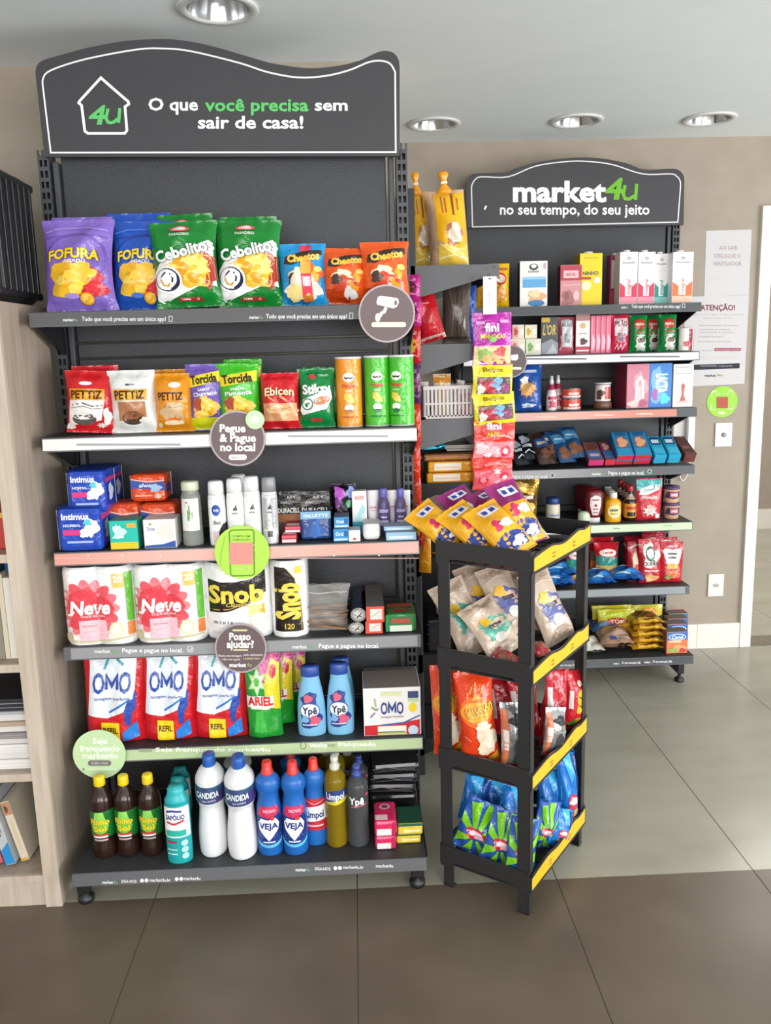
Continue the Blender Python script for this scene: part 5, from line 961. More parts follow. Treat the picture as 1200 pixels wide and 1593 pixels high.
MAKE['tin'] = lambda w, h: bottle(w, h, [(0, .96), (.05, 1), (.92, 1), (1, .94)], 'b9bbbd', (.9, 1, 1.02, '8f9294', 'chrome', [(0, 1), (.8, 1), (1, .92)]), [(.08, .88, 5.8, 'd0402e', [('R', .42, .3, .62, .6, 'e8cfc8'), ('R', .3, .05, .75, .2, 'e9d9d4')])], soft=False)
MAKE['cup'] = lambda w, h: bottle(w, h, [(0, .85), (.03, .95), (.2, .95), (.26, .82), (.9, .78), (1, .8)], '6a4a3a', (.93, 1, .84, 'c8c8c8'), [(.3, .9, 5.2, 'd8d4d0', [('R', .5, .1, .7, .9, 'b04a3c'), ('B', .4, .5, .1, .2, '4a3630', 4), ('R', .3, .1, .42, .6, '5a3a30')])], soft=False)
MAKE['bonb'] = carton('c97f92', [('B', .6, .45, .3, .35, 'd9a3ae', 4), ('L', [(.45, .12), (.45, .6), (.6, .7), (.72, .6), (.72, .12)], .1, 'eedfe0'), ('L', [(.58, .15), (.58, .5)], .08, 'eedfe0'), ('B', .3, .1, .25, .08, 'e0c4b8', 6), ('B', .75, .12, .2, .08, 'b0607a', 8)], d=.18, left=[('R', .01, .01, .99, .99, 'a03450')])
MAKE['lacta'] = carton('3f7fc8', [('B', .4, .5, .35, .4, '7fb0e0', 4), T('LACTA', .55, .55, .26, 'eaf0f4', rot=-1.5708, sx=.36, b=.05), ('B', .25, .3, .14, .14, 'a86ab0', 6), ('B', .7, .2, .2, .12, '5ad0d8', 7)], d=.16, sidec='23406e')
MAKE['whbox'] = carton('e6e2e0', [('R', .1, .76, .9, .94, 'b9b6b6'), ('R', .14, .79, .86, .91, 'd9d6d6'), ('P', [(.35, .14), (.65, .14), (.55, .3), (.6, .5), (.5, .56), (.4, .5), (.45, .3)], 'b5685a'), ('R', .2, .1, .8, .13, 'cfa59c')], d=.12)
put('skink', 'snack_bag', 'blue pouch with a golden picture beside the hanging candy strip', BG, (800, 567, 846, 638), ZB[2], 3.60, lean=.04)
put('pepb', 'sauce_bottle', 'small white and red bottle, left of the pair', 'bottle', (852, 585, 868, 637), ZB[2], 3.61)
put('pepb', 'sauce_bottle', 'small white and red bottle, right of the pair', 'bottle', (862, 585, 878, 636), ZB[2], 3.68)
put('tin', 'tin_can', 'lower of the two stacked red tins', 'can', (878, 620, 907, 636), ZB[2], 3.61)
put('tin', 'tin_can', 'upper of the two stacked red tins', 'can', (878, 604, 907, 620), ZB[2] + KINDS['tin'][2] + .001, 3.61)
put('cup', 'dessert_cup', 'brown and silver cup standing alone beside the stacked tins', 'cup', (927, 595, 957, 634), ZB[2], 3.62)
put('bonb', 'chocolate_box', 'large pink chocolate box with a white emblem', 'chocolate box', (975, 566, 1010, 634), ZB[2], 3.61)
put('lacta', 'chocolate_box', 'blue chocolate box with upright white lettering', 'chocolate box', (1010, 565, 1045, 634), ZB[2], 3.61)
put('whbox', 'carton', 'white box with a brown figure, right end of the third grocery shelf', 'box', (1047, 566, 1078, 634), ZB[2], 3.61)
# chocolate bars lying on the fourth shelf
def bar(c, end, ops, d=.14):
    return lambda w, h: box(w, h, d, c, [('R', .03, .05, .97, .95, end)], top=ops, kind='film', bev=.004, sidec=c)
MAKE['bar_r'] = bar('2c7aa8', 'd8384a', [('R', .1, .05, .9, .3, '2a8ab0'), ('S', .5, .55, .42, .3, 'b4502e', 8, .6), ('B', .5, .55, .28, .2, 'd8a07a', 4), ('R', .2, .82, .8, .95, '1f5a8a')])
MAKE['bar_c'] = bar('2f9fc4', '38a8cc', [('R', .1, .55, .9, .9, '1a3a6a'), ('R', .2, .62, .8, .8, 'c9dbe6'), ('R', .1, .1, .9, .4, '3fb0d0')])
MAKE['bar_p'] = bar('7a4a58', 'd83a78', [('R', .1, .1, .9, .5, '3a6a9c'), ('B', .5, .7, .35, .18, '6a4030', 4), ('R', .2, .2, .8, .35, 'c9a0b0')])
MAKE['bar_m'] = bar('5c2f2a', '6a3a34', [('R', .08, .1, .92, .9, '4a2622'), ('R', .2, .3, .8, .45, '7a4a40')])
MAKE['snk_d'] = simple_bag('2e3138', [('B', .5, .7, .3, .16, '9aa3ad', 4), ('R', .2, .4, .8, .5, 'a8adb4'), ('L', [(.2, .2), (.5, .3), (.8, .15)], .06, 'c8ccd0')], t=.035, kind='foil')
MAKE['snk_b'] = simple_bag('3c2a26', [('R', .15, .5, .85, .8, '2a4a78'), ('B', .5, .3, .3, .15, '6a4636', 4), ('R', .25, .6, .75, .7, 'b0a8a4')], t=.035)
MAKE['snk_n'] = simple_bag('23466e', [('R', .1, .55, .9, .85, '4a86b0'), ('B', .5, .25, .4, .16, '7a5038', 4), ('L', [(.2, .7), (.8, .66)], .08, 'c0d0dc')], t=.035)
def lie(key, label, px, Z, Yf, name='chocolate_bar', cat='chocolate', group=None, rz=.0, d=None, tip=.0):
    return put(key, name, label, cat, px, Z, Yf, group, rz=rz, sc=False)
def lying_bag(key, name, label, cat, px, Z, Yf, depth, pitch, group=None, rz=0):
    """a bag on its back, its foot towards the viewer"""
    x0, y0, x1, y1 = px; X = atY((x0 + x1) / 2, y1, Yf)[0]; w = (x1 - x0) * (Yf + .1) / FPX
    k = get(key, w, depth)
    mt = Matrix.Translation((X, Yf, Z + k[3] * .56)) @ Matrix.Rotation(rz, 4, 'Z') @ Matrix.Rotation(-(PI / 2 - pitch), 4, 'X')
    return inst(k, name, label, cat, mt, group, (w / k[1], 1, depth / k[2]))
LB = 'candy bar'
lying_bag('snk_d', 'snack_packet', 'silver and black packet at the left end of the chocolate shelf, beside the candy strip', LB, (801, 690, 835, 728), ZB[3], 3.59, .16, .75, rz=.5)
lying_bag('snk_d', 'snack_packet', 'silver and black packet lying on the left packet of the chocolate shelf', LB, (812, 690, 842, 728), ZB[3] + .02, 3.61, .15, .75, rz=.3)
lying_bag('snk_b', 'snack_packet', 'dark brown packet, second group from the left on the chocolate shelf', LB, (838, 690, 872, 727), ZB[3], 3.59, .17, .75, rz=.3)
lying_bag('snk_b', 'snack_packet', 'dark brown packet leaning on the first dark brown one', LB, (850, 688, 880, 726), ZB[3] + .018, 3.62, .16, .75, rz=.25)
lying_bag('snk_n', 'snack_packet', 'blue and brown packet left of the pink-ended bars', LB, (870, 686, 900, 726), ZB[3] + .004, 3.60, .18, .75, rz=.35)
lying_bag('snk_n', 'snack_packet', 'blue and brown packet heaped beside the pink-ended bars', LB, (884, 684, 915, 726), ZB[3] + .02, 3.62, .18, .75, rz=.2)
MAKE['bar_r1'] = MAKE['bar_r']
for i, (x0, wd, key) in enumerate(((915, 25, 'bar_p'), (941, 17, 'bar_q'))):
    MAKE['bar_q'] = bar('7a3f4c', 'd8384a', [('R', .1, .1, .9, .5, '35699c'), ('B', .5, .7, .3, .18, 'd09a90', 4)])
    k = get(key, wd * 3.6 / FPX, .03); X = atY(x0 + wd / 2, 715, 3.6)[0]
    inst(k, 'chocolate_bar', ('pink-ended chocolate bar, leftmost of the boxed bars', 'narrow red-ended bar just right of the pink-ended bar')[i], 'chocolate', Matrix.Translation((X, 3.665, ZB[3] + .038)) @ Matrix.Rotation(.5, 4, 'X'))
hr_ = None
for i, (x0, row, lb) in enumerate(((958, 0, 'lower left'), (958, 1, 'upper left'), (986, 0, 'lower right'), (986, 1, 'upper right'))):
    MAKE['bar_rb'] = MAKE['bar_r']
    k = get('bar_rb', 27.5 * 3.6 / FPX, .027); X = atY(x0 + 14, 715, 3.6)[0]
    inst(k, 'chocolate_bar', lb + ' of the four big red-ended blue bars stacked two by two', 'chocolate', Matrix.Translation((X, 3.62 + .05 - .018 * row, ZB[3] + .05 + row * .024)) @ Matrix.Rotation(.72, 4, 'X'))
for i, (x0, lb) in enumerate(((1017, 'left'), (1039, 'right'))):
    for row in (0, 1):
        MAKE['bar_cb'] = MAKE['bar_c']
        k = get('bar_cb', 20 * 3.6 / FPX, .022); X = atY(x0 + 10, 715, 3.6)[0]
        inst(k, 'chocolate_bar', ('lower ', 'upper ')[row] + lb + ' light blue chocolate bar near the right end of the chocolate shelf', 'chocolate', Matrix.Translation((X, 3.62 + .05 - .014 * row, ZB[3] + .042 + row * .019)) @ Matrix.Rotation(.55, 4, 'X'))
for row in (0, 1):
    k = get('bar_m', 20 * 3.6 / FPX, .022); inst(k, 'chocolate_bar', ('lower', 'upper')[row] + ' dark brown chocolate bar at the right end of the chocolate shelf', 'chocolate', Matrix.Translation((atY(1070, 715, 3.6)[0], 3.67 - .014 * row, ZB[3] + .04 + row * .019)) @ Matrix.Rotation(.12, 4, 'Z') @ Matrix.Rotation(.5, 4, 'X'))
# sauces on the fifth shelf
MAKE['gold'] = simple_bag('b08a3c', [('B', .5, .35, .35, .2, 'e0c46a', 4), ('P', [(.1, .5), (.2, .72), (.9, .62), (.9, .45)], '5c3a20'), ('R', .25, .55, .8, .62, 'e8dcc8'), ('B', .4, .85, .2, .06, 'd6b460', 8)], kind='foil')
MAKE['mayo'] = lambda w, h: bottle(w, h, [(0, .9), (.04, 1), (.6, 1), (.72, .86), (.75, .84)], 'd6cdb8', (.72, 1, .94, '1f3c78', 'plastic'), [(.08, .5, 4.5, None, [('R', .3, .2, .7, .7, 'c9c4b8'), ('R', .36, .35, .64, .5, '6f87a8')])])
MAKE['ketch'] = lambda w, h: bottle(w, h, [(0, .55), (.14, .58), (.16, .62), (.3, .85), (.7, 1), (.92, .95), (1, .6)], '6e1420', (0, .15, .66, 'dcdadb', 'plastic', [(0, 1), (.8, 1), (1, .95)]), [(.2, .88, 2.0, None, [('P', [(.3, .05), (.16, .5), (.2, .85), (.5, .97), (.8, .85), (.84, .5), (.7, .05)], 'dcd2d2'), ('R', .3, .72, .7, .78, '8a2a34'), ('E', .5, .5, .09, .06, '9c2434'), ('R', .34, .3, .66, .36, 'b05a60'), ('R', .34, .15, .66, .2, '7a6a6c')])], sy=.6)
MAKE['must'] = lambda w, h: bottle(w, h, [(0, .88), (.03, .98), (.5, 1), (.68, .92), (.78, .5), (.82, .42)], 'e0a01a', (.82, 1, .46, 'e2e0da', 'plastic'), [(.12, .62, 2.2, None, [('E', .5, .5, .4, .44, 'ecd9a0'), ('R', .25, .5, .75, .66, '4a5a4c'), ('R', .3, .3, .7, .4, 'c9963a')])], sy=.7)
MAKE['soy'] = lambda w, h: bottle(w, h, [(0, .9), (.02, 1), (.5, 1), (.62, .8), (.72, .42), (.85, .36)], '1e1412', (.84, 1, .44, 'b0242e', 'plastic'), [(.1, .5, 3.6, 'c98a2a', [('R', .3, .1, .7, .4, '2a1c18'), ('R', .25, .6, .75, .8, 'b03a2a')]), (.62, .76, 3, 'b89a8a', [])], bkind='gloss')
MAKE['chili'] = lambda w, h: bag(w, h, .06, 'c02a38', [('P', [(.02, .72), (.02, .98), (.98, .98), (.98, .8), (.5, .7)], '2fa0a0'), ('P', [(.1, .62), (.15, .76), (.6, .86), (.9, .84), (.85, .72), (.4, .62)], 'e4e2e0'), T('Oriental', .5, .74, .07, '3a7a86', w=.5, rot=.15), T('Pimenta', .5, .56, .07, 'f0dcd8', w=.6), ('S', .5, .24, .3, .14, 'e8ddd6', 8, .55), ('B', .5, .28, .12, .1, 'd0a89a', 4), ('R', .72, .06, .9, .16, 'e6c9c4')], style='pouch', seed=61)
MAKE['tub'] = lambda w, h: bottle(w, h, [(0, .8), (.04, .84), (.8, .97), (.86, 1), (.9, 1)], 'c9a07c', (.82, 1, 1.0, '5a4468', 'plastic', [(0, 1.02), (.5, 1.02), (.6, .96), (1, .95)]), [(.12, .8, 3.6, None, [('P', [(.14, .3), (.25, .85), (.75, .85), (.86, .3), (.5, .15)], '4c3858'), ('R', .36, .35, .66, .75, 'd98a8c'), ('R', .4, .5, .62, .6, 'f0d8d6')])])
MAKE['whit'] = lambda w, h: bottle(w, h, [(0, .9), (.1, 1), (.7, 1), (.9, .8), (1, .5)], 'c9dcb8', None, [])
put('gold', 'snack_bag', 'gold and brown snack bag behind the top of the snack stand', BG, (788, 746, 838, 795), ZB[4] + .002, 3.62, roll=.06)
put('mayo', 'jar', 'small white jar with a dark blue lid above the snack stand', 'jar', (852, 775, 874, 808), ZB[4], 3.66)
put('whit', 'jar', 'pale green rounded jar half hidden by the snack stand', 'jar', (902, 797, 921, 813), ZB[4], 3.60)
for i, (x0, y0, Y, lb) in enumerate(((897, 755, 3.82, 'ketchup bottle at the back of its row'), (903, 757, 3.75, 'third ketchup bottle from the front of its row'), (909, 759, 3.68, 'second ketchup bottle from the front of its row'), (913, 763, 3.60, 'front ketchup bottle of its row, white shield label and cap'))):
    put('ketch', 'ketchup_bottle', 'dark red ' + lb, 'ketchup bottle', (x0, y0, x0 + (28 if i == 3 else 25), 812), ZB[4], Y, 'ketchup bottles on the sauce shelf')
for i, (x0, y0, Y, lb) in enumerate(((936, 758, 3.82, 'at the back of its row'), (939, 761, 3.75, 'third from the front'), (942, 764, 3.68, 'second from the front'), (944, 767, 3.60, 'at the front of its row, beside the ketchup'))):
    put('must', 'mustard_bottle', 'yellow mustard bottle with white cap, ' + lb, 'mustard bottle', (x0, y0, x0 + (25 if i == 3 else 23), 811), ZB[4], Y, 'mustard bottles on the sauce shelf')
for i, (x0, y0, Y, lb) in enumerate(((958, 748, 3.82, 'at the back of its row'), (964, 751, 3.75, 'third from the front'), (970, 754, 3.68, 'second from the front'), (974, 757, 3.61, 'at the front of its row, beside the mustard'))):
    put('soy', 'sauce_bottle', 'dark soy sauce bottle with red cap, ' + lb, 'sauce bottle', (x0, y0, x0 + 19, 808), ZB[4], Y, 'soy sauce bottles on the sauce shelf')
put('chili', 'sauce_pouch', 'large red and teal pouch on the sauce shelf', 'pouch', (992, 746, 1033, 808), ZB[4], 3.61)
put('tub', 'tub', 'lower of the two beige tubs with purple labels', 'tub', (1037, 783, 1062, 807), ZB[4], 3.62)
put('tub', 'tub', 'upper of the two beige tubs with purple labels', 'tub', (1037, 758, 1062, 783), ZB[4] + KINDS['tub'][2] + .001, 3.62)
# sixth shelf
MAKE['pasta'] = simple_bag('c8202e', [('R', .03, .03, .97, .45, 'd9b05a'), ('P', [(.03, .4), (.03, .66), (.97, .6), (.97, .38)], '2f8f86'), ('E', .5, .74, .35, .1, 'e9dfd6'), ('R', .3, .72, .7, .77, 'b03a40'), ('B', .5, .2, .3, .12, 'e6c678', 4)], t=.07)
MAKE['quero'] = lambda w, h: bag(w, h, .06, 'b4202e', [('B', .5, .62, .36, .28, 'e0d6d2', 4), ('E', .48, .66, .22, .17, '2a5a44'), ('E', .48, .66, .15, .115, 'e0d6d2'), ('L', [(.5, .58), (.66, .48)], .06, '2a5a44'), ('B', .7, .8, .1, .07, 'c02a34', 6), T('QUERO', .5, .44, .08, '3a3034', w=.7, b=.05), ('B', .5, .12, .3, .08, 'd9a06a', 8), ('R', .2, .26, .8, .3, 'e0b0ac')], style='pouch', seed=63, nu=11, nv=13)
MAKE['heinz'] = lambda w, h: bag(w, h, .05, 'b8202c', [('P', [(.1, .78), (.25, .45), (.78, .45), (.92, .78), (.85, .84), (.5, .8), (.2, .84)], 'e8e2de'), T('HEINZ', .5, .885, .05, 'e8dcd8', w=.5), ('R', .25, .34, .75, .46, 'd9a03a'), ('R', .3, .68, .7, .72, '4a4044'), ('R', .32, .58, .68, .63, '5a5054'), ('B', .5, .2, .3, .1, 'd86a3a', 4), ('B', .3, .12, .14, .05, '6a8a3a', 6)], style='pouch', seed=64, nu=11, nv=13)
MAKE['tomato'] = lambda w, h: bag(w, h, .05, 'aa2230', [('P', [(.3, .1), (.2, .6), (.4, .8), (.5, .5), (.45, .1)], 'd9c4a0'), ('L', [(.1, .85), (.5, .92), (.9, .85)], .06, 'e0d4d0'), ('B', .7, .4, .16, .2, '3a4a30', 4), ('B', .4, .3, .14, .14, 'c8562e', 5)], style='pouch', seed=65, nu=11, nv=13)
MAKE['bluep'] = simple_bag('1f5aa8', [('R', .1, .1, .9, .5, '2a78c4'), ('B', .35, .4, .2, .2, '5aa0d8', 4), ('R', .5, .6, .8, .72, 'c43a4c'), ('L', [(.1, .75), (.5, .82), (.9, .74)], .06, 'a8c8e6'), ('L', [(.2, .25), (.6, .3)], .05, 'd5e4f2')], t=.036, crum=1.3)
put('pasta', 'pasta_bag', 'red and teal pasta bag behind the front one, left of the stand post', 'pasta', (872, 846, 905, 900), ZB[5] + .002, 3.72)
put('pasta', 'pasta_bag', 'red and teal pasta bag seen through the top of the snack stand', 'pasta', (880, 850, 914, 905), ZB[5] + .002, 3.66)
put('pasta', 'pasta_bag', 'red topped pasta bag behind, right of the stand post', 'pasta', (918, 838, 958, 905), ZB[5] + .002, 3.76)
put('pasta', 'pasta_bag', 'red and teal pasta bag right of the stand post', 'pasta', (926, 846, 966, 905), ZB[5] + .002, 3.70)
lying_bag('bluep', 'rice_bag', 'blue bag lying flat left of the stand post', 'food bag', (838, 880, 900, 912), ZB[5], 3.58, .15, .25)
lying_bag('bluep', 'rice_bag', 'blue bag lying on the flat blue bag left of the stand post', 'food bag', (842, 870, 905, 905), ZB[5] + .035, 3.62, .15, .22)
lying_bag('bluep', 'rice_bag', 'blue bag lying at the shelf edge right of the stand post', 'food bag', (915, 885, 962, 910), ZB[5], 3.58, .14, .22)
lying_bag('bluep', 'rice_bag', 'blue bag lying on its side next to the red sauce pouches', 'food bag', (948, 884, 1004, 910), ZB[5] + .01, 3.59, .14, .2, rz=-.25)
for i, (x0, y0, Y, lb) in enumerate(((972, 836, 3.82, 'rearmost of the left row of red sauce pouches'), (974, 838, 3.76, 'third of the left row of red sauce pouches'), (977, 841, 3.70, 'second of the left row of red sauce pouches'), (979, 845, 3.64, 'foremost of the left row of red sauce pouches'))):
    put('tomato', 'sauce_pouch', lb, 'sauce pouch', (x0, y0, x0 + 30, 906), ZB[5], Y, 'red sauce pouches', lean=.04)
for i, (x0, y0, Y, lb) in enumerate(((1002, 830, 3.80, 'rearmost of the middle row of red sauce pouches'), (1001, 834, 3.72, 'second from the back of the middle row of red sauce pouches'))):
    put('tomato', 'sauce_pouch', lb, 'sauce pouch', (x0, y0, x0 + 34, 906), ZB[5], Y, 'red sauce pouches', lean=.04)
put('quero', 'sauce_pouch', 'red tomato pouch with a big green ring on a white field', 'sauce pouch', (997, 841, 1033, 907), ZB[5], 3.61, lean=.05)
put('tomato', 'sauce_pouch', 'red sauce pouch behind the white shield pouch', 'sauce pouch', (1020, 838, 1056, 906), ZB[5], 3.72, 'red sauce pouches', lean=.04)
put('heinz', 'sauce_pouch', 'red pouch with a white shield at the right end of the sauce pouches', 'sauce pouch', (1029, 846, 1065, 906), ZB[5], 3.61, lean=.05, roll=.03)
# bottom shelf of the back rack
MAKE['yoki'] = simple_bag('c9b22a', [('R', .03, .03, .97, .4, 'd9a02a'), ('R', .03, .66, .97, .97, 'bcc23a'), ('E', .5, .55, .28, .15, 'b83a26'), T('YOKI', .5, .55, .13, 'f0dcb8', w=.4, b=.05), ('B', .35, .14, .3, .1, 'e8e0cc', 4), ('R', .06, .38, .94, .42, 'e8ce5a')], t=.05, ears=.04)
MAKE['yokib'] = simple_bag('c2ba3a', [('R', .03, .03, .97, .3, '8a6a4c'), ('R', .03, .3, .97, .55, '2a2f4a'), ('R', .1, .38, .9, .46, 'd0d2da'), ('E', .5, .74, .3, .16, 'd9942a'), T('YOKI', .5, .74, .12, 'f0e0b8', w=.36)], t=.05, ears=.04)
MAKE['beans'] = simple_bag('a3806a', [('R', .1, .7, .9, .95, 'a8762c'), ('R', .3, .12, .5, .24, '3c4c8a'), ('L', [(.5, .2), (.9, .18)], .1, 'd9ccc4'), ('B', .5, .4, .4, .16, 'b59482', 4)], t=.05, crum=1.3)
MAKE['ricew'] = simple_bag('d5d0c4', [('R', .1, .6, .9, .95, '3f7a5a'), ('B', .5, .3, .3, .2, 'e2ddd2', 4)], t=.05, crum=1.3)
MAKE['riceb'] = simple_bag('3a5a86', [('R', .1, .5, .9, .9, '2a3f66'), ('B', .5, .3, .3, .16, '6a86a8', 4)], t=.05, crum=1.3)
MAKE['farof'] = simple_bag('d29a24', [('B', .5, .5, .4, .3, '7a4a24', 4), ('R', .2, .05, .8, .3, 'e6c04a'), ('R', .3, .12, .7, .2, '9a3a1e'), ('R', .1, .8, .9, .95, '6a4a3a')], t=.028, crum=.8)
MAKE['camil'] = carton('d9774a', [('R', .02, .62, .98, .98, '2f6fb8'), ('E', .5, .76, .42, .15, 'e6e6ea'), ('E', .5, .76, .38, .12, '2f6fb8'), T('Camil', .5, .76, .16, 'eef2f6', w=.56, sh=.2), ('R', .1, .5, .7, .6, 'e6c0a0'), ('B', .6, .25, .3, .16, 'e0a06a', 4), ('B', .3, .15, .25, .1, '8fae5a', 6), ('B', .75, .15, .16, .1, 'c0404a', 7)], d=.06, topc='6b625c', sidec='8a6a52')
put('yoki', 'grain_bag', 'yellow and green food bag behind the front left yellow one', 'food bag', (922, 944, 985, 990), ZB[6] + .05, 3.72)
put('yoki', 'grain_bag', 'yellow and green food bag with a red oval, front left of the yellow bags', 'food bag', (931, 950, 990, 993), ZB[6] + .045, 3.68)
put('yokib', 'grain_bag', 'yellow and navy food bag, right of the yellow bags', 'food bag', (985, 943, 1033, 990), ZB[6] + .045, 3.74)
lying_bag('riceb', 'rice_bag', 'dark blue bag lying beneath the front left yellow food bag', 'food bag', (920, 975, 972, 1010), ZB[6] + .05, 3.64, .14, .1)
lying_bag('ricew', 'rice_bag', 'white rice bag lying right behind the stand post', 'food bag', (900, 995, 944, 1020), ZB[6], 3.53, .16, .12)
lying_bag('ricew', 'rice_bag', 'white and green rice bag lying left of the stand post', 'food bag', (862, 995, 902, 1022), ZB[6], 3.53, .16, .12)
lying_bag('beans', 'bean_bag', 'brown bean bag lying beneath the front brown bean bag', 'food bag', (935, 990, 985, 1018), ZB[6], 3.57, .16, .1)
lying_bag('beans', 'bean_bag', 'clear bag of brown beans lying on the bottom grocery shelf', 'food bag', (934, 980, 990, 1020), ZB[6] + .03, 3.52, .17, .15)
for i in range(5):
    lying_bag('farof', 'flour_bag', ('lowest', 'second lowest', 'middle', 'second highest', 'topmost')[i] + ' yellow bag of the flat stack beside the blue and orange box', 'food bag', (983 + i % 2 * 2, 1000, 1037, 1015), ZB[6] + .005 + i * .027, 3.55 + .008 * i, .16, .03, 'stacked yellow bags', rz=(.06, -.05, .03, -.08, .04)[i])
get('camil', 35 * 3.56 / FPX, atY(1054, 983, 3.535)[2] - ZB[6])
for i, Y in enumerate((3.79, 3.715, 3.64, 3.535)):
    put('camil', 'carton', ('rearmost box', 'third box from the front', 'second box from the front', 'front blue and orange box')[i] + ' of the blue and orange row at the right end', 'box', (1036 + (0, 0, 0, 0)[i], 982, 1071, 1019), ZB[6], Y, 'blue and orange boxes', sc=False)
disc(795, 562, 25, 3.555, BR, LR_, [('P', [(792, 553), (806, 551), (807, 558), (803, 561), (792, 560)], WH), rr(790, 571, 812, 575, 2, 'dfe6c4')], 'round brown camera sign on the second grocery shelf, partly behind the candy strip', th=.004)
# ================================================================== goods in the nook and the hanging strips
def hang(key, name, label, cat, px, Y, group=None, roll=0, rz=0, lean=0):
    z = atY((px[0] + px[2]) / 2, px[3], Y)[2]
    return put(key, name, label, cat, px, z, Y, group, roll=roll, rz=rz, lean=lean)
ZN = [z + .001 for z in NZ]
def bread(w, h):
    parts = bag(w, h * .80, .10, 'cfa88a', [('P', [(.2, .35), (.2, .98), (.97, .98), (.97, .35), (.85, .2), (.5, .28)], 'ecb01c'), ('R', .2, .04, .97, .3, 'e6c04a'), ('R', .62, .66, .68, .95, '8a4a1c'), ('R', .36, .7, .4, .93, 'b06a1e'), ('R', .45, .7, .49, .9, 'b06a1e'), ('R', .76, .72, .8, .88, 'b06a1e'), ('B', .62, .42, .2, .15, 'b98058', 4), ('B', .64, .43, .16, .13, 'ead8c4', 5), ('L', [(.25, .3), (.5, .2), (.9, .24)], .05, 'f0dc8a'), ('L', [(.2, .12), (.6, .16), (.95, .1)], .05, 'f2e2b0')], seed=71, crum=1.0, seal=.02, ears=.02)[0]
    mb = MB(); mb.lathe([(w * .28, h * .76), (w * .16, h * .82), (w * .06, h * .87), (w * .055, h * .885), (w * .10, h * .93), (w * .14, h * .97), (w * .09, h * 1.0)], M('e59a1c', 'film'), 14, 1, .6)
    m2 = MB(); m2.box(-w * .08, w * .08, -.012, .012, h * .868, h * .89, M('e6ddd0', 'plastic'))
    return [('loaf_bag', parts[0][1], None), ('twisted_neck', mb.mesh('twisted_neck'), None), ('clip', m2.mesh('clip'), None)], w, h, .10
MAKE['bread'] = bread
put('bread', 'bread_bag', 'left bread bag with a yellow label, half behind the front rack post', 'bread', (634, 264, 680, 416), ZN[0] + .004, 3.02, roll=-.05)
put('bread', 'bread_bag', 'right bread bag with a yellow label and twisted orange neck', 'bread', (671, 263, 733, 412), ZN[0] + .004, 2.92, roll=-.06)
MAKE['redbag'] = simple_bag('cc1f2a', [('R', .0, .02, 1, .12, 'e6c4b4'), ('B', .4, .6, .2, .2, 'd8404a', 4), ('L', [(.2, .85), (.7, .8)], .05, 'e89a9a')], t=.06)
MAKE['cups'] = lambda w, h: bag(w, h, .08, '5c5049', [('L', [(.3, .1), (.35, .5), (.2, .9)], .05, '6f6259'), ('L', [(.7, .1), (.65, .5), (.75, .9)], .06, '6a5d54'), ('L', [(.5, .1), (.5, .9)], .04, '463c37'), ('R', .05, .1, .95, .13, '3a322e'), ('R', .1, .04, .9, .08, '7a6e66')], seed=73, kind='gloss')
put('redbag', 'snack_bag', 'red bag leaning on the second nook shelf', BG, (657, 461, 698, 535), ZN[1] + .003, 2.86, roll=-.28)
put('cups', 'cup_bag', 'brown translucent cup pack on the second nook shelf', 'cups', (690, 436, 736, 536), ZN[1], 2.95)
MAKE['bluew'] = simple_bag('2a4a9c', [('R', .1, .1, .9, .4, 'd0dae8'), ('B', .5, .65, .3, .15, '6a8ad0', 4)])
put('bluew', 'snack_bag', 'blue and white bag at the back of the second nook shelf beside the candy strip', BG, (722, 443, 744, 536), ZN[1], 3.10)
def basket(w, h, d, c):
    mb = MB(); m_ = M(c, 'plastic'); n = 13
    mb.box(-w / 2, w / 2, -d / 2, d / 2, 0, .003, m_)
    for y in (-d / 2, d / 2 - .003):
        mb.box(-w / 2, w / 2, y, y + .003, 0, .014, m_); mb.box(-w / 2 - .004, w / 2 + .004, y - .001, y + .004, h - .012, h, m_); mb.box(-w / 2, w / 2, y + .0005, y + .0025, h * .45, h * .45 + .006, m_)
        for i in range(n + 1): x = -w / 2 + w * i / n; mb.box(x - .0035, x + .0035, y, y + .003, .01, h - .01, m_)
    for x in (-w / 2, w / 2 - .003):
        mb.box(x, x + .003, -d / 2, d / 2, 0, .014, m_); mb.box(x - .001, x + .004, -d / 2, d / 2, h - .012, h, m_)
        for i in range(11): y = -d / 2 + d * i / 10; mb.box(x, x + .003, y - .0035, y + .0035, .01, h - .01, m_)
    return [('basket', mb.mesh('basket'), None)], w, h, d
MAKE['bask'] = lambda w, h: basket(w, h, .16, 'c9c0bf'); MAKE['baskg'] = lambda w, h: basket(w, h, .2, '8c857d')
MAKE['stick_y'] = simple_bag('e8dfd2', [('R', .0, .8, 1, 1, 'd98a1e'), ('R', .3, .1, .6, .8, 'eec46a')], t=.03)
MAKE['stick_w'] = simple_bag('dcd3cc', [('R', .2, .1, .8, .8, 'e6c87a')], t=.025)
MAKE['stick_p'] = simple_bag('cf8a92', [('R', .1, .3, .9, .6, 'e6c4c6')], t=.025)
put('bask', 'basket', 'white slotted basket of small sweets on the third nook shelf', 'basket', (661, 600, 739, 649), ZN[2] + .0005, 2.815)
put('stick_y', 'candy_packet', 'tall orange-topped white packet standing in the white basket', 'candy packet', (675, 582, 703, 645), ZN[2] + .006, 2.85)
put('stick_w', 'candy_packet', 'thin cream packet at the left side of the white basket', 'candy packet', (656, 594, 668, 645), ZN[2] + .006, 2.85)
put('stick_w', 'candy_packet', 'cream packet leaning in the middle of the white basket', 'candy packet', (702, 592, 714, 640), ZN[2] + .006, 2.89, roll=.2)
put('stick_p', 'candy_packet', 'pink packet low in the right half of the white basket', 'candy packet', (714, 612, 738, 645), ZN[2] + .006, 2.87)
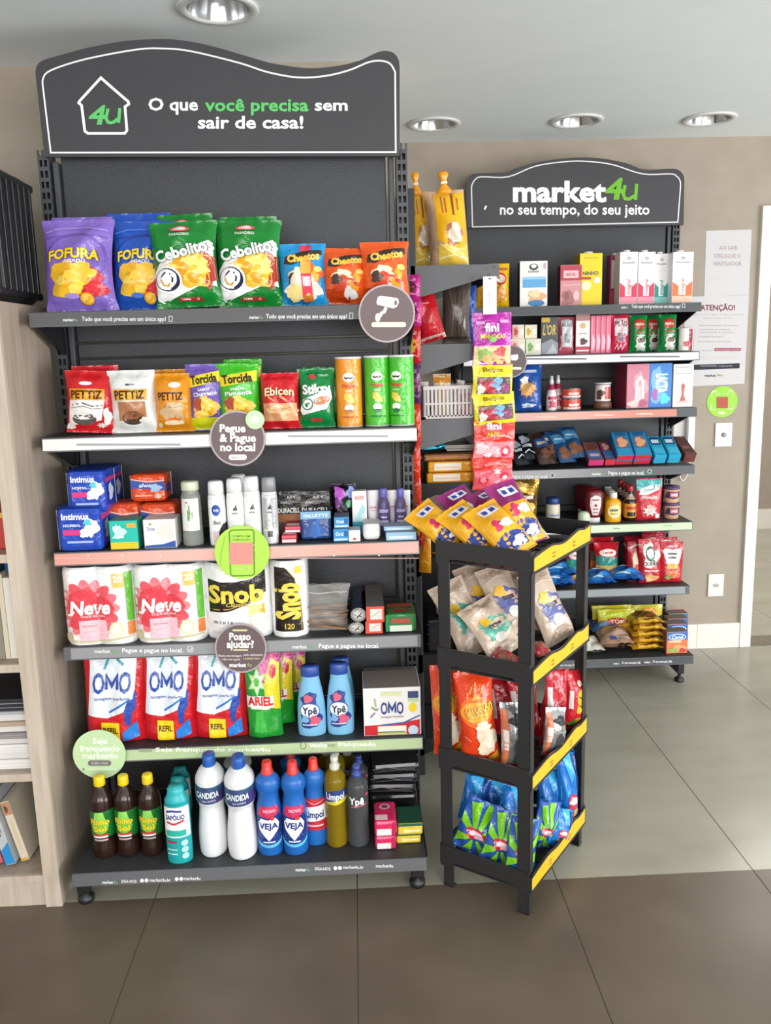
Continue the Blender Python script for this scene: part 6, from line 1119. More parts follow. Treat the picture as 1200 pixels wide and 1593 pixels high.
# third-row nook: packs on the fourth shelf
MAKE['tealp'] = simple_bag('1f8fae', [('P', [(.1, .2), (.4, .6), (.7, .2)], '5ad8ea'), ('P', [(.5, .9), (.9, .5), (.95, .9)], '123c58'), ('R', .2, .04, .8, .12, '12405c')], t=.06, kind='foil', crum=1.6)
MAKE['cook'] = lambda w, h: box(w, h, .16, 'd9941c', [('R', .12, .2, .62, .85, 'e6d8c8'), ('R', .16, .4, .58, .5, 'd0b090')], topc='a8641a', kind='film', bev=.006)
MAKE['cookb'] = lambda w, h: box(w, h, .16, '8a5420', [('R', .1, .3, .9, .7, 'a86a2c')], topc='6a4020', kind='film', bev=.006)
ZQ = ZN[3]
def stackz(key, name, label, cat, px, Z, Yf): return put(key, name, label, cat, px, Z, Yf, sc=False)
zq = ZQ
for key, px, lb in (('cook', (664, 750, 748, 766), 'lowest orange biscuit pack of the stack in the nook'), ('cook', (666, 734, 750, 751), 'middle orange biscuit pack of the stack in the nook'), ('cookb', (660, 722, 748, 733), 'brown biscuit pack on top of the orange packs in the nook')):
    h_ = atY(700, px[1], 2.815)[2] - atY(700, px[3], 2.815)[2]; x0 = atY(px[0], 740, 2.815)[0]; x1 = atY(px[2], 740, 2.815)[0]
    MAKE[key + lb[:3]] = MAKE[key]; k = get(key + lb[:3], x1 - x0, h_)
    inst(k, 'biscuit_pack', lb, 'biscuits', Matrix.Translation(((x0 + x1) / 2, 2.815 + .08, zq))); zq += h_ + .001
put('tealp', 'snack_bag', 'shiny teal foil packet on the biscuit packs, left of the grey basket', BG, (654, 686, 696, 724), zq + .002, 2.83, roll=-.1)
put('baskg', 'basket', 'grey basket on top of the biscuit packs in the nook', 'basket', (694, 692, 737, 723), zq, 2.86)
MAKE['orgp'] = simple_bag('df8a1e', [('B', .5, .5, .3, .3, 'a8321e', 4), ('R', .2, .7, .8, .85, 'f0c46a')], t=.03)
for i in range(5):
    put('orgp', 'candy_packet', ('first', 'second', 'third', 'fourth', 'fifth')[i] + ' from the left of the small orange packets under the rim of the snack stand', 'candy packet', (672 + i * 11, 862 + (i * 7) % 5, 684 + i * 11, 889 - i * 2), ZN[4] + .003, 2.83, 'small orange packets', roll=.1 * (-1) ** i)
def bin_(w, h):
    mb = MB(); mb.cbox(-w / 2, w / 2, -.11, .11, 0, h, M('19191a', 'plastic'), .008, 3)
    for q in (.3, .6, .9): mb.cbox(-w / 2 - .004, w / 2 + .004, -.114, .114, h * q - .006, h * q, M('19191a', 'plastic'), .002)
    return [('bin', mb.mesh('bin'), None)], w, h, .22
MAKE['binl'] = bin_; MAKE['bins'] = lambda w, h: bin_(w, h); MAKE['binb'] = lambda w, h: bin_(w, h)
inst(get('binl', .24, .30), 'storage_bin', 'tall black bin at the back of the nook, behind the second tier of the stand', 'bin', Matrix.Translation((.345, 3.32, NZ[5])))
inst(get('bins', .23, .12), 'storage_bin', 'low black bin under the small grey basket behind the second tier of the stand', 'bin', Matrix.Translation((.345, 2.94, NZ[5])))
MAKE['baskl'] = lambda w, h: basket(w, h, .12, '77787a')
inst(get('baskl', .12, .075), 'basket', 'small grey basket in the dark nook, seen through the second tier of the stand', 'basket', Matrix.Translation((.33, 2.93, NZ[5] + .1205)))
inst(get('binb', .24, .26), 'storage_bin', 'black bin on the lowest nook shelf behind the bottom tier of the stand', 'bin', Matrix.Translation((.345, 3.2, NZ[6])))
# hanging strips
def strip_pack(base, ops): return simple_bag(base, ops, t=.022, ears=.03, crum=.8)
MAKE['fini_m'] = strip_pack('ab1f9a', [('R', .02, .02, .98, .36, 'dcc98e'), ('B', .3, .2, .2, .12, '8fae5a', 4), ('B', .7, .22, .16, .14, 'c8504a', 6), ('B', .5, .14, .3, .06, 'e6b07a', 7), T('fini', .48, .72, .15, 'eae4f0', w=.36, b=.06), T('MINHOCAS', .5, .55, .08, 'd8d43a', w=.62, b=.05), ('E', .5, .49, .1, .05, '7ac04a'), ('R', .08, .78, .3, .84, 'd0a0d4'), ('R', .7, .8, .92, .86, 'd0a0d4'), ('R', .02, .36, .98, .38, 'd98ad0')])
FY = [('R', .1, .12, .95, .62, '5a4a44'), ('B', .35, .38, .22, .2, 'c8404e', 4), ('B', .6, .4, .14, .22, '7ab4dc', 6), ('B', .8, .3, .14, .14, '8a3a6a', 7), ('B', .2, .25, .1, .14, 'e6dcd0', 8), ('B', .5, .22, .12, .1, 'b0343c', 9), T('Beijos', .5, .84, .13, '8a7a1c', w=.5)]
MAKE['fini_y'] = strip_pack('e3d41f', FY)
MAKE['fini_r'] = strip_pack('d8352a', [('R', .02, .04, .98, .46, 'e58a92'), ('B', .2, .28, .16, .14, 'f0ccd0', 4), ('B', .5, .2, .16, .14, 'eeb4bc', 5), ('E', .78, .22, .13, .15, 'd0344c'), ('E', .78, .22, .06, .07, 'f2d0d4'), ('B', .35, .12, .1, .06, 'f2dcdc', 6), T('fini', .48, .86, .16, 'e4e0f0', w=.36, b=.06), T('AROS', .46, .64, .1, 'd8d43a', w=.3, b=.05), ('L', [(.4, .6), (.7, .62), (.95, .54)], .03, 'f0b4ac')])
MAKE['fini_p'] = strip_pack('e23f3a', [('R', .02, .04, .98, .6, 'e85a6a'), ('E', .25, .3, .12, .14, 'd0344c'), ('E', .25, .3, .07, .08, 'f08a96'), ('E', .55, .34, .14, .16, 'f07a88'), ('E', .8, .36, .13, .15, 'd0344c'), ('E', .8, .36, .06, .07, 'f2d0d4'), ('S', .6, .55, .12, .14, 'f6e4e4', 6, .4), ('L', [(.3, .75), (.6, .8), (.9, .74)], .04, 'f08a80')])
MAKE['tagw'] = lambda w, h: box(w, h, .0016, 'e3e1e2', [('R', .45, .3, .5, .6, 'b9b6b8'), ('E', .5, .94, .1, .025, '77757a')], kind='paper', bev=.0003)
FS = 2.765
hang('tagw', 'hang_tag', 'white hanging tag hooked at the tip of the top nook shelf', 'tag', (752, 430, 773, 489), FS)
hang('fini_m', 'candy_pack', 'magenta gummy pack hanging under the white tag', 'candy pack', (736, 486, 797, 568), FS, 'hanging gummy packs')
hang('fini_y', 'candy_pack', 'upper yellow gummy pack on the hanging strip', 'candy pack', (735, 567, 798, 620), FS, 'hanging gummy packs', roll=.02)
hang('fini_y', 'candy_pack', 'lower yellow gummy pack on the hanging strip', 'candy pack', (739, 614, 804, 662), FS, 'hanging gummy packs', roll=-.07)
hang('fini_r', 'candy_pack', 'red gummy pack below the yellow ones on the hanging strip', 'candy pack', (736, 655, 801, 716), FS, 'hanging gummy packs', roll=.03)
hang('fini_p', 'candy_pack', 'pink and red gummy pack at the bottom of the hanging strip', 'candy pack', (736, 712, 799, 762), FS, 'hanging gummy packs', roll=-.02)
def sp(base, c2, c3): return strip_pack(base, [('B', .5, .5, .3, .24, c2, 4), ('R', .2, .75, .8, .85, c3), ('L', [(.1, .2), (.5, .25), (.9, .18)], .06, c3)])
MAKE['sp_m'] = sp('c42a8a', '5c3426', 'e6b0d0'); MAKE['sp_r'] = sp('c41f2a', 'e0b03a', 'e8a0a0'); MAKE['sp_v'] = sp('5c2a5c', 'b04a7a', 'a88ab0'); MAKE['sp_R'] = sp('d9381f', 'e0523a', 'f0a090'); MAKE['sp_o'] = sp('e0961e', 'd98218', 'f0c060')
SY = 2.60
for key, px, lb in (('sp_m', (626, 427, 656, 466), 'topmost magenta'), ('sp_m', (628, 464, 658, 508), 'second, magenta and brown'), ('sp_r', (630, 506, 657, 566), 'third, red'), ('sp_v', (632, 564, 657, 630), 'fourth, dark purple'), ('sp_R', (632, 628, 657, 690), 'fifth, orange-red'), ('sp_R', (634, 688, 656, 744), 'sixth, orange-red'), ('sp_R', (640, 742, 657, 798), 'seventh, orange-red'), ('sp_r', (645, 796, 660, 850), 'eighth, dark red')):
    hang(key, 'candy_pack', lb + ' packet of the narrow strip beside the front rack post', 'candy pack', px, SY, 'narrow candy strip', rz=-.5)
hang('sp_o', 'candy_pack', 'orange packet at the bottom of the narrow strip, left of the snack stand', 'candy pack', (652, 812, 672, 892), SY + .02, 'narrow candy strip', rz=-.4)
# ================================================================== plastic snack stand
AN = math.atan2(.813, .583)
ST = thing('snack_stand', 'black plastic four-tier snack stand with yellow wavy fronts, filled with bags', 'display stand', (.423, 2.008, 0)); ST.rotation_euler = (0, 0, AN)
SX, SY_ = .402, .268
PB = M('2a2a2b', 'plastic'); PY = M('e0b221', 'plastic')
ZT = [1.008, .714, .425, .131]
for ix in (0, 1):
    for iy in (0, 1):
        b = MB(); x = ix * SX; y = iy * SY_; sx = 1 if ix == 0 else -1; sy = 1 if iy == 0 else -1
        for z0, z1 in ((.0, .125), (.125, .42), (.42, .71), (.71, 1.0)):
            q = .0 if z0 else .004
            xs = sorted((x + sx * q, x + sx * (.004 + q))); ys = sorted((y + sy * q, y + sy * .036)); b.cbox(xs[0], xs[1], ys[0], ys[1], z0, z1 + .001, PB, .001)
            xs = sorted((x + sx * q, x + sx * .024)); ys = sorted((y + sy * q, y + sy * (.004 + q))); b.cbox(xs[0], xs[1], ys[0], ys[1], z0, z1 + .001, PB, .001)
        xs = sorted((x + sx * .004, x + sx * .024)); ys = sorted((y + sy * .004, y + sy * .034)); b.cbox(xs[0], xs[1], ys[0], ys[1], 0, .004, PB, .001)
        b.build('post', ST)
def arch(L, z0, z1, drop=.016, n=8):
    """rim outline: flat top, lower edge raised between the posts"""
    P = [(0, z1), (0, z0 - drop), (.034, z0 - drop)]
    for i in range(1, 5): a = PI / 2 * i / 4; P.append((.034 + .018 * (1 - math.cos(a)), z0 - drop + drop * math.sin(a)))
    for i in range(4, 0, -1): a = PI / 2 * i / 4; P.append((L - .034 - .018 * (1 - math.cos(a)), z0 - drop + drop * math.sin(a)))
    return P + [(L - .034, z0 - drop), (L, z0 - drop), (L, z1)]
for z in ZT:
    b = MB(); e = .005
    def rim(axis, pos, L, off, pts):
        n = len(pts)
        tri = tessellate_polygon([[Vector((p[0], p[1], 0)) for p in pts]])
        A = [((off, p[0], p[1]) if axis == 'x' else (p[0], off, p[1])) for p in pts]; B = [((off + .005, p[0], p[1]) if axis == 'x' else (p[0], off + .005, p[1])) for p in pts]
        b.add(A + B, [tuple(t) for t in tri] + [tuple(i + n for i in t[::-1]) for t in tri], PB)
        b.add(A + B, [(i, (i + 1) % n, (i + 1) % n + n, i + n) for i in range(n)], PB)
    top = [(p[0] - e * 0, p[1]) for p in arch(SY_, z - .046, z)]
    rim('x', 0, SY_, -e, top); rim('x', 1, SY_, SX, top); rim('y', 1, SX, SY_, arch(SX, z - .046, z))
    wave = [(0, .034), (.06, .040), (.12, .043), (.17, .036), (.21, .034), (.26, .041), (.31, .047), (.35, .041), (.402, .046)]
    wv = curve_pts(wave, 4)
    pts = [(0, z - .058)] + [(x, z - .056 + h_ + .006) for x, h_ in wv] + [(SX, z - .058)]
    rim('y', 0, SX, -e, pts[::-1])
    b.box(-e, SX + e, -e, .0, z - .062, z - .056, PB)
    b.cbox(0, SX, 0, SY_, z - .058, z - .054, PB, .001)
    for i in range(1, 9): b.box(SX * i / 9 - .002, SX * i / 9 + .002, .004, SY_ - .004, z - .054, z - .051, PB)
    for i in range(1, 6): b.box(.004, SX - .004, SY_ * i / 6 - .002, SY_ * i / 6 + .002, z - .054, z - .051, PB)
    b.build('tray', ST)
    f = MB(); pts = [(.006, z - .053)] + [(min(SX - .006, max(.006, x)), z - .056 + h_ + .001) for x, h_ in wv] + [(SX - .006, z - .053)]
    tri = tessellate_polygon([[Vector((p[0], p[1], 0)) for p in pts]]); n = len(pts)
    f.add([(p[0], -e - .0006, p[1]) for p in pts] + [(p[0], -e, p[1]) for p in pts], [tuple(t) for t in tri] + [(i, (i + 1) % n, (i + 1) % n + n, i + n) for i in range(n)], PY)
    for cx in (.13, .27):
        for dz in (.0, -.010):
            V, F = shape(('R', cx - .010, z - .033 + dz, cx + .010, z - .030 + dz), 1, 1); f.add([(x, -e - .0010, zz) for x, zz in V], F, M('8a3a1c', 'matte'))
    o = f.build('front_panel', ST); o['label'] = 'yellow wavy front strip'
FLO = [z - .051 for z in ZT]
# bags in the stand
def two(top, mid, low, tx_, extra=()):
    return lambda w, h: bag(w, h, .05, top, [('R', .02, .02, .98, .62, mid), ('P', [(.02, .02), (.02, .3), (.4, .36), (.98, .26), (.98, .02)], low), ('B', .35, .5, .14, .1, 'c42a5c', 4), ('R', .3, .74, .78, .9, tx_), ('R', .36, .78, .5, .86, low), ('R', .58, .78, .72, .86, low), ('B', .62, .16, .2, .07, 'dfe4ee', 5), ('B', .6, .48, .18, .08, 'e8e2d8', 6)] + list(extra), seed=81, crum=1.7)
MAKE['wf_y'] = two('e3a41c', 'e6ab1e', '25398a', 'd8cfd0'); MAKE['wf_p'] = two('8a2468', 'e0a01e', '25398a', 'd6d2e0')
MAKE['wf_w'] = lambda w, h: bag(w, h, .05, 'd9d3cd', [('B', .4, .6, .26, .16, 'd86a5a', 4), ('B', .5, .35, .3, .12, 'c9a08a', 5), ('R', .3, .8, .7, .88, '8a86a0')], seed=83)
SB = 'snack bag'
def st(key, label, pb, pt, wpx, Yb, Yt, hint=(.25, -.85, .45), name='snack_bag', group=None): return pose(key, name, label, SB, pb, Yb, pt, Yt, wpx, hint, group)
g1 = 'bags on the top tier'
st('wf_p', 'purple topped bag, left of the rear row on the top tier of the stand', (748, 826), (700, 764), 58, 2.26, 2.34, group=g1)
st('wf_p', 'purple topped bag, middle of the rear row on the top tier of the stand', (795, 822), (748, 764), 62, 2.22, 2.32, group=g1)
st('wf_w', 'white bag lying behind the others at the right of the top tier', (838, 842), (812, 802), 40, 2.20, 2.26, group=g1)
st('wf_p', 'purple and orange bag rising highest on the top tier of the stand', (829, 846), (776, 752), 58, 2.14, 2.24, group=g1)
st('wf_y', 'yellow and navy bag sticking out past the left end of the top tier', (712, 845), (648, 791), 56, 2.19, 2.26, group=g1)
st('wf_y', 'yellow and navy bag, middle of the front row on the top tier', (764, 850), (699, 792), 62, 2.13, 2.22, group=g1)
st('wf_y', 'yellow and navy bag, right of the front row on the top tier', (812, 862), (744, 789), 66, 2.075, 2.18, group=g1)
def beige(c, seed): return lambda w, h: bag(w, h, .055, 'c2ae9c', [('R', .02, .86, .98, .98, 'b09a88'), ('B', .5, .55, .4, .12, c, 4), ('B', .35, .62, .18, .08, 'e0b23c', 5), ('B', .62, .5, .2, .1, 'd9b89a', 6), ('B', .5, .4, .35, .1, c, 8), ('R', .35, .48, .7, .54, '4a3a4c'), ('E', .5, .3, .16, .08, 'd2cdc6'), ('B', .5, .14, .3, .06, 'ae9a8a', 9), ('L', [(.1, .8), (.5, .84), (.9, .78)], .03, 'd6c6b6')], seed=seed, crum=1.9)
MAKE['bg_g'] = beige('5aa894', 91); MAKE['bg_b'] = beige('5a6096', 92)
g2 = 'beige bags on the second tier'
st('bg_b', 'beige and blue bag, rearmost left on the second tier of the stand', (772, 985), (730, 878), 62, 2.30, 2.36, (.3, -.85, .35), group=g2)
st('bg_b', 'beige and blue bag, rear middle on the second tier of the stand', (808, 985), (764, 882), 62, 2.25, 2.33, (.3, -.85, .35), group=g2)
st('bg_b', 'beige and blue bag behind the front corner post on the second tier', (834, 980), (800, 886), 62, 2.31, 2.36, (.3, -.85, .35), group=g2)
st('bg_b', 'beige, blue and orange bag seen through the yellow front side of the second tier', (873, 998), (828, 886), 66, 2.27, 2.31, (.45, -.8, .35), group=g2)
st('bg_g', 'beige and green bag leaning at the left post on the second tier', (744, 1016), (692, 906), 66, 2.21, 2.27, (.3, -.85, .4), group=g2)
st('bg_g', 'beige and green bag with a white circle, foremost on the second tier', (790, 1018), (738, 938), 72, 2.145, 2.21, (.3, -.8, .5), group=g2)
MAKE['redmix'] = simple_bag('a8323a', [('B', .5, .5, .3, .3, '8a5a4a', 4), ('R', .1, .8, .9, .92, 'd9cfcc'), ('R', .1, .1, .9, .2, 'd9cfcc')], t=.04, crum=1.6)
st('redmix', 'small red and silver bag lying at the bottom of the second tier', (812, 1040), (768, 1016), 34, 2.07, 2.12, (.2, -.7, .7))
st('redmix', 'small red bag at the foot of the second tier, behind the corner post', (850, 1020), (828, 1000), 30, 2.12, 2.18, (.3, -.7, .6))
MAKE['kiss'] = lambda w, h: bag(w, h, .07, 'd9401c', [('E', .5, .6, .46, .16, 'e86a1c'), ('E', .5, .6, .44, .1, 'eda020'), ('L', [(.35, .78), (.42, .86)], .04, 'f0a03a'), ('L', [(.5, .8), (.52, .9)], .04, 'f0a03a'), ('L', [(.64, .78), (.72, .86)], .04, 'f0a03a'), ('L', [(.28, .74), (.3, .8)], .04, 'f0a03a'), ('P', [(.38, .72), (.5, .8), (.66, .73)], 'eda020'), ('B', .68, .3, .28, .18, 'e6d4b8', 4), ('B', .74, .28, .14, .08, 'f0e6d2', 5), ('B', .55, .2, .12, .06, 'ead9bf', 6), ('B', .62, .46, .2, .05, 'f0e2cc', 9), ('P', [(.5, .04), (.95, .16), (.95, .04)], 'd99a2a'), ('L', [(.1, .35), (.25, .3)], .02, 'f0b0a0')] + out('KISSWI', .58, .615, .085, 'e8b030', '4a1c12', .74, rot=.22, b=.05), seed=95, crum=1.3)
MAKE['redc'] = lambda w, h: bag(w, h, .05, 'b8202c', [('B', .6, .5, .3, .2, 'd9a82c', 4), ('L', [(.4, .6), (.6, .55), (.8, .6)], .05, '4a3a1c'), ('L', [(.45, .45), (.65, .4), (.8, .46)], .05, '4a3a1c'), ('B', .4, .14, .3, .08, '5a9a3a', 6), ('B', .6, .16, .16, .06, 'e8903a', 7), ('E', .5, .8, .1, .05, 'e6d0b8'), ('R', .04, .4, .16, .7, 'd6d0ce')], seed=97, crum=1.4)
MAKE['redp'] = lambda w, h: bag(w, h, .045, 'b01c28', [('R', .05, .3, .2, .8, 'd0ccca'), ('B', .6, .8, .2, .06, 'c8404a', 4), ('B', .6, .3, .2, .1, 'd8562e', 5), ('B', .4, .55, .16, .08, '8a1420', 6)], seed=98, crum=1.5)
MAKE['silb'] = lambda w, h: bag(w, h, .06, 'b9babb', [('R', .02, .02, .22, .9, 'c8704a'), ('R', .04, .3, .2, .6, 'e6e2de'), ('B', .6, .3, .2, .2, '3a3a3c', 4), ('B', .55, .75, .3, .1, '2a2a2c', 5), ('R', .3, .5, .9, .55, '8a8c8e'), ('R', .02, .02, .98, .08, '8a1c28')], seed=99, crum=2.0, kind='foil')
g3 = 'bags on the third tier'
st('redp', 'red bag behind the big orange bag on the third tier', (786, 1158), (780, 1050), 52, 2.32, 2.34, (.1, -1, .1), group=g3)
st('redp', 'red bag behind the silver bag on the third tier', (820, 1150), (812, 1052), 52, 2.28, 2.31, (.2, -1, .1), group=g3)
st('kiss', 'orange popcorn bag at the left post of the third tier', (699, 1172), (692, 1034), 50, 2.20, 2.23, (-.1, -1, .05), group=g3)
st('kiss', 'big orange popcorn bag, front and centre of the third tier', (750, 1188), (735, 1043), 64, 2.13, 2.16, (.0, -1, .05), group=g3)
st('silb', 'silver bag with a black and orange edge beside the big orange bag', (800, 1196), (802, 1092), 50, 2.09, 2.13, (.1, -1, .2), group=g3)
st('redp', 'crumpled red bag seen through the yellow side of the third tier', (856, 1160), (868, 1042), 48, 2.24, 2.25, (.5, -.9, .1), group=g3)
st('silb', 'silver and black bag low behind the yellow third front strip', (858, 1178), (866, 1100), 44, 2.17, 2.20, (.5, -.9, .2), group=g3)
st('redc', 'red bag with a yellow disc at the right end of the third tier', (889, 1142), (897, 1042), 42, 2.33, 2.34, (.6, -.9, .1), group=g3)
MAKE['strp'] = lambda w, h: bag(w, h, .055, '2b55a8', [('P', [(.3, .4), (.02, .5), (.02, .7), (.34, .48)], '7ac81e'), ('P', [(.34, .48), (.1, .9), (.36, .97), (.44, .52)], '7ac81e'), ('P', [(.46, .52), (.5, .97), (.76, .97), (.56, .5)], '7ac81e'), ('P', [(.6, .48), (.97, .86), (.97, .64), (.62, .42)], '7ac81e'), ('P', [(.62, .38), (.97, .46), (.97, .26), (.6, .32)], '7ac81e'), ('P', [(.56, .28), (.9, .04), (.66, .04), (.5, .26)], '7ac81e'), ('P', [(.44, .26), (.46, .04), (.24, .04), (.38, .28)], '7ac81e'), ('P', [(.34, .3), (.02, .1), (.02, .3), (.32, .36)], '7ac81e'), ('B', .48, .4, .3, .1, 'c8283c', 4), ('B', .44, .41, .2, .05, 'e6d4d8', 5), ('B', .55, .36, .12, .04, 'e6c0c6', 7)], seed=101, crum=1.9)
MAKE['blus'] = lambda w, h: bag(w, h, .05, '1f6fc0', [('P', [(.2, .98), (.5, .6), (.7, .98)], '3fa8e0'), ('P', [(.02, .6), (.4, .5), (.02, .4)], '3fa8e0'), ('B', .5, .36, .3, .1, 'c83048', 4), ('B', .5, .37, .22, .05, 'e6d0dc', 5), ('B', .55, .16, .22, .1, 'e0982a', 6), ('R', .7, .5, .95, .96, '1a3f86')], seed=102, crum=1.9)
g4 = 'bags on the bottom tier'
st('blus', 'blue bag rising at the left of the bottom tier', (734, 1275), (745, 1206), 46, 2.27, 2.27, (-.1, -1, .15), group=g4)
st('blus', 'blue bag second from the left at the back of the bottom tier', (776, 1280), (774, 1212), 46, 2.27, 2.29, (.1, -1, .15), group=g4)
st('blus', 'blue bag tilted right behind the striped bags on the bottom tier', (788, 1290), (806, 1224), 54, 2.20, 2.24, (.1, -1, .2), group=g4)
st('blus', 'blue bag behind the corner post of the bottom tier', (852, 1280), (858, 1198), 48, 2.30, 2.32, (.3, -1, .15), group=g4)
st('blus', 'tall blue bag with white and red lettering at the right of the bottom tier', (886, 1280), (879, 1172), 40, 2.30, 2.31, (.5, -1, .1), group=g4)
st('strp', 'green and blue striped bag at the left front of the bottom tier', (731, 1326), (764, 1250), 74, 2.15, 2.18, (-.1, -.9, .35), group=g4)
st('strp', 'green and blue striped bag in the middle front of the bottom tier', (770, 1345), (798, 1262), 62, 2.10, 2.14, (.0, -.9, .3), group=g4)
st('strp', 'green and blue striped bag right behind the front corner post of the bottom tier', (806, 1360), (820, 1272), 54, 2.055, 2.09, (.1, -.9, .25), group=g4)
st('strp', 'green and blue striped bag right of the corner post on the bottom tier', (838, 1338), (858, 1246), 46, 2.19, 2.21, (.4, -.9, .2), group=g4)
st('blus', 'small blue bag low behind the lowest yellow front strip', (866, 1332), (880, 1258), 42, 2.20, 2.23, (.5, -.9, .2), group=g4)
# ================================================================== things on the walls
def flat_sheet(name, label, cat, quad, Y, ops, c='c6c3c4', th=.0008, kind='paper'):
    P = [atY(x, y, Y) for x, y in quad]
    mb = MB(); V = [p for p in P] + [p + np.array([0, th, 0]) for p in P]
    mb.add(V, [(0, 1, 2, 3), (7, 6, 5, 4), (0, 4, 5, 1), (1, 5, 6, 2), (2, 6, 7, 3), (3, 7, 4, 0)], M(c, kind))
    pixart(mb, ops, (0, Y, 0), (0, -1, 0), kind='paper', off0=.0002, doff=.00005)
    o = mb.build(name); return tag(o, label, cat)
WY = YR - .0015
flat_sheet('notice_sheet', 'upper white sheet taped to the back wall with three printed lines', 'notice', [(1099, 359), (1170, 357), (1165.5, 458.5), (1096, 461)], WY, [tx('AO SAIR', 1119, 1148, 385.5, 6, 'a28a90', b=.01), tx('DESLIGUE O', 1112, 1153, 398, 6.2, 'a28a90', b=.01), tx('VENTILADOR', 1110, 1154, 410, 6.2, 'a28a90', b=.01), tx('obrigado', 1106, 1120, 432.5, 2.2, 'bdb8ba', b=.0)])
flat_sheet('notice_sheet', 'lower white sheet on the back wall headed with a bold warning', 'notice', [(1067, 461.5), (1166, 459), (1158.5, 597), (1061, 602)], WY - .0008, [tx('ATENÇÃO!', 1090, 1144, 478.5, 8.2, '7a3a48', b=.05), tx('Pague e não pague na loja uma geral', 1076, 1157, 489, 2.6, 'b09aa0', b=.0), tx('depois e comprovante', 1095, 1137, 494.5, 2.4, 'b09aa0', b=.0), tx('Falta de reposição do produto', 1088, 1149, 506, 2.4, '9a8a90', b=.0), tx('Quantidade de produtos', 1090, 1136, 512.5, 2.2, '9a8a90', b=.0), tx('funcionalidade do aplicativo', 1088, 1143, 517, 2.2, '9a8a90', b=.0), tx('Problema de acesso', 1088, 1126, 523.5, 2.4, '9a8a90', b=.0), tx('Esclarecimento de conteúdo', 1087, 1138, 531, 2.4, '9a8a90', b=.0), ('R', 1112, 541.5, 1153, 546, '9a4a58'), tx('Nossa equipe resolve', 1114, 1151, 543.8, 2.2, 'd9bcc2', b=.0), tx('Chame agora', 1092, 1111, 545, 2, 'b09aa0', b=.0), ('R', 1090, 554, 1147, 554.7, 'cdb4b8'), ('R', 1094, 557, 1148, 557.7, 'cdb4b8'), ('P', [(1080, 567.5), (1151.5, 565), (1151, 573), (1080, 575.5)], '33323a'), tx('market4u suporte', 1090, 1140, 569, 2.4, 'b9b8c0', b=.0), tx('market', 1097, 1114, 584, 3.6, '4a4a4e', b=.04), tx('4u', 1115, 1125, 583.5, 3.4, '7aa85a', b=.03)])
c0 = atY(1124, 625, WY)
o = disc(1124, 625, 24.5, WY, '8fc838', None, [('L', [(1108, 617), (1108, 609), (1116, 609)], 1.3, 'd9e8b8'), ('L', [(1133, 608), (1140, 608), (1140, 616)], 1.3, 'd9e8b8'), ('L', [(1107, 629), (1107, 637), (1114, 637)], 1.3, 'd9e8b8'), ('L', [(1132, 637), (1140, 636), (1140, 628)], 1.3, 'd9e8b8'), ('R', 1115.5, 617.5, 1133, 635, 'a8462e'), rr(1117, 640, 1129, 644.5, 2, 'cfe6a0'), tx('APROXIME', 1114, 1133, 613, 2.4, 'cfe6a0')], 'round lime green sticker with scan corners on the back wall', th=.001, name='wall_sticker')
def plate(label, quad, ops_fn, name):
    P = [atY(x, y, YR)[[0, 2]] for x, y in quad]; x0, x1 = P[0][0], P[1][0]; z1, z0 = P[0][1], P[2][1]
    t = thing(name, label, 'wall plate', ((x0 + x1) / 2, YR, (z0 + z1) / 2)); W, H_ = x1 - x0, z1 - z0
    mb = MB(); mb.cbox(-W / 2, W / 2, -.009, -.0003, -H_ / 2, H_ / 2, M('dedad5', 'plastic'), .002); mb.build('cover_plate', t)
    ops_fn(t); return t
def knob(t):
    mb = MB(); V = []
    prof = [(.011, -.0095), (.011, -.014), (.007, -.017), (.003, -.018)]
    mb.lathe([(r, -y) for r, y in prof], M('8b8c8e', 'plastic'), 20)
    mb.v = [np.stack([v[:, 0], -v[:, 2], v[:, 1]], 1) for v in mb.v]; mb.build('dimmer_knob', t)
def sock(t):
    mb = MB(); pts = [(-.018, 0), (-.009, .010), (.009, .010), (.018, 0), (.009, -.010), (-.009, -.010)]
    mb.prism(pts, -.0105, -.0085, M('b9b6b0', 'plastic'))
    for dx in (-.008, 0, .008):
        V, F = shape(('E', dx, 0 if dx else -.003, .0024, .0024), 1, 1); mb.add([(x, -.0107, z) for x, z in V], F, BLK)
    mb.build('socket', t)
plate('white wall plate with a round grey knob below the green sticker', [(1113, 658), (1139, 658), (1137, 694)], knob, 'dimmer_switch')
plate('white socket plate low on the back wall', [(1102, 893), (1126, 893), (1125, 926.5)], sock, 'power_socket')
# intercom handset half hidden behind the back rack
xi0 = atY(1052, 680, 3.9)[0]; xi1 = atY(1084, 680, 3.9)[0]; zi1 = atY(1075, 648, 3.9)[2]; zi0 = atY(1075, 706, 3.9)[2]
t = thing('intercom', 'white wall intercom with handset, half hidden by the right end of the back rack', 'intercom', ((xi0 + xi1) / 2, YR, (zi0 + zi1) / 2))
W, H_ = xi1 - xi0, zi1 - zi0
mb = MB(); mb.cbox(-W / 2, W * .42, -.03, -.0005, -H_ / 2, H_ / 2, M('c9c5c0', 'plastic'), .008, 3)
for i in range(9): mb.box(-W * .12, -W * .04, -.0312, -.03, H_ * (-.4 + .085 * i), H_ * (-.4 + .085 * i) + .006, M('e4e1dd', 'plastic'))
mb.build('base_unit', t)
mb = MB(); mb.cbox(W * .08, W / 2, -.058, -.03, -H_ * .55, H_ * .49, M('d8d8de', 'plastic'), .010, 3); mb.cbox(W * .14, W * .44, -.0605, -.0575, -H_ * .48, H_ * .42, M('e0e0e6', 'plastic'), .001); mb.build('handset', t)
cz = [atY(x, y, 3.95) for x, y in ((1066, 706), (1060, 722), (1058, 738), (1062, 748), (1068, 742), (1072, 730), (1074, 712))]
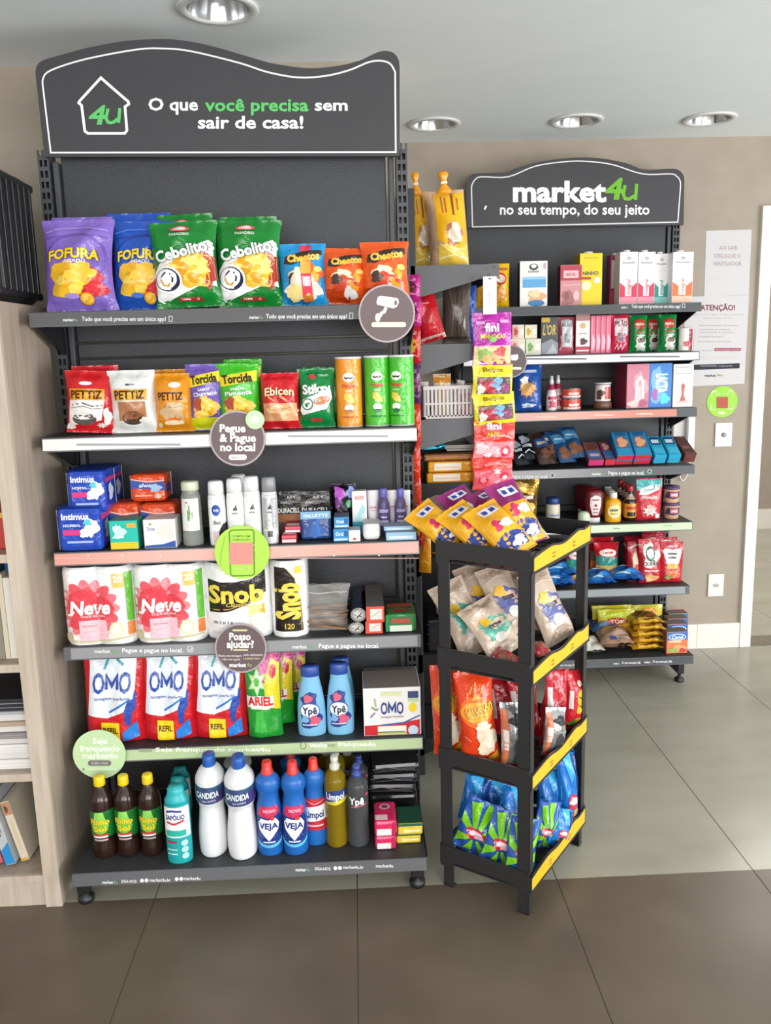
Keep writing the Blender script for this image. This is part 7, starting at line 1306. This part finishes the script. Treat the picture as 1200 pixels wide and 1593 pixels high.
mb = MB(); mb.tube([np.array(p) - np.array(t.location) for p in curve_pts([tuple(p) for p in cz], 4)], .003, M('d9d5cf', 'plastic')); mb.build('cord', t)
# ================================================================== bookcase contents and the crate on top
CX = -.865
def rb(x0, x1, y0, y1, z0, z1, m_, name, label, cat, pages=None, ops=None, rot=0, group=None):
    w, d, h = x1 - x0, y1 - y0, z1 - z0
    mb = MB(); mb.cbox(-w / 2, w / 2, -d / 2, d / 2, 0, h, M(m_, 'card'), .0015)
    if ops: art(mb, ops, w, h, plane_fn((-w / 2, -d / 2, 0), (1, 0, 0), (0, 0, 1)), kind='card', off0=.0004)
    o = mb.build(name); o.location = ((x0 + x1) / 2, (y0 + y1) / 2, z0); o.rotation_euler = (0, rot, 0)
    return tag(o, label, cat, group)
# crate
t = thing('plastic_crate', 'black ribbed plastic crate on top of the bookcase', 'crate', (-1.112, 2.32, 1.646))
b = MB(); PK = M('1f2022', 'plastic')
cw, cd, ch = .25, .145, .335
b.cbox(-cw, cw, -cd, cd, 0, ch, PK, .03, 4, True); b.build('shell', t)
b = MB()
for i in range(7):
    y = -cd + .03 + i * (2 * cd - .06) / 6; b.cbox(cw - .002, cw + .008, y - .006, y + .006, .03, ch - .03, PK, .002)
for i in range(11):
    x = -cw + .04 + i * (2 * cw - .08) / 10; b.cbox(x - .008, x + .008, -cd - .008, -cd + .002, .03, ch - .03, PK, .002)
b.build('rib_set', t)
for z in (.015, ch - .035):
    b = MB(); b.cbox(-cw - .004, cw + .006, -cd - .006, cd + .004, z, z + .02, PK, .006, 2); b.build('rim_band', t)
# standing books, z .712 shelf
xb = atY(27, 1020, 2.2)[0]
cols = [('e2d9c4', 'cream'), ('d6c9a4', 'straw yellow'), ('dcd8cc', 'off-white'), ('3a6a86', 'blue-green'), ('c9bfa8', 'pale tan'), ('7a4a3c', 'brown')]
x = -.909
for i, (c, nm) in enumerate([('d9c08a', 'straw yellow'), ('ddd8cc', 'off-white'), ('cfc6ae', 'pale tan'), ('8a8578', 'grey'), ('33607a', 'blue-green'), ('7a4a3c', 'brown')]):
    wd = (.016, .020, .014, .02, .026, .03)[i]; h_ = (.215, .225, .235, .22, .245, .23)[i]
    rb(x - wd, x - .001, 2.20, 2.36, .7125, .7125 + h_, c, 'book', nm + ' book standing on the middle bookcase shelf', 'book', group='standing books'); x -= wd
mb = MB(); mb.lathe([(.016, 0), (.016, .05), (.012, .06), (.012, .062)], M('2f6a94', 'plastic'), 16); o = mb.build('bottle_cap'); o.location = (-.935, 2.24, .7125 + .236); tag(o, 'small blue-green cap standing on the books by the bookcase side', 'cap')
# flat stack on z .40
z = .4005
for i, (c, th_, nm) in enumerate([('dedbd8', .028, 'thick white paper stack'), ('d9d6d3', .020, 'white paper stack'), ('e0ddda', .024, 'white paper stack'), ('d5d2cf', .016, 'thin white paper stack'), ('8c8488', .018, 'grey magazine'), ('dcd9d5', .018, 'white booklet'), ('b09a84', .014, 'brown envelope'), ('d6d4d2', .02, 'white folder'), ('a9aaae', .010, 'grey folder'), ('26282e', .034, 'black case')]):
    rb(-1.14, -.912 - .004 * (i % 3), 2.185 + .006 * (i % 2), 2.42, z, z + th_ - .001, c, 'paper_stack' if 'stack' in nm else 'document', nm + ', level ' + ('one two three four five six seven eight nine ten'.split()[i]) + ' from the bottom of the pile in the bookcase', 'papers', ops=[('R', 0, .25, 1, .28, 'b9b5b1'), ('R', 0, .6, 1, .64, 'c4c0bc')]); z += th_
# leaning books on the lowest shelf
rb(-.990, -.966, 2.22, 2.40, .1015, .29, 'd8ccb8', 'book', 'leaning white and yellow book on the lowest bookcase shelf', 'book', ops=[('R', 0, 0, 1, .05, 'd9a83a'), ('R', 0, .78, 1, 1, 'b98a6a'), ('B', .4, .88, .2, .06, '6a4434', 4), ('R', .35, .2, .6, .7, 'd8c49a')], rot=-.22)
rb(-1.025, -.997, 2.20, 2.40, .1035, .31, 'b4b8bc', 'book', 'leaning grey and blue dictionary on the lowest bookcase shelf', 'book', ops=[('P', [(0, 0), (0, .22), (1, .34), (1, 0)], '2f86c4'), T('Aurélio', .5, .62, .7, '4a4a50', rot=-1.5708, sx=.07)[:0] or T('Aurélio', .5, .58, .07, '44464c', rot=-1.5708)], rot=-.22)
rb(-1.075, -1.032, 2.20, 2.40, .107, .30, 'c05a64', 'book', 'leaning pinkish red book on the lowest bookcase shelf', 'book', rot=-.22)
rb(-.952, -.922, 2.30, 2.45, .0985, .335, '5f665e', 'book', 'upright grey-green book at the back of the lowest bookcase shelf', 'book', rot=-.06)
rb(-1.0, -.955, 2.30, 2.42, .312, .335, '3c5c34', 'small_carton', 'green and yellow small box lying on the leaning books', 'box', ops=[('R', 0, 0, .3, 1, 'c9b83a')], rot=.5)
rb(-1.10, -.925, 2.22, 2.40, 1.0115, 1.11, 'b83a34', 'carton', 'red box on the upper middle bookcase shelf at the left edge of the photo', 'box', ops=[('R', 0, .85, 1, 1, 'd9b03a')])
bpy.context.view_layer.update()
